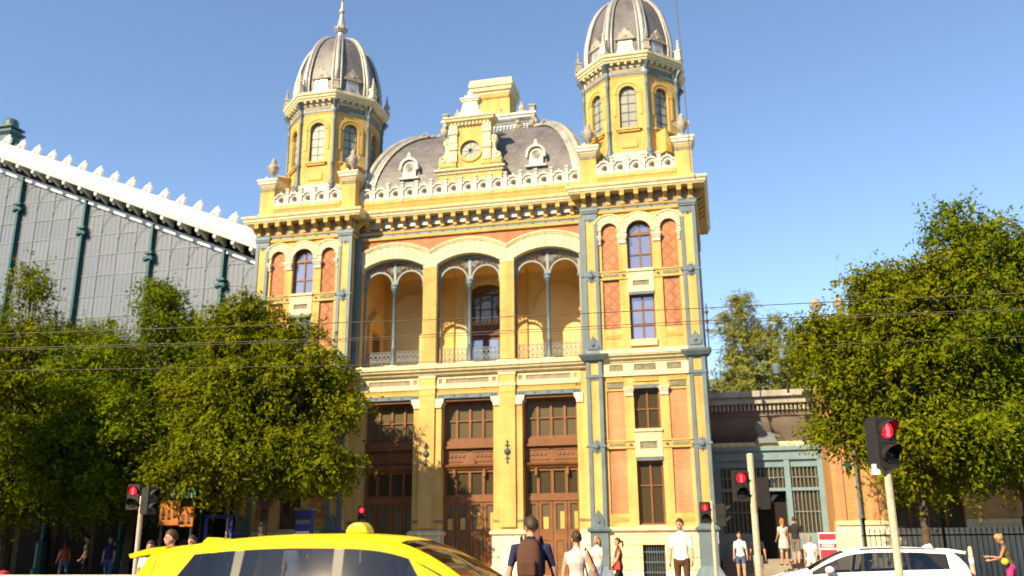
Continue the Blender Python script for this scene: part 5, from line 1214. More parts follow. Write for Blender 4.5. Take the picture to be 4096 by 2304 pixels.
leaf_c = leafmat('leaf_far', (0.13,0.15,0.035), (0.33,0.33,0.075))  # paler leaf colours with the distance haze put into them
bark = mat('bark', (0.085,0.06,0.04), 0.9, var=0.3, vscale=4, fine=0.2, bump=0.6, bscale=20)
def tree(name, label, loc, blobs, nspray, seed, trunk_r=0.16, trunk_top=None, leaf=0.12, lm=None, droop=0.5, group=None, per=16, slen=0.85, cat='tree'):
    rng = np.random.default_rng(seed)
    t = thing(name, label, cat, loc, 0.0, group)
    bl = np.array(blobs, float)
    vol = bl[:,3]*bl[:,4]*bl[:,5]; pr = vol**0.75; pr /= pr.sum()
    # clumps first, sprays gathered round them, so the crown has masses, hollows and a ragged edge
    ni = int(nspray*0.42); no = nspray-ni
    nc = max(30, no//44)
    kc = rng.choice(len(bl), nc, p=pr)
    d0 = rng.normal(size=(nc,3)); d0 /= np.linalg.norm(d0,axis=1,keepdims=True)
    cc = bl[kc,:3]+d0*bl[kc,3:]*(0.80+0.30*rng.random(nc))[:,None]
    cr = 0.34+0.38*rng.random(nc)
    ks = rng.integers(0,nc,no)
    dA = rng.normal(size=(no,3)); dA /= np.linalg.norm(dA,axis=1,keepdims=True)
    rA = rng.random(no)**0.5
    cA = cc[ks]+dA*(cr[ks]*rA)[:,None]*np.array([1.3,1.3,0.75])
    ki = rng.choice(len(bl), ni, p=pr)
    dB = rng.normal(size=(ni,3)); dB /= np.linalg.norm(dB,axis=1,keepdims=True)
    rB = 0.72*rng.random(ni)**0.4
    cB = bl[ki,:3]+dB*bl[ki,3:]*rB[:,None]
    c = np.concatenate([cA,cB]); dcl = np.concatenate([dA,dB]); rad = np.concatenate([rA,rB])
    d = np.concatenate([dA*0.6+d0[ks]*0.7,dB])
    tone_c = np.concatenate([0.25+0.75*rng.random(nc)[ks],0.5*rng.random(ni)])  # inner sprays darker: shade of the hollows is put into the tone
    n = len(c)
    dirn = d*np.array([1,1,0.55])+rng.normal(size=(n,3))*0.45; dirn[:,2] -= droop*0.6
    dirn /= np.linalg.norm(dirn,axis=1,keepdims=True)
    ln = slen*(0.5+0.8*rng.random(n))
    m = per
    s = (np.arange(m)+0.5)/m
    pos = c[:,None,:]+dirn[:,None,:]*(ln[:,None]*s[None,:])[:,:,None]
    pos[:,:,2] -= (droop*0.35*ln[:,None]*(s[None,:]**2))
    pos += rng.normal(size=pos.shape)*0.10*slen
    P = pos.reshape(-1,3); nl = len(P)
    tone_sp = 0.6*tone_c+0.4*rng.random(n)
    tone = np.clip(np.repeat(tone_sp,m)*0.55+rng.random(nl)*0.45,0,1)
    # leaf quads
    nrm = rng.normal(size=(nl,3))*0.42+np.repeat(dcl*rad[:,None],m,axis=0)*0.9+np.array([-0.05,-0.15,0.35]); nrm /= np.linalg.norm(nrm,axis=1,keepdims=True)
    ta = np.repeat(dirn,m,axis=0)+rng.normal(size=(nl,3))*0.6; ta -= nrm*(ta*nrm).sum(1,keepdims=True); ta /= np.linalg.norm(ta,axis=1,keepdims=True)+1e-9
    tb = np.cross(nrm,ta)
    L = leaf*(0.5+0.95*rng.random(nl)**1.3)[:,None]; W = L*0.42
    v = np.stack([P-ta*L*0.5, P+tb*W*0.55-ta*L*0.05+nrm*L*0.06, P+ta*L*0.5, P-tb*W*0.55-ta*L*0.05+nrm*L*0.06],1).reshape(-1,3)
    me = bpy.data.meshes.new('crown'); me.vertices.add(len(v)); me.vertices.foreach_set('co', v.astype(np.float32).ravel())
    me.loops.add(nl*4); me.loops.foreach_set('vertex_index', np.arange(nl*4,dtype=np.int32))
    me.polygons.add(nl); me.polygons.foreach_set('loop_start', np.arange(0,nl*4,4,dtype=np.int32)); me.polygons.foreach_set('loop_total', np.full(nl,4,dtype=np.int32))
    at = me.attributes.new('tone','FLOAT','FACE'); at.data.foreach_set('value', tone.astype(np.float32))
    me.materials.append(lm or leaf_a); me.update(); me.validate()
    link('crown', me, t)
    # trunk, limbs, twigs
    tk = MB(); zc = min(b[2]-b[5]*0.5 for b in blobs); top = trunk_top or (min(b[2] for b in blobs))
    base = (0,0,0); fork = Vector((0.1,0.05,max(1.8,top*0.62)))
    tk.tube([(0,0,-0.1),(0.02,0.0,0.3),fork*0.5,fork],[trunk_r*1.35,trunk_r*1.05,trunk_r,trunk_r*0.85],9)
    pyr = random.Random(seed)
    for b in blobs:
        e = Vector(b[:3]); mid = fork.lerp(e,0.5)+Vector((pyr.uniform(-.3,.3),pyr.uniform(-.3,.3),pyr.uniform(0.1,0.5)))
        tk.tube([fork,mid,e],[trunk_r*0.62,trunk_r*0.38,trunk_r*0.16],6)
        for q in range(6):
            dd = Vector((pyr.gauss(0,1),pyr.gauss(0,1),pyr.gauss(0.2,0.8))).normalized(); e2 = e+Vector((dd.x*b[3],dd.y*b[4],dd.z*b[5]))*0.85; st_ = fork.lerp(e,pyr.uniform(0.5,1.0)); m2 = st_.lerp(e2,0.5)+Vector((0,0,pyr.uniform(0.05,0.35)))
            tk.tube([st_,m2,e2,e2+Vector((dd.x*0.3,dd.y*0.3,-0.3))],[trunk_r*0.2,trunk_r*0.13,trunk_r*0.07,0.008],5)
    tk.build('trunk', bark, t, True)
    return t
# left row: base, then crown volumes relative to the base
GRP = 'street trees in front of the station'
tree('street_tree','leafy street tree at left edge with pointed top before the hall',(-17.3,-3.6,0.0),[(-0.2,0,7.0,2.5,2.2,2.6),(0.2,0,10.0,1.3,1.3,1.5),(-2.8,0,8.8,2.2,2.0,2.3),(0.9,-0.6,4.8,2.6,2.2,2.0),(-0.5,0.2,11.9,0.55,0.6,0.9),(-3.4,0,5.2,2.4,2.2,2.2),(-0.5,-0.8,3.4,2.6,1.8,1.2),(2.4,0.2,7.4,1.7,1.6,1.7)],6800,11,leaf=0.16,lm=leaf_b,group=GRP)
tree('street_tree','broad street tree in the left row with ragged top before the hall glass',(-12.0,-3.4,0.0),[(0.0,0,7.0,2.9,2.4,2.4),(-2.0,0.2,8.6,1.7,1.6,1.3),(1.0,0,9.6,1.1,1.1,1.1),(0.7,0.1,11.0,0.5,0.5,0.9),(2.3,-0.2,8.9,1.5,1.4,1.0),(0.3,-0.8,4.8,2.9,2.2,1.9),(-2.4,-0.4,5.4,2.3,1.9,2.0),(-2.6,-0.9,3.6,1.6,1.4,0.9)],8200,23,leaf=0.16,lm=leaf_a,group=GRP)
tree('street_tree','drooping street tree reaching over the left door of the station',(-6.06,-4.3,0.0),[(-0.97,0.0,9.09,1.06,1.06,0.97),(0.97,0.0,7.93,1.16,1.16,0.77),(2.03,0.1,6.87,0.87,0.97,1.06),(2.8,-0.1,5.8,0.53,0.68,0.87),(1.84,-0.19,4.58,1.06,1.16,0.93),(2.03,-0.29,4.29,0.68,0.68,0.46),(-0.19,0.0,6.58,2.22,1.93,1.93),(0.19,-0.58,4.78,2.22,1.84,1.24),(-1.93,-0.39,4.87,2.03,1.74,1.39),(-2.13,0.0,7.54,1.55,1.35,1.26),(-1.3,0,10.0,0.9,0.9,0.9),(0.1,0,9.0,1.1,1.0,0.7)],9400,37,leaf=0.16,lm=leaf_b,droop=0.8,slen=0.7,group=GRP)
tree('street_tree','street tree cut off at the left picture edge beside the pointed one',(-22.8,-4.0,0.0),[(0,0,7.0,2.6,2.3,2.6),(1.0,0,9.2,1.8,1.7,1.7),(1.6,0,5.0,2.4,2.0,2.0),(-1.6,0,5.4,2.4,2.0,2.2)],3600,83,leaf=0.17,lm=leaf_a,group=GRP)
tree('street_tree','street tree standing just outside the left picture edge near the kerb',(-15.6,-13.0,-0.1),[(0,0,7.2,2.4,2.3,2.4),(-0.6,0.4,9.8,1.9,1.8,1.7),(0.6,-0.4,5.0,2.2,2.0,1.4),(-1.8,0,6.2,2.0,1.8,2.0)],3400,91,leaf=0.18,lm=leaf_a,group=GRP)  # out-of-view tree added to shade the lower crowns and hall base
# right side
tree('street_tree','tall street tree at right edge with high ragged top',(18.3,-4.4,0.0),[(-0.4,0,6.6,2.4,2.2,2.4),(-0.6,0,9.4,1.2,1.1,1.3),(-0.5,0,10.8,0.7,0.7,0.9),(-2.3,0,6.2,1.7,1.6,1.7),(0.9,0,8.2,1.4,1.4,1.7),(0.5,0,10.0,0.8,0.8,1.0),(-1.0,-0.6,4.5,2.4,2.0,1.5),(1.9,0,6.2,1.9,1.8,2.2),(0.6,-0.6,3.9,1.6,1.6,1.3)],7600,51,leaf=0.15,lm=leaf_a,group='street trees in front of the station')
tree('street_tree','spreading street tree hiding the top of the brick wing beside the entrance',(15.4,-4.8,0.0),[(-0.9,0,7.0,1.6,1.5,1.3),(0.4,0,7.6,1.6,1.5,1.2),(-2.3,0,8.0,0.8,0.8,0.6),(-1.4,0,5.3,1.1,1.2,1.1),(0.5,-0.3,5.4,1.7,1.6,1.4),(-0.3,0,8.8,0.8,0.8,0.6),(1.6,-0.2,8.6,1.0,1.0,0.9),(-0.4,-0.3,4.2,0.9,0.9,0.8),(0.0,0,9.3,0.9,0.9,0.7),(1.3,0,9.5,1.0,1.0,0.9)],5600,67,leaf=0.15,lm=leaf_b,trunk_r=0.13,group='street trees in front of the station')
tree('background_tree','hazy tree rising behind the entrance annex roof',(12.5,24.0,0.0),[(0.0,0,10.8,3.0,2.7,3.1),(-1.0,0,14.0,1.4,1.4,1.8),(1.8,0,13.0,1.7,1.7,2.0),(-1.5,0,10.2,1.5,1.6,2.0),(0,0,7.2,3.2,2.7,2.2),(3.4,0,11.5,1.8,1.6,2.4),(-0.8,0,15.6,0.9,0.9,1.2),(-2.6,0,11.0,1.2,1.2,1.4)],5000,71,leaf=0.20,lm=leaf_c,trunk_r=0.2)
# ================================================================== vehicles
def paintmat(name, col, rough=0.6, coat=0.22, metal=0.0):
    return mat(name, col, rough, metal=metal, var=0.04, vscale=0.8, fine=0.02, fscale=90, spec=0.12, coat=coat)
def carglass():
    m = bpy.data.materials.new('car_glass'); m.use_nodes = True; nt = m.node_tree; L = nt.links; nt.nodes.clear()
    o = nd(nt,'ShaderNodeOutputMaterial'); tr = nd(nt,'ShaderNodeBsdfTransparent'); tr.inputs[0].default_value = (0.42,0.44,0.42,1)
    gl = nd(nt,'ShaderNodeBsdfGlossy'); gl.inputs['Color'].default_value = (0.62,0.57,0.50,1); gl.inputs['Roughness'].default_value = 0.03
    lw = nd(nt,'ShaderNodeLayerWeight'); lw.inputs['Blend'].default_value = 0.35
    mr = nd(nt,'ShaderNodeMapRange'); mr.inputs['To Min'].default_value = 0.10; mr.inputs['To Max'].default_value = 0.95; L.new(lw.outputs['Fresnel'], mr.inputs['Value'])
    mx = nd(nt,'ShaderNodeMixShader'); L.new(mr.outputs[0], mx.inputs[0]); L.new(tr.outputs[0], mx.inputs[1]); L.new(gl.outputs[0], mx.inputs[2]); L.new(mx.outputs[0], o.inputs[0])
    return m
car_glass = carglass()
tyre_m = mat('tyre', (0.02,0.02,0.02), 0.85, var=0.1); rim_m = mat('rim', (0.45,0.45,0.46), 0.3, metal=0.8, var=0.05)
trim_m = mat('black_trim', (0.015,0.015,0.015), 0.45, var=0.05, fine=0.0); seat_m = mat('seat_fabric', (0.06,0.055,0.05), 0.9); chrome = mat('chrome', (0.6,0.6,0.6), 0.15, metal=1.0, var=0)
lampr = mat('rear_lamp', (0.30,0.01,0.01), 0.2, var=0.05); lampf = mat('head_lamp', (0.6,0.6,0.6), 0.1, var=0.02)
def smooth_interp(xs, ys):
    xs = np.array(xs,float); ys = np.array(ys,float)
    m = np.gradient(ys,xs)
    # limit slopes (monotone-ish cubic)
    for i in range(len(xs)-1):
        d = (ys[i+1]-ys[i])/(xs[i+1]-xs[i])
        if abs(d) < 1e-9: m[i]=m[i+1]=0
        else:
            for k in (i,i+1):
                if m[k]/d < 0: m[k] = 0
                if m[k]/d > 3: m[k] = 3*d
    def f(x):
        x = min(max(x,xs[0]),xs[-1]); i = min(int(np.searchsorted(xs,x,side='right'))-1,len(xs)-2); i = max(i,0)
        h = xs[i+1]-xs[i]; t = (x-xs[i])/h
        return float((2*t**3-3*t**2+1)*ys[i]+(t**3-2*t**2+t)*h*m[i]+(-2*t**3+3*t**2)*ys[i+1]+(t**3-t**2)*h*m[i+1])
    return f
def car(name, label, loc, rotz, top, belt, hwf, hwt, cabin, windows, wind, rear, pm, wheelx, wr=0.32, mirror_x=0.95, umax=0.91):
    t = thing(name, label, 'car', loc, rotz)
    zt = smooth_interp(*zip(*top)); zb0 = smooth_interp(*zip(*belt)); hw = smooth_interp(*zip(*hwf)); ht = smooth_interp(*zip(*hwt))
    x0,x1 = top[0][0],top[-1][0]
    def zb(x): return min(zb0(x), zt(x)-0.03)
    def rail(x):
        z = zt(x)-0.075 if zt(x)-0.075 > zb(x)+0.02 else zb(x)+0.02*0+(zt(x)-zb(x))*0.5
        f = min(max((zt(x)-zb(x)-0.03)/0.5,0),1)
        return (hw(x)*0.965*(1-f)+ht(x)*f - (0.02 if f < 1 else 0), z)
    def section(x):
        h = hw(x); b = zb(x); ry,rz = rail(x); lowz = 0.24
        return [(0,lowz),(h*0.80,lowz),(h*0.95,lowz+0.06),(h,lowz+0.25),(h*1.0,(lowz+0.25+b)/2+0.06),(h*0.985,b-0.06),(h*0.965,b),(ry,rz),(ry*0.93,rz+(zt(x)-rz)*0.62),(ry*0.62,rz+(zt(x)-rz)*0.92),(0,zt(x))]
    # stations
    N = 90; xs_ = [x0+(x1-x0)*i/N for i in range(N+1)]
    secs = [section(x) for x in xs_]; K = len(secs[0])
    body = MB(); roof = MB()
    wx0,wx1 = wind; rx0,rx1 = rear
    for i in range(N):
        xm = (xs_[i]+xs_[i+1])/2
        for k in range(K-1):
            if cabin[0] < xm < cabin[1] and k == 6: continue           # side glass
            if k >= 8 and (wx0 < xm < wx1 or rx0 < xm < rx1): continue      # windscreen and rear window
            tgt = roof if (k >= 7 and xm < wx1 and xm > rx0-0.1) else body
            for s in (-1,1):
                q = [(xs_[i],s*secs[i][k][0],secs[i][k][1]),(xs_[i+1],s*secs[i+1][k][0],secs[i+1][k][1]),(xs_[i+1],s*secs[i+1][k+1][0],secs[i+1][k+1][1]),(xs_[i],s*secs[i][k+1][0],secs[i][k+1][1])]
                tgt.add(q,[(0,1,2,3) if s < 0 else (0,3,2,1)])
    for xi,sx in ((0,secs[0]),(N,secs[N])):
        n = K
        vs = [(xs_[xi],y,z) for y,z in sx]+[(xs_[xi],-y,z) for y,z in sx[-2:0:-1]]
        body.add(vs,[tuple(range(len(vs)))])
    def finish(o):
        bm = bmesh.new(); bm.from_mesh(o.data); bmesh.ops.remove_doubles(bm, verts=bm.verts, dist=0.0005); bmesh.ops.recalc_face_normals(bm, faces=bm.faces); bm.to_mesh(o.data); bm.free()
        o.data.polygons.foreach_set('use_smooth',[True]*len(o.data.polygons))
    b_ = body.build('body', pm, t); finish(b_)
    r_ = roof.build('roof', pm, t); finish(r_)
    # floor pan, dash and seats seen through the glass
    MB().box(cabin[0]-0.1,cabin[1]+0.4,-hw(0)*0.9,hw(0)*0.9,0.3,0.42).build('cabin_floor', trim_m, t)
    MB().box(cabin[1]-0.35,cabin[1]+0.15,-hw(0)*0.85,hw(0)*0.85,0.4,zb0(0)-0.06).build('dashboard', trim_m, t)
    for sx in (0.25,-0.75):
        for sy in (-0.36,0.36):
            s_ = MB(); s_.box(sx-0.25,sx+0.28,sy-0.25,sy+0.25,0.42,0.62); s_.add([(sx-0.22,sy-0.23,0.6),(sx-0.08,sy-0.23,0.6),(sx-0.08,sy+0.23,0.6),(sx-0.22,sy+0.23,0.6),(sx-0.40,sy-0.2,1.16),(sx-0.30,sy-0.2,1.16),(sx-0.30,sy+0.2,1.16),(sx-0.40,sy+0.2,1.16)],[(0,3,2,1),(4,5,6,7),(0,1,5,4),(1,2,6,5),(2,3,7,6),(3,0,4,7)])
            s_.ball((sx-0.37,sy,1.28),0.06,0.13,0.10,8,6); s_.build('seat', seat_m, t)
    # side windows (u measured from belt to rail), pillars between
    def side(x,u,s,off=0.0):
        h = hw(x)*0.965; b = zb(x); ry,rz = rail(x)
        return (x, s*(h+(ry-h)*u+off*0.96), b+(rz-b)*u+off*0.25)
    for s in (-1,1):
        for (a,b,fa,fb) in windows:
            g = MB(); n = 14
            P = []
            for i in range(n+1):
                w = i/n
                row = []
                for j in range(5):
                    u = 0.07+(umax-0.07)*j/4
                    xl = a[0]+(a[1]-a[0])*(j/4); xr = b[0]+(b[1]-b[0])*(j/4)
                    row.append(side(xl+(xr-xl)*w,u,s,0.004))
                P.append(row)
            vs = [p for r in P for p in r]; fs = [(i*5+j,(i+1)*5+j,(i+1)*5+j+1,i*5+j+1) for i in range(n) for j in range(4)]
            o = g.add(vs,fs).build('side_window', car_glass, t, True)
        # frame: belt strip, rail strip, pillars in body colour / black
        for (ua,ub) in ((-0.02,0.08),(umax-0.01,1.03)):
            fr_ = MB(); xx = [cabin[0]+(cabin[1]-cabin[0])*i/40 for i in range(41)]
            for i in range(40): fr_.add([side(xx[i],ua,s,0.002),side(xx[i+1],ua,s,0.002),side(xx[i+1],ub,s,0.002),side(xx[i],ub,s,0.002)],[(0,1,2,3)])
            finish(fr_.build('window_frame', pm, t, True))
        edges = [((cabin[0],cabin[0]),windows[0][0])]+[(windows[i][1],windows[i+1][0]) for i in range(len(windows)-1)]+[(windows[-1][1],(cabin[1],cabin[1]))]
        for ei,(e0,e1) in enumerate(edges):
            pl = MB()
            for j in range(6):
                u0,u1 = umax*j/6,umax*(j+1)/6
                A = lambda e,u: e[0]+(e[1]-e[0])*u/umax
                pl.add([side(A(e0,u0),u0,s,0.001),side(A(e1,u0),u0,s,0.001),side(A(e1,u1),u1,s,0.001),side(A(e0,u1),u1,s,0.001)],[(0,1,2,3)])
            finish(pl.build('pillar', pm if (name == 'taxi' and ei in (0,len(edges)-1)) else trim_m, t, True))
        # handles, mirror, rub strip
        for hx in (0.02,-0.98): h_ = MB(); h_.tube([(hx-0.02,s*(hw(hx)*0.99+0.01),zb(hx)-0.12),(hx+0.06,s*(hw(hx)*0.99+0.03),zb(hx)-0.115),(hx+0.15,s*(hw(hx)*0.99+0.01),zb(hx)-0.12)],0.016,6); h_.build('door_handle', pm, t)
        m_ = MB(); m_.ball((mirror_x,s*(hw(0)+0.13),zb0(0.9)+0.09),0.10,0.12,0.085,10,7); m_.box(mirror_x-0.03,mirror_x+0.05,min(s*(hw(0)-0.06),s*(hw(0)+0.08)),max(s*(hw(0)-0.06),s*(hw(0)+0.08)),zb0(0.9)-0.0,zb0(0.9)+0.05); m_.build('wing_mirror', pm, t, True)
        for dx in (1.02,0.02,-0.98): d_ = MB(); d_.tube([(dx,s*(hw(dx)*0.986+0.002),zb(dx)-0.02),(dx,s*(hw(dx)+0.002),0.62),(dx-0.03,s*(hw(dx)*0.99),0.36)],0.005,4); d_.build('door_gap', trim_m, t)
        hl = MB(); hl.ball((x1-0.14,s*hw(x1-0.25)*0.72,zb(x1-0.15)-0.12),0.12,0.17,0.07,10,6); hl.build('headlamp', lampf, t, True)
        rl_ = MB(); rl_.ball((x0+0.12,s*hw(x0+0.1)*0.86,zb0(x0+0.1)-0.05),0.13,0.10,0.12,10,7); rl_.build('rear_lamp', lampr, t, True)
        for wx in wheelx:
            w_ = MB(); w_.lathe([(wr*0.62,-0.10),(wr*0.9,-0.105),(wr,-0.07),(wr,0.07),(wr*0.9,0.105),(wr*0.62,0.10)],(0,0,0),28); w_.xf(T(wx,s*(hw(wx)-0.10),wr)@Matrix.Rotation(R(90),4,'X')); wo_ = w_.build('wheel', tyre_m, t, True)
            k_ = MB()
            for q in range(5):
                a = 2*PI*q/5; k_.tube([(0.05*math.cos(a),0.05*math.sin(a),-0.02),(wr*0.62*math.cos(a),wr*0.62*math.sin(a),0.02)],[0.04,0.03],5)
            k_.lathe([(wr*0.66,-0.02),(wr*0.66,0.06),(wr*0.60,0.06),(wr*0.60,-0.02)],(0,0,0),24); k_.ball((0,0,0),0.07,0.07,0.04,8,5); k_.xf(T(wx,s*(hw(wx)-0.02),wr)@Matrix.Rotation(R(90)*s,4,'X')); k_.build('rim', rim_m, wo_)
            a_ = MB(); a_.strip(arc(wx,wr,wr+0.02,0,PI,16),arc(wx,wr,wr+0.075,0,PI,16),min(s*(hw(wx)+0.006),s*(hw(wx)-0.04)),max(s*(hw(wx)+0.006),s*(hw(wx)-0.04))); a_.build('wheel_arch', trim_m, t)
    # windscreen and rear window over the loft
    for (a,b,nm) in ((wx0,wx1,'windscreen'),(rx0,rx1,'rear_window')):
        g = MB(); n,m = 12,10; vs = []
        for i in range(n+1):
            x = a+(b-a)*i/n; ry,rz = rail(x)
            for j in range(m+1):
                v = -1+2*j/m; av = abs(v)
                y = v*ry*0.93
                z = rz+(zt(x)-rz)*(0.62+0.38*(1-av**1.8))
                vs.append((x,y,z-0.002))
        fs = [(i*(m+1)+j,(i+1)*(m+1)+j,(i+1)*(m+1)+j+1,i*(m+1)+j+1) for i in range(n) for j in range(m)]
        g.add(vs,fs).build(nm, car_glass, t, True)
    MB().box(x0-0.03,x0+0.1,-hw(x0+.1)*0.9,hw(x0+.1)*0.9,0.32,0.55).build('rear_bumper', pm, t)
    MB().box(x1-0.1,x1+0.03,-hw(x1-.1)*0.85,hw(x1-.1)*0.85,0.28,0.50).build('front_bumper', pm, t)
    MB().box(x1-0.02,x1+0.04,-0.26,0.26,0.36,0.47).build('number_plate', whitep, t); MB().box(x0-0.04,x0+0.02,-0.26,0.26,0.66,0.77).build('number_plate', whitep, t)
    return t, zt, hw, ht
yellow_p = paintmat('taxi_yellow', (0.84,0.58,0.004)); white_pt = paintmat('car_white', (0.80,0.80,0.78))
TAXI_Z = 0.0
taxi, zt_, hw_, ht_ = car('taxi', 'yellow taxi cab with roof sign passing in front of the station', (6.28,-25.15,-0.1), R(0.5),
    [(-2.28,0.55),(-2.24,0.80),(-2.18,1.05),(-2.08,1.30),(-1.98,1.50),(-1.6,1.575),(-1.0,1.635),(-0.3,1.66),(0.3,1.645),(0.75,1.55),(1.1,1.38),(1.4,1.19),(1.58,1.08),(1.85,1.0),(2.15,0.86),(2.26,0.68),(2.30,0.5)],
    [(-2.28,0.5),(-2.2,0.95),(-1.6,1.10),(-0.5,1.04),(0.6,0.99),(1.3,0.96),(2.0,0.86),(2.30,0.48)],
    [(-2.28,0.72),(-2.1,0.83),(-1.6,0.885),(0,0.90),(1.4,0.88),(2.0,0.80),(2.30,0.62)],
    [(-2.28,0.6),(-1.9,0.62),(-1.0,0.645),(0.4,0.65),(1.0,0.68),(1.6,0.76),(2.3,0.6)],
    (-1.86,1.36), [((-1.66,-1.46),(-0.98,-1.02),0,0),((-0.90,-0.92),(0.04,0.0),0,0),((0.14,0.10),(1.10,0.74),0,0)],
    (0.62,1.50), (-2.14,-1.96), yellow_p, (-1.42,1.38), umax=0.89)
# roof furniture: taxi sign, rear spoiler, aerial pod
sg_ = MB(); sg_.xz([(-0.125,0.0),(0.125,0.0),(0.10,0.06),(0.055,0.11),(-0.04,0.11),(-0.10,0.07)],-0.11,0.11); sg_.xf(T(-0.02,0,1.655)); o_ = sg_.build('taxi_sign', mat('taxi_sign_yellow', (0.80,0.60,0.03), 0.4, var=0.05, fine=0.02), taxi)
bv = o_.modifiers.new('soft','BEVEL'); bv.width = 0.03; bv.segments = 3
q = MB(); q.xz([(-0.16,0.0),(0.16,0.0),(0.07,0.05),(-0.10,0.06)],-0.10,0.10); q.xf(T(-1.55,-0.05,1.575)); o_ = q.build('aerial_pod', yellow_p, taxi); bv = o_.modifiers.new('soft','BEVEL'); bv.width = 0.02; bv.segments = 2
q = MB(); q.xz([(-2.20,1.44),(-1.85,1.50),(-1.80,1.55),(-2.0,1.53),(-2.22,1.475)],-0.60,0.60); q.build('rear_spoiler', yellow_p, taxi)
wc, zt2, hw2, ht2 = car('white_car', 'white hatchback with roof spoiler and dark windows passing the entrance', (12.62,-12.65,-0.1), PI,
    [(-2.16,0.5),(-2.14,0.80),(-2.06,1.02),(-1.92,1.22),(-1.74,1.38),(-1.2,1.445),(-0.5,1.465),(0.05,1.45),(0.5,1.36),(0.9,1.18),(1.22,1.01),(1.45,0.95),(1.8,0.88),(2.05,0.74),(2.16,0.5)],
    [(-2.16,0.48),(-2.0,0.98),(-1.2,0.97),(0,0.93),(1.0,0.90),(1.8,0.82),(2.16,0.45)],
    [(-2.16,0.70),(-1.9,0.84),(-1.2,0.89),(0,0.90),(1.3,0.88),(1.9,0.78),(2.16,0.60)],
    [(-2.16,0.6),(-1.7,0.56),(-1.0,0.60),(0.3,0.62),(0.9,0.66),(1.4,0.76),(2.16,0.6)],
    (-1.62,1.14), [((-1.50,-1.22),(-0.86,-0.88),0,0),((-0.80,-0.80),(0.08,0.02),0,0),((0.15,0.09),(0.90,0.52),0,0)],
    (0.45,1.20), (-2.04,-1.82), white_pt, (-1.32,1.32), mirror_x=0.80)
wc.scale = (0.96,0.96,0.97)
q = MB(); q.xz([(-2.02,1.30),(-1.70,1.36),(-1.66,1.425),(-2.05,1.36)],-0.55,0.55); q.build('roof_spoiler', white_pt, wc)
q = MB(); q.xz([(-1.50,1.43),(-1.26,1.44),(-1.36,1.50),(-1.46,1.52)],-0.03,0.03); q.build('shark_fin_aerial', white_pt, wc)
for s in (-1,1): q = MB(); q.tube([(-1.45,s*0.55,1.41),(-0.6,s*0.58,1.44),(0.1,s*0.59,1.42)],0.012,5); q.build('roof_rail', trim_m, wc)
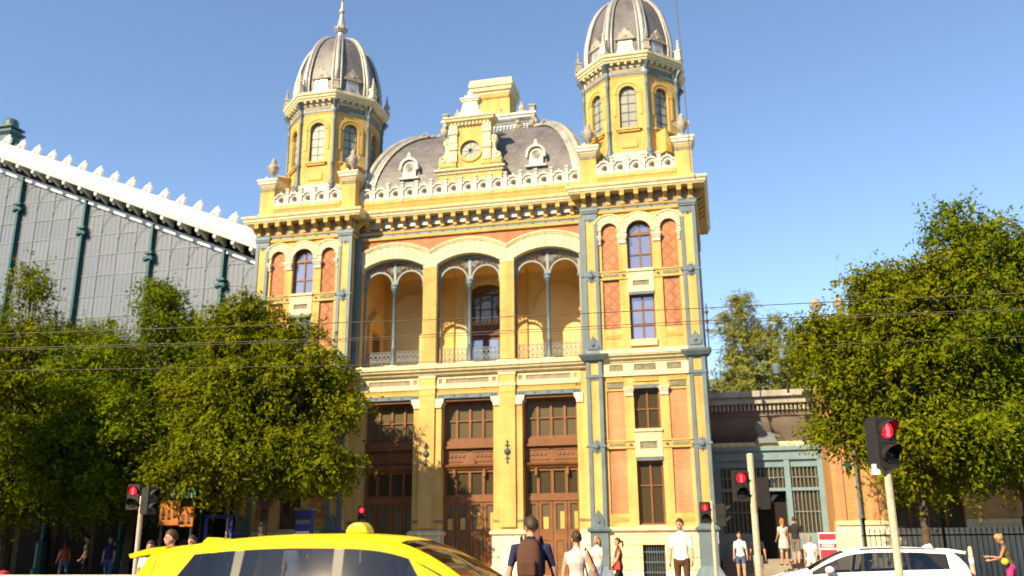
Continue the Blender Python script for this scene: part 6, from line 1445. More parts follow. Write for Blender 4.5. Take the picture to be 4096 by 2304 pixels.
# ================================================================== people
def plain(name, col, rough=0.85): return mat(name, col, rough, var=0.10, vscale=6, fine=0.05, fscale=60)
skin = mat('skin', (0.60,0.30,0.18), 0.55, var=0.06, vscale=8, fine=0.03); skin2 = mat('skin_tan', (0.45,0.21,0.12), 0.55, var=0.06, vscale=8, fine=0.03)
hair_d = plain('hair_dark', (0.05,0.026,0.014), 0.6); hair_b = plain('hair_blond', (0.42,0.24,0.09), 0.6); hair_r = plain('hair_brown', (0.07,0.035,0.016), 0.6)
eye_m = mat('eye_dark', (0.02,0.012,0.01), 0.3, var=0, fine=0); lip_m = mat('lips', (0.42,0.12,0.09), 0.5, var=0, fine=0)
CL = {}
def cl(name, col):
    if name not in CL: CL[name] = plain('cloth_'+name, col)
    return CL[name]
def limb_pts(a, b, c): return [a, b, c]
def person(label, x, y, z0, H, facing, top, bottom, shoe=(0.05,0.04,0.04), hair=None, sk=None, hairstyle='short', sleeve=0.5, leg=1.0, skirt=False, pose=None, female=False, voxel=0.016, strap=False, group=None, head_tilt=0.0, head_turn=0.0):
    """one continuous skin grown over a posed skeleton; +y is where the figure faces. facing = world angle of the gaze (radians, 0 = +y)"""
    t = thing('person', label, 'person', (x,y,z0), facing, group)
    P = dict(la=(8,0,12,0), ra=(8,0,12,0), ll=(4,0), rl=(4,0), lean=0.0)       # arm: out, forward, elbow bend, - ; leg: forward deg, knee bend
    P.update(pose or {})
    sk = sk or skin; hair = hair or hair_d
    s = H/1.75
    lean = R(P['lean'])
    def tor(px,pz,py=0.0):      # point of the leaning torso
        dz = pz-0.95
        return Vector((px, py*math.cos(lean)+dz*math.sin(lean), 0.95+dz*math.cos(lean)-py*math.sin(lean)))
    shw = 0.165 if female else 0.19; hip = 0.095
    segs = []       # (a,b,ra,rb,label,flat)
    mb = MB()
    # torso as stacked ellipses
    prof_m = [(0.80,0.10,0.085),(0.86,0.155,0.115),(0.95,0.168,0.122),(1.05,0.150,0.108),(1.15,0.150,0.106),(1.27,0.172,0.118),(1.36,0.182,0.112),(1.42,0.165,0.095),(1.47,0.095,0.075),(1.51,0.058,0.058)]
    prof_f = [(0.80,0.11,0.09),(0.86,0.160,0.12),(0.95,0.170,0.128),(1.05,0.132,0.100),(1.13,0.126,0.096),(1.26,0.150,0.128),(1.36,0.156,0.105),(1.42,0.140,0.085),(1.47,0.078,0.064),(1.51,0.050,0.050)]
    pr = prof_f if female else prof_m
    n = 14; vs = []; fs = []
    for (z,rx,ry) in pr:
        for k in range(n):
            a = 2*PI*k/n; ca,sa = math.cos(a),math.sin(a)
            vs.append(tor(rx*ca, z, ry*sa))
    m_ = len(pr)
    for i in range(m_-1):
        for k in range(n): q = (k+1)%n; fs.append((i*n+k,i*n+q,(i+1)*n+q,(i+1)*n+k))
    fs.append(tuple(range(n-1,-1,-1))); fs.append(tuple((m_-1)*n+k for k in range(n)))
    mb.add(vs,fs)
    segs.append((tor(0,1.0),tor(0,1.40),0.16,0.15,'top')); segs.append((tor(-shw*0.75,1.40),tor(shw*0.75,1.40),0.08,0.08,'top')); segs.append((tor(-0.06,0.86),tor(0.06,0.86),0.14,0.14,'bottom'))
    # neck and head
    nk0,nk1 = tor(0,1.44,-0.005),tor(0,1.56,0.01)
    mb.tube([nk0,nk1],[0.062,0.052] if not female else [0.052,0.044],10); segs.append((tor(0,1.475),nk1,0.05,0.05,'skin'))
    hc = tor(0,1.635,0.022)+Vector((0,0.05*math.sin(R(head_tilt)),-0.02*math.sin(R(head_tilt))))
    HM = Matrix.Translation(hc)@Matrix.Rotation(R(head_turn),4,'Z')@Matrix.Rotation(-lean*0.6-R(head_tilt),4,'X')
    hb = MB(); hb.ball((0,0.0,0.02),0.074,0.092,0.098,14,10); hb.ball((0,0.030,-0.045),0.054,0.060,0.066,12,8); hb.ball((0,0.094,-0.012),0.013,0.020,0.022,8,6); hb.ball((0,0.080,-0.062),0.024,0.014,0.010,8,5)
    for k in (-1,1): hb.ball((k*0.078,-0.005,-0.008),0.012,0.020,0.032,8,6)
    hb.xf(HM); mb.add(hb.v,hb.f); segs.append((hc+Vector((0,0,-0.05)),hc+Vector((0,0,0.05)),0.09,0.09,'skin'))
    # arms with hands of five fingers
    hands = {}
    for sd,key in ((-1,'la'),(1,'ra')):
        out_,fwd,bend,inw = P[key]
        S = tor(sd*shw,1.405)
        d1 = Vector((sd*math.sin(R(out_)), math.sin(R(fwd))*math.cos(R(out_)), -math.cos(R(fwd))*math.cos(R(out_)))).normalized()
        E_ = S+d1*0.285
        fa = R(fwd+bend)
        d2 = Vector((sd*math.sin(R(out_*0.5-inw)), math.sin(fa), -math.cos(fa))).normalized()
        W_ = E_+d2*0.255
        g_ = 0.86 if female else 1.0
        mb.tube([tor(sd*shw*0.72,1.405),S,S.lerp(E_,0.45),E_,E_.lerp(W_,0.3),W_],[0.050*g_,0.060*g_,0.050*g_,0.040*g_,0.041*g_,0.027*g_],10)
        segs.append((S,S.lerp(E_,sleeve*1.0 if sleeve <= 1 else 1.0),0.055,0.05,'top' if sleeve > 0 else 'skin'))
        if sleeve < 1: segs.append((S.lerp(E_,max(sleeve,0.05)+0.08),E_,0.045,0.04,'skin'))
        segs.append((E_,W_,0.04,0.03,'top' if sleeve > 1 else 'skin'))
        hd2 = (d2*0.9+Vector((0,0.25,0))).normalized(); side_ = Vector((0,1,0)).cross(hd2); side_ = (Vector((0,1,0))-hd2*hd2.y).normalized()
        palm = W_+hd2*0.09
        mb.tube([W_,W_+hd2*0.03,palm],[0.026,0.036,0.034],8,flat=0.55)
        nrm_ = hd2.cross(side_).normalized()*(-sd)
        for f_i,(o_f,ln) in enumerate(((-0.028,0.065),(-0.010,0.078),(0.009,0.074),(0.027,0.058))):
            b0 = palm+side_*(-o_f)*1.0-hd2*0.01; k1 = b0+hd2*ln*0.55+nrm_*0.008; k2 = k1+hd2*ln*0.35+nrm_*0.028
            mb.tube([b0,k1,k2],[0.0105,0.0098,0.0088],6)
        tb0 = W_+hd2*0.035+side_*0.024; mb.tube([tb0,tb0+side_*0.028+hd2*0.028,tb0+side_*0.034+hd2*0.062+nrm_*0.01],[0.0125,0.0115,0.010],6)
        segs.append((W_,palm+hd2*0.08,0.04,0.04,'skin'))
        hands[key] = palm+hd2*0.03
    # legs and shoes
    lowest = 9
    legs = []
    for sd,key in ((-1,'ll'),(1,'rl')):
        fwd,kb = P[key]
        Hp = Vector((sd*hip,0,0.90)); d1 = Vector((sd*0.015,math.sin(R(fwd)),-math.cos(R(fwd)))).normalized(); Kn = Hp+d1*0.43
        d2 = Vector((0,math.sin(R(fwd-kb)),-math.cos(R(fwd-kb)))).normalized(); An = Kn+d2*0.41
        toe = Vector((sd*0.02,0.17,-0.045 if kb < 25 else -0.12)); heel = Vector((0,-0.055,-0.05))
        legs.append((sd,Hp,Kn,An,An+toe,An+heel)); lowest = min(lowest,(An+heel).z-0.035,(An+toe).z-0.03)
    for sd,Hp,Kn,An,To,He in legs:
        g_ = 1.06 if female else 1.0
        mb.tube([Hp+Vector((0,0,0.05)),Hp,Hp.lerp(Kn,0.5),Kn,Kn.lerp(An,0.28),Kn.lerp(An,0.7),An],[0.085,0.090*g_,0.074*g_,0.054,0.056,0.042,0.036],11)
        mb.tube([He,An+Vector((0,0.02,-0.03)),An.lerp(To,0.6)+Vector((0,0,-0.015)),To],[0.036,0.044,0.038,0.028],9)
        lw = leg
        if lw <= 0: segs.append((Hp,Kn,0.08,0.06,'skin')); segs.append((Kn,An,0.05,0.04,'skin'))
        elif lw < 0.5:
            segs.append((Hp,Hp.lerp(Kn,lw*2),0.09,0.08,'bottom')); segs.append((Hp.lerp(Kn,min(lw*2+0.15,1)),Kn,0.06,0.055,'skin')); segs.append((Kn,An,0.05,0.04,'skin'))
        else:
            segs.append((Hp,Kn,0.09,0.06,'bottom')); segs.append((Kn,An,0.055,0.045,'bottom' if lw >= 0.99 else 'skin'))
        segs.append((He,To,0.04,0.03,'shoe')); segs.append((An+Vector((0,0,-0.03)),An+Vector((0,0,-0.02)),0.03,0.03,'shoe'))
    if skirt:
        vs=[]; fs=[]
        for (z,rx,ry) in ((1.02,0.150,0.115),(0.93,0.185,0.145),(0.78,0.205,0.165),(0.62,0.215,0.175)):
            for k in range(16): a = 2*PI*k/16; vs.append((rx*math.cos(a),ry*math.sin(a),z))
        for i in range(3):
            for k in range(16): q=(k+1)%16; fs.append((i*16+k,(i)*16+q,(i+1)*16+q,(i+1)*16+k))
        fs.append(tuple(range(16))); fs.append(tuple(48+k for k in range(15,-1,-1))); mb.add(vs,fs)
        segs.append((Vector((0,0,0.98)),Vector((0,0,0.64)),0.18,0.2,'bottom'))
    # weld everything into one surface
    me0 = mb.mesh('body_raw', None); ob = bpy.data.objects.new('body_raw', me0); COL.objects.link(ob)
    rm = ob.modifiers.new('weld','REMESH'); rm.mode = 'VOXEL'; rm.voxel_size = voxel
    sm = ob.modifiers.new('smooth','SMOOTH'); sm.factor = 0.5; sm.iterations = 3
    dg = bpy.context.evaluated_depsgraph_get(); me = bpy.data.meshes.new_from_object(ob.evaluated_get(dg)); bpy.data.objects.remove(ob); bpy.data.meshes.remove(me0)
    me.name = 'body'
    labs = ['skin','top','bottom','shoe']
    for m2 in (sk, top, bottom, cl('shoe_%s' % '_'.join(str(int(c*99)) for c in shoe), shoe)): me.materials.append(m2)
    nP = len(me.polygons); cen = np.zeros(nP*3,np.float32); me.polygons.foreach_get('center',cen); cen = cen.reshape(-1,3)
    best = np.full(nP,1e9); li = np.zeros(nP,np.int32)
    for a,b,ra,rb,lab in segs:
        a = np.array(a); b = np.array(b); ab_ = b-a; L2 = max((ab_**2).sum(),1e-9)
        tt = np.clip(((cen-a)@ab_)/L2,0,1); dd = np.linalg.norm(cen-(a+tt[:,None]*ab_),axis=1)/(ra+(rb-ra)*tt)
        w = dd < best; best[w] = dd[w]; li[w] = labs.index(lab)
    me.polygons.foreach_set('material_index', li); me.polygons.foreach_set('use_smooth',[True]*nP)
    body = link('body', me, t); body.location = (0,0,-lowest*s); body.scale = (s,s,s)
    def kid(mbx, nm, m2, smooth=True):
        o = mbx.build(nm, m2, t, smooth); o.location = (0,0,-lowest*s); o.scale = (s,s,s); return o
    # face and hair
    e = MB()
    for k in (-1,1): e.ball((k*0.031,0.082,0.008),0.012,0.008,0.007,8,5); e.box(k*0.031-0.017,k*0.031+0.017,0.080,0.090,0.026,0.031)
    e.xf(HM); kid(e,'eyes',eye_m)
    l_ = MB(); l_.ball((0,0.090,-0.058),0.022,0.007,0.007,8,5); l_.xf(HM); kid(l_,'mouth',lip_m)
    h = MB(); nn = 16; mm = 10; vs = []; fs = []
    back_low = {'short':-0.35,'bun':-0.45,'long':-0.9,'pony':-0.45}[hairstyle]
    for j in range(mm+1):
        for i in range(nn):
            a = 2*PI*i/nn; fr = math.sin(a)        # 1 = front
            low = 0.42 if fr > 0.55 else (0.42-(0.55-fr)*1.1 if fr > -0.1 else back_low)
            low = max(low, back_low); ph = PI/2+(math.asin(max(-0.95,min(0.95,low)))-PI/2)*j/mm
            r_ = 1.13+0.045*math.sin(i*5.1+j*2.3)+0.03*math.sin(i*2.7-j*3.1)+(0.05 if fr > 0.3 and j < 7 else 0)
            vs.append((0.076*r_*math.cos(ph)*math.cos(a), -0.004+0.094*r_*math.cos(ph)*math.sin(a), 0.022+0.102*r_*math.sin(ph)))
    for j in range(mm):
        for i in range(nn): q=(i+1)%nn; fs.append((j*nn+i,j*nn+q,(j+1)*nn+q,(j+1)*nn+i))
    h.add(vs,fs)
    if hairstyle == 'bun': h.ball((0,-0.095,0.045),0.045,0.042,0.042,10,7)
    if hairstyle == 'long':
        h.tube([(0,-0.07,0.05),(0,-0.095,-0.04),(0,-0.10,-0.14),(0,-0.095,-0.24)],[0.075,0.085,0.080,0.045],10,flat=0.6)
        for k in (-1,1): h.tube([(k*0.066,-0.02,0.04),(k*0.082,-0.02,-0.05),(k*0.085,-0.02,-0.16)],[0.028,0.030,0.014],7)
    if hairstyle == 'pony': h.tube([(0,-0.09,0.04),(0,-0.15,0.02),(0,-0.165,-0.08),(0,-0.14,-0.18)],[0.028,0.036,0.032,0.010],8)
    h.xf(HM); kid(h,'hair',hair)
    return t, hands, s, lowest, HM
W2 = lambda t,p: (t.matrix_basis @ Matrix.Translation((0,0,0)) @ Vector(p))
# face directions: 0 looks away from the camera (+y), PI looks at the camera
navy = cl('navy',(0.018,0.022,0.065)); grey_b = cl('grey',(0.30,0.29,0.28)); blk = cl('black',(0.02,0.018,0.018)); wht = cl('white',(0.72,0.70,0.66)); tank = cl('pale_grey',(0.52,0.47,0.45)); denim = cl('denim',(0.07,0.11,0.20)); pinkc = cl('pink',(0.75,0.04,0.22)); brn = cl('brown',(0.09,0.035,0.02)); rust = cl('rust',(0.32,0.09,0.05)); ivory = cl('ivory',(0.70,0.64,0.50)); olive = cl('olive',(0.10,0.10,0.05)); redc = cl('red',(0.55,0.06,0.05)); skyc = cl('skyblue',(0.22,0.32,0.48))
man, hm, ms, mlow, mHM = person('man in navy t-shirt with dark backpack walking towards the station doors', 7.42,-22.3,-0.1,1.86, R(4), navy, grey_b, hair=hair_d, leg=0.45, sleeve=0.75, pose=dict(la=(14,-8,10,0),ra=(16,6,14,0),ll=(14,6),rl=(-12,14)), voxel=0.012, head_turn=40)
bp = thing('backpack', 'dark brown backpack worn on the back of the man in navy', 'backpack', (man.location.x,man.location.y,0), R(4))
q = MB(); pts_ = []
vs = []; fs = []
for (z,hw2_,d0,d1) in ((0.98,0.13,0.12,0.24),(1.05,0.155,0.11,0.29),(1.20,0.165,0.11,0.31),(1.36,0.155,0.11,0.28),(1.46,0.12,0.10,0.22),(1.50,0.07,0.10,0.15)):
    for (sx,sy) in ((-1,0),(-1,0.6),(-0.7,1),(0.7,1),(1,0.6),(1,0)): vs.append((sx*hw2_,-(d0+(d1-d0)*sy),z))
for i in range(5):
    for k in range(6): r2 = (k+1)%6; fs.append((i*6+k,i*6+r2,(i+1)*6+r2,(i+1)*6+k))
fs.append(tuple(range(6))); fs.append(tuple(30+k for k in range(5,-1,-1)))
q.add(vs,fs); bpb = q.build('bag_body', brn, bp, True); sb = bpb.modifiers.new('soft','SUBSURF'); sb.levels = 1; sb.render_levels = 2
q = MB(); q.box(-0.10,0.10,-0.335,-0.28,1.05,1.25); o_ = q.build('front_pocket', brn, bp); bv = o_.modifiers.new('soft','BEVEL'); bv.width = 0.03; bv.segments = 3
for k in (-1,1): q = MB(); q.tube([(k*0.10,-0.12,1.46),(k*0.125,0.0,1.53),(k*0.13,0.12,1.42),(k*0.14,0.13,1.25),(k*0.15,0.02,1.08),(k*0.12,-0.12,1.05)],0.026,6,flat=0.4); q.build('shoulder_strap', blk, bp)
q = MB(); q.tube([(-0.03,-0.14,1.49),(0,-0.15,1.54),(0.03,-0.14,1.49)],0.009,5); q.build('grab_loop', blk, bp)
wm, h2, s2_, l2, HM2 = person('woman in pale grey tank top with hair in a bun, seen from behind', 7.50,-19.2,-0.1,1.70, R(-12), tank, ivory, hair=hair_d, hairstyle='bun', sleeve=0.0, skirt=True, leg=0.3, female=True, pose=dict(la=(12,-6,14,0),ra=(22,8,30,0),ll=(8,4),rl=(-8,10)), voxel=0.012, head_turn=35)
bg_ = thing('shoulder_bag', 'dark red shoulder bag hanging at the right side of the woman in grey', 'bag', (7.50+0.27,-19.22,0.0), R(-12))
q = MB(); q.xz([(-0.13,0.72),(0.13,0.72),(0.15,0.95),(-0.15,0.95)],-0.05,0.05); o_ = q.build('bag_body', rust, bg_); bv = o_.modifiers.new('soft','BEVEL'); bv.width = 0.03; bv.segments = 3
q = MB(); q.tube([(-0.10,0,0.93),(-0.16,0.02,1.18),(-0.14,0.03,1.37),(-0.06,-0.03,1.30),(0.10,0,0.93)],0.012,5); q.build('bag_strap', blk, bg_)
person('man in white t-shirt and dark shorts standing before the right pavilion', 8.78,-12.0,0.03,1.90, R(172), wht, brn, hair=hair_d, leg=0.42, sleeve=0.8, pose=dict(la=(8,4,22,0),ra=(7,2,8,0),ll=(3,0),rl=(-3,2)), head_turn=-18)
person('blond woman in pale top walking behind the woman in grey', 6.12,-7.0,-0.1,1.72, R(150), ivory, skyc, hair=hair_b, hairstyle='long', female=True, sleeve=0.6, leg=1.0, pose=dict(la=(8,10,20,0),ra=(8,-8,10,0),ll=(14,2),rl=(-12,16)))
rb, hr, sr, lr, HMr = person('woman in pale top and dark trousers striding left with a red bag', 6.68,-6.5,-0.1,1.70, R(110), rust, blk, hair=hair_r, hairstyle='pony', female=True, sleeve=0.15, leg=1.0, pose=dict(la=(6,20,20,0),ra=(6,-14,8,0),ll=(22,4),rl=(-18,22)))
q = thing('hand_bag', 'small red bag carried at the hip of the striding woman', 'bag', (6.62,-6.68,0.0)); o_ = MB(); o_.xz([(-0.13,0.68),(0.13,0.68),(0.11,0.92),(-0.11,0.92)],-0.05,0.05); o2 = o_.build('bag_body', redc, q); bv = o2.modifiers.new('soft','BEVEL'); bv.width = 0.03; bv.segments = 2; o_ = MB(); o_.tube([(-0.09,0,0.9),(0.0,0.04,1.25),(0.06,0.06,1.36),(0.09,0,0.9)],0.011,5); o_.build('bag_strap', blk, q)
person('woman in white t-shirt and denim shorts walking towards the camera by the entrance', 10.20,-1.0,0.08,1.66, R(178), wht, denim, hair=hair_d, hairstyle='pony', female=True, sleeve=0.7, leg=0.22, pose=dict(la=(10,6,10,0),ra=(10,-4,10,0),ll=(8,2),rl=(-6,8)))
person('person in dark top and grey shorts half hidden by the signal pole', 10.78,-0.8,0.08,1.62, R(0), blk, grey_b, hair=hair_r, sleeve=0.7, leg=0.42, pose=dict(la=(12,4,16,0),ra=(12,0,12,0)))
person('red-haired woman in patterned white dress on the entrance steps', 11.82,2.1,0.58,1.66, R(20), cl('dress',(0.70,0.55,0.50)), cl('dress',(0.70,0.55,0.50)), hair=cl('ginger',(0.42,0.15,0.04)), hairstyle='long', female=True, sleeve=0.3, skirt=True, leg=0.25, pose=dict(la=(6,10,30,0),ra=(6,4,10,0)))
person('man in dark t-shirt and grey shorts entering the station beside the woman in a dress', 12.26,2.2,0.58,1.72, R(-15), blk, cl('taupe',(0.16,0.13,0.10)), hair=hair_d, sleeve=0.8, leg=0.44, pose=dict(la=(6,2,8,0),ra=(14,8,14,0),ll=(8,4),rl=(-10,14)))
person('child in white walking past the foot of the entrance steps', 12.42,-2.0,0.08,1.52, R(165), wht, wht, hair=hair_b, sleeve=0.4, leg=1.0, pose=dict(la=(6,14,30,0),ra=(6,-8,8,0),ll=(12,4),rl=(-10,12)))
pk, hp_, sp2, lp2, HMp = person('woman in pink trousers looking down at her phone by the fence', 16.60,-8.5,-0.1,1.68, R(75), cl('dark_top',(0.10,0.07,0.04)), pinkc, hair=hair_b, hairstyle='bun', sk=skin2, female=True, sleeve=0.0, leg=1.0, pose=dict(la=(6,24,74,8),ra=(6,18,60,8),ll=(10,2),rl=(-12,16),lean=10), head_tilt=28)
ph = thing('phone', 'dark phone held by the woman in pink trousers', 'phone'); q = MB(); q.box(-0.036,0.036,-0.075,0.075,-0.005,0.005); q.build('phone_body', blk, ph)
pl_ = hp_['la']; wpt = Rz(R(75))@Vector((pl_.x*sp2,pl_.y*sp2,(pl_.z-lp2)*sp2)); ph.location = (16.60+wpt.x,-8.5+wpt.y,-0.1+wpt.z+0.03); ph.rotation_euler = (R(35),0,R(75))
yb_ = thing('hand_bag', 'yellow bag hanging from the arm of the woman in pink trousers', 'bag', (16.44,-8.72,-0.1)); q = MB(); q.ball((0,0,1.02),0.09,0.07,0.09,10,7); q.build('bag_body', cl('yellow',(0.65,0.50,0.03)), yb_, True); q = MB(); q.tube([(-0.04,0,1.08),(0,0.02,1.2),(0.05,0,1.08)],0.01,5); q.build('bag_strap', blk, yb_)
# people in the shade at the left, behind the taxi
shade = [('bald man in pale shirt behind the rear of the taxi',1.42,-21.0,1.76,R(140),cl('pale_shirt',(0.45,0.40,0.36)),denim,dict(ll=(6,2),rl=(-6,6)),'short',hair_r),
 ('person in white top by the pole of the left pedestrian signal',-0.99,-18.0,1.63,R(200),wht,denim,dict(ll=(10,2),rl=(-8,10)),'pony',hair_d),
 ('person in red top just beyond the taxi roof',-0.72,-17.0,1.72,R(170),redc,blk,dict(),'short',hair_d),
 ('person in sky blue top further along behind the taxi',0.55,-15.0,1.74,R(185),skyc,grey_b,dict(),'short',hair_b)]
for lab,x,y,H,fc,tp,bt,ps,hs,hc_ in shade: person(lab,x,y,-0.1,H,fc,tp,bt,hair=hc_,pose=ps,hairstyle=hs,female=(hs=='pony'))
cols_ = [(rust,'rust red'),(olive,'olive'),(navy,'navy blue'),(grey_b,'grey'),(ivory,'ivory'),(redc,'bright red'),(brn,'brown')]
where = ['at the far left edge','left of the guard rail posts','above the yellow beacon','behind the guard rail middle','near the hall post','left of the signal pole','by the shop windows']
for k,(cm,cn) in enumerate(cols_):
    person('pedestrian in %s top in the shade %s' % (cn,where[k]), -15.2+k*1.35, -2.6-0.5*(k%3), 0.08, 1.62+0.05*((k*3)%4), R(60+70*k), cm, blk if k%2 else denim, hair=hair_d if k%3 else hair_r, hairstyle='short' if k%2 else 'long', female=(k%2==0), voxel=0.02, pose=dict(ll=(12,2),rl=(-10,12),la=(8,12,20,0)), group='pedestrians in the shade of the left trees')
# ================================================================== pedestrian signals
black = mat('signal_black', (0.022,0.020,0.018), 0.5, var=0.2, fine=0.1)
polep = mat('pole_paint', (0.52,0.44,0.32), 0.6, var=0.2, vscale=3, fine=0.1, streak=0.25)
lensoff = mat('lens_off', (0.03,0.03,0.028), 0.15, var=0.0, fine=0.0)
lensred = mat('lens_red', (0.20,0.0,0.01), 0.3, var=0, fine=0, emit=(1.0,0.01,0.03), estr=1.0)
manred = mat('signal_man_red', (0.8,0.05,0.05), 0.3, var=0, fine=0, emit=(1.0,0.06,0.06), estr=2.2)
def signal_head(parent, M, lit=True, s=1.0, plain=False):
    b = MB(); b.box(-0.15*s,0.15*s,-0.09*s,0.10*s,-0.32*s,0.32*s); b.box(-0.13*s,0.13*s,0.10*s,0.15*s,-0.29*s,0.29*s); b.box(-0.152*s,0.152*s,-0.095*s,0.0,-0.008,0.008); b.xf(M); hd_ = b.build('signal_housing', black, parent)
    for k,zz in enumerate((0.155*s,-0.155*s)):
        l = MB(); l.lathe([(0.0,0.0),(0.105*s,0.0),(0.10*s,0.012),(0.0,0.03)],(0,0,0),18); l.xf(M@T(0,-0.095*s,zz)@Matrix.Rotation(R(90),4,'X')); l.build('lens', lensred if (k == 0 and lit) else lensoff, hd_)
        v = MB(); n_ = 14; r_ = 0.118*s
        for i in range(n_):
            a0,a1 = R(-25)+R(230)*i/n_,R(-25)+R(230)*(i+1)/n_
            def dl(a): return 0.06+0.14*max(0,math.sin(a))
            p = [(r_*math.cos(a0),-0.09*s,zz+r_*math.sin(a0)),(r_*math.cos(a1),-0.09*s,zz+r_*math.sin(a1)),(r_*math.cos(a1),(-0.09-dl(a1))*s,zz+r_*math.sin(a1)),(r_*math.cos(a0),(-0.09-dl(a0))*s,zz+r_*math.sin(a0))]
            v.add(p,[(0,1,2,3)])
        v.xf(M); vo = v.build('visor', black, hd_)
        so = vo.modifiers.new('thick','SOLIDIFY'); so.thickness = 0.006
        if k == 0 and lit:
            m_ = MB(); y0,y1 = -0.13*s,-0.112*s; q = s
            m_.ball((0,-0.12*s,zz+0.062*q),0.019*q,0.008,0.019*q,8,6); m_.xz([(-0.032*q,zz+0.040*q),(0.032*q,zz+0.040*q),(0.026*q,zz-0.015*q),(-0.026*q,zz-0.015*q)],y0,y1)
            for kk in (-1,1): m_.xz([(kk*0.003*q,zz-0.015*q),(kk*0.024*q,zz-0.015*q),(kk*0.022*q,zz-0.085*q),(kk*0.005*q,zz-0.085*q)],y0,y1)
            m_.xf(M); m_.build('standing_figure', manred, hd_)
    return hd_
def ped_signal(label, x, y, ztop, heads, pr=0.05, group='pedestrian signals', lean=0.0, extra=False):
    t = thing('pedestrian_signal', label, 'traffic light', (x,y,-0.1), 0, group)
    p = MB(); p.tube([(0,0,0),(0,0,0.5),(0,0,ztop+0.1)],[pr*1.5,pr,pr],10); p.lathe([(pr*1.05,ztop+0.10),(pr*0.9,ztop+0.14),(0.0,ztop+0.16)],(0,0,0),8); p.build('pole', polep, t)
    for (dx,dz,ang,lit,s) in heads:
        M = T(dx,-0.02,dz+0.1)@Rz(R(ang)); signal_head(t, M, lit, s)
        a = MB(); a.tube([(0,0,dz+0.3),(dx*0.8,0.0,dz+0.3)],0.018,5); a.tube([(0,0,dz-0.1),(dx*0.8,0.0,dz-0.1)],0.018,5); a.build('bracket', black, t)
    if extra:
        bx_ = MB(); bx_.box(extra-0.05,extra+0.05,-0.12,0.04,heads[0][1]-0.35,heads[0][1]-0.20); bx_.build('push_button_box', whitep, t)
    return t
# large one close by on the right, head turned aside
ped_signal('large pedestrian signal with lit red figure on leaning cream pole, in front of white car',12.16,-20.0,2.56,[(-0.02,2.80,32,True,1.12)],0.055,extra=-0.16)
ped_signal('pedestrian signal on cream pole before the teal entrance, one head lit red',10.43,-14.0,3.20,[(-0.24,2.58,12,True,1.0),(0.22,2.42,100,False,1.0)],0.07)
ped_signal('small pedestrian signal at the corner of the right pavilion, lit red',9.50,-10.0,2.40,[(-0.18,2.16,8,True,0.82),(0.24,2.10,95,False,0.85)],0.05)
ped_signal('pedestrian signal under the left trees with lit red figure behind taxi',-4.08,-14.0,2.60,[(-0.22,2.62,14,True,0.95),(0.22,2.52,80,False,1.0)],0.06)
ped_signal('lit red pedestrian signal seen over the taxi roof sign before the left door',-2.42,-4.0,2.60,[(0.0,2.46,16,True,0.85)],0.035)

# ================================================================== overhead wires
wire_m = mat('wire', (0.10,0.075,0.05), 0.6, var=0, fine=0)
def wire(label, pts, r=0.009, group='overhead wires', sag=0.12):
    P = [Vector(p) for p in pts]; d0 = (P[0]-P[1]).normalized(); d1 = (P[-1]-P[-2]).normalized()
    P = [P[0]+d0*25]+P+[P[-1]+d1*25]
    return tag(MB().tube(P, r, 5).build('overhead_wire', wire_m), label, 'wire', group)
wire('uppermost overhead wire crossing the facade at loggia railing height',[(-6.19,-16.93,6.2),(4.65,-15.55,6.2),(9.69,-15.15,6.2),(15.98,-14.72,6.2)])
wire('upper of the close pair of overhead wires',[(-7.37,-15.61,6.2),(1.38,-14.35,6.2),(9.67,-14.0,6.2),(16.38,-13.3,6.2)])
wire('lower of the close pair of overhead wires',[(-7.30,-15.70,6.13),(1.38,-14.42,6.13),(9.67,-14.07,6.12),(16.38,-13.37,6.15)],0.007)
wire('lowest overhead wire crossing the trees and railings',[(-9.63,-13.09,6.2),(0.18,-11.23,6.2),(9.79,-10.71,6.2),(17.21,-10.32,6.2)],0.008)
c_ = MB(); c_.tube([(9.42,-0.75,15.3),(9.36,-0.85,19.0),(9.10,-1.05,29.5)],0.022,6); tag(c_.build('hanging_cable', wire_m), 'dark cable running up past the right dome against the sky', 'cable')
ib = thing('wire_anchor', 'insulator bracket holding the wires at the right corner of the pavilion', 'bracket', (9.62,-0.35,9.0))
b_ = MB(); b_.tube([(0,0,-0.6),(0,0,1.1)],0.03,6); b_.build('anchor_rod', irond, ib)
for z in (0.0,0.35,0.7): b_ = MB(); b_.lathe([(0.03,z),(0.08,z+0.03),(0.08,z+0.09),(0.03,z+0.12)],(0,-0.05,0),8); b_.build('insulator', woodd, ib)
b_ = MB(); b_.tube([(0,0,0.4),(0.45,-0.2,0.62),(0.9,-0.4,0.75),(1.05,-0.45,0.66)],0.02,5); b_.tube([(0,0,-0.1),(0.2,-0.1,0.1),(0.24,-0.12,-0.15),(0.05,0,-0.2)],0.02,5); b_.build('anchor_arm', ironlt, ib)

# ================================================================== street furniture
sg = thing('sandwich_board', 'red and white advertising board standing by the entrance steps', 'sign', (13.08,-1.0,0.1))
MB().box(-0.29,0.29,0,0.04,0.12,1.62).build('board', whitep, sg)
for z0,z1 in ((1.38,1.58),(1.12,1.26),(0.78,1.06),(0.34,0.66)): MB().box(-0.27,0.27,-0.004,0.0,z0,z1).build('red_block', redp, sg)
for k in range(7): MB().box(-0.2+k*0.058,-0.165+k*0.058,-0.0065,-0.0042,1.14,1.24).build('letter_stroke', whitep, sg)
for k in range(8): MB().box(-0.24+k*0.06,-0.205+k*0.06,-0.0065,-0.0042,0.42,0.58).build('letter_stroke', whitep, sg)
for k in (-1,1): MB().box(k*0.27-0.02,k*0.27+0.02,0.0,0.25,0.0,0.12).build('foot', ironlt, sg)
bo = thing('bollard_post', 'white post beside the woman in pink trousers', 'bollard', (15.62,-9.0,-0.1))
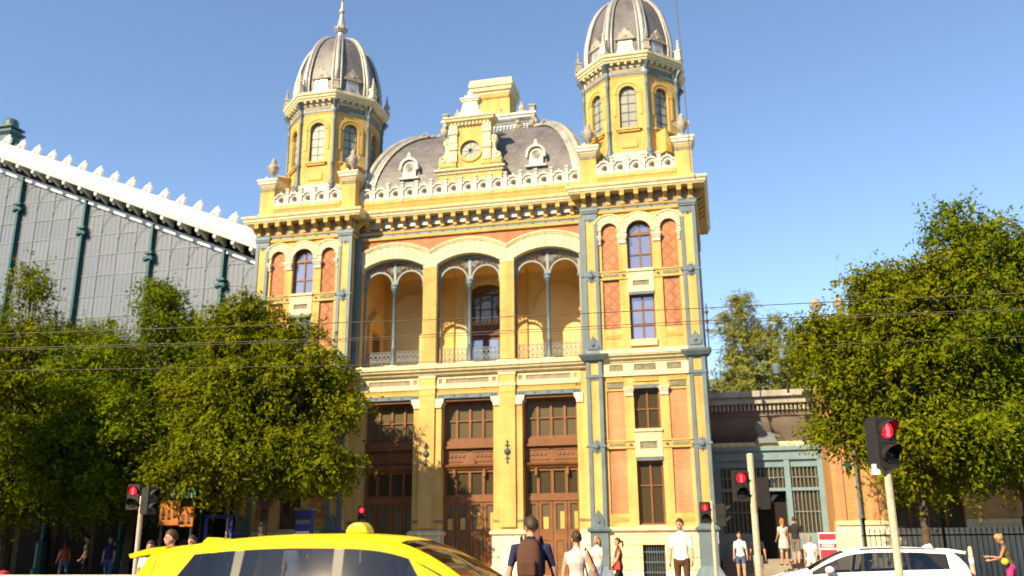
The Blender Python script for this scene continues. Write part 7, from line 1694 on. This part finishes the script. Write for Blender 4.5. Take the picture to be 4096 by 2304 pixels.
q = MB(); q.lathe([(0.07,0.0),(0.06,0.05),(0.058,1.30),(0.045,1.38),(0.0,1.40)],(0,0,0),10); q.build('post_shaft', polep, bo); q = MB(); q.lathe([(0.062,1.0),(0.062,1.12)],(0,0,0),10); q.build('post_band', whitep, bo)
b2 = thing('lamp_post', 'pale post at the right edge behind the woman in pink trousers', 'post', (18.05,-9.4,-0.1)); q = MB(); q.lathe([(0.10,0.0),(0.09,0.3),(0.075,0.35),(0.07,2.2),(0.0,2.22)],(0,0,0),10); q.build('post_shaft', polep, b2)
gr = thing('guard_rail', 'white metal guard rail along the kerb at lower left', 'railing', (-8.0,-15.0,-0.1))
for k in range(6): q = MB(); q.tube([(k*1.4-2.0,0,0),(k*1.4-2.0,0,0.92)],0.03,6); q.build('rail_post', irond, gr)
for z in (0.90,0.5): q = MB(); q.tube([(-2.2,0,z),(5.2,0,z)],0.035,6); q.build('rail_bar', polep, gr)
yb = thing('beacon_bollard', 'yellow traffic beacon with red cap beyond the guard rail', 'bollard', (-7.55,-14.3,-0.1)); q = MB(); q.lathe([(0.16,0.0),(0.16,0.75),(0.14,0.85),(0.0,0.92)],(0,0,0),10); q.build('beacon_body', mat('beacon_yellow',(0.75,0.48,0.02),0.4), yb); q = MB(); q.lathe([(0.14,0.85),(0.13,0.98),(0.0,1.02)],(0.02,0,0),10); q.build('beacon_cap', redp, yb)
# boards and signs in the shade under the left trees
os_ = thing('shop_hoarding', 'hoarding with pale green gridded panel above orange sign under the left trees', 'sign', (-8.75,-5.3,0.0)); os_.scale = (1.05,1.0,1.05)  # freestanding hoarding added in place of the hall's green glass
o_ = MB(); o_.box(-0.45,0.62,0,0.06,2.92,4.75); o_.build('gridded_panel', greenp, os_)
for z in (3.5,4.05,4.5): o_ = MB(); o_.box(-0.47,0.64,-0.015,0.0,z-0.02,z+0.02); o_.build('grid_bar', irond, os_)
for x in (-0.1,0.42): o_ = MB(); o_.box(x-0.02,x+0.02,-0.02,0.0,2.92,4.75); o_.build('grid_bar', irond, os_)
o_ = MB(); o_.box(-0.62,0.10,-0.02,0.06,2.05,2.86); o_.build('sign_panel', orangep, os_)
o_ = MB(); o_.box(0.14,0.62,-0.02,0.06,2.0,2.62); o_.build('sign_panel', orangep, os_)
for k,(x,z) in enumerate(((-0.5,2.35),(-0.28,2.35),(-0.08,2.4),(0.26,2.2),(0.46,2.2))): o_ = MB(); o_.box(x-0.05,x+0.05,-0.03,-0.02,z-0.12,z+0.18); o_.box(x-0.02,x+0.09,-0.03,-0.02,z-0.12,z-0.06); o_.build('letter_stroke', woodd, os_)
for x in (-0.55,0.55): o_ = MB(); o_.tube([(x,0.05,0.0),(x,0.05,3.0)],0.045,6); o_.build('support_post', black, os_)
bsn = thing('underpass_sign', 'blue framed board beside a pale post behind the taxi', 'sign', (-7.9,-4.0,0.0)); bsn.scale = (1.1,1.0,1.1)
for a in ((-0.5,0.5,2.18,2.30),(-0.5,-0.40,1.5,2.18),(0.40,0.5,1.5,2.18)): o_ = MB(); o_.box(a[0],a[1],0,0.06,a[2],a[3]); o_.build('sign_frame', bluep, bsn)
for x in (-0.45,0.45): o_ = MB(); o_.tube([(x,0.03,0),(x,0.03,1.5)],0.03,6); o_.build('frame_leg', bluep, bsn)
o_ = MB(); o_.tube([(0.25,0.15,0),(0.25,0.15,2.9)],0.04,6); o_.build('post_shaft', polep, bsn)
bk = thing('poster_board', 'blue poster board with white lines left of the station doors', 'kiosk', (-5.1,-3.0,0.0)); bk.scale = (1.1,1.0,1.1); o_ = MB(); o_.box(-0.28,0.28,0,0.25,0.2,2.42); o_.build('board', bluep, bk)
for k in range(5): o_ = MB(); o_.box(-0.24,0.24,-0.01,0.0,0.55+k*0.36,0.68+k*0.36); o_.build('poster_strip', whitep if k%2 else ironlt, bk)
o_ = MB(); o_.box(-0.32,0.32,-0.06,0.3,2.42,2.5); o_.build('board_cap', ironlt, bk)
lp = thing('lantern', 'double lantern on a bracket above the entrance annex roof', 'lamp', (12.4,1.4,7.2))
for x,z in ((-0.05,1.1),(-0.32,0.55)):
    o_ = MB(); o_.lathe([(0.05,z-0.2),(0.15,z-0.15),(0.18,z+0.15),(0.10,z+0.25),(0.0,z+0.28)],(x,0,0),8); o_.build('lamp_head', iron, lp)
o_ = MB(); o_.tube([(0.05,0.3,-0.3),(0.05,0.2,0.9)],0.05,6); o_.tube([(0.05,0.2,0.3),(-0.3,0,0.35)],0.03,5); o_.build('lamp_stem', black, lp)
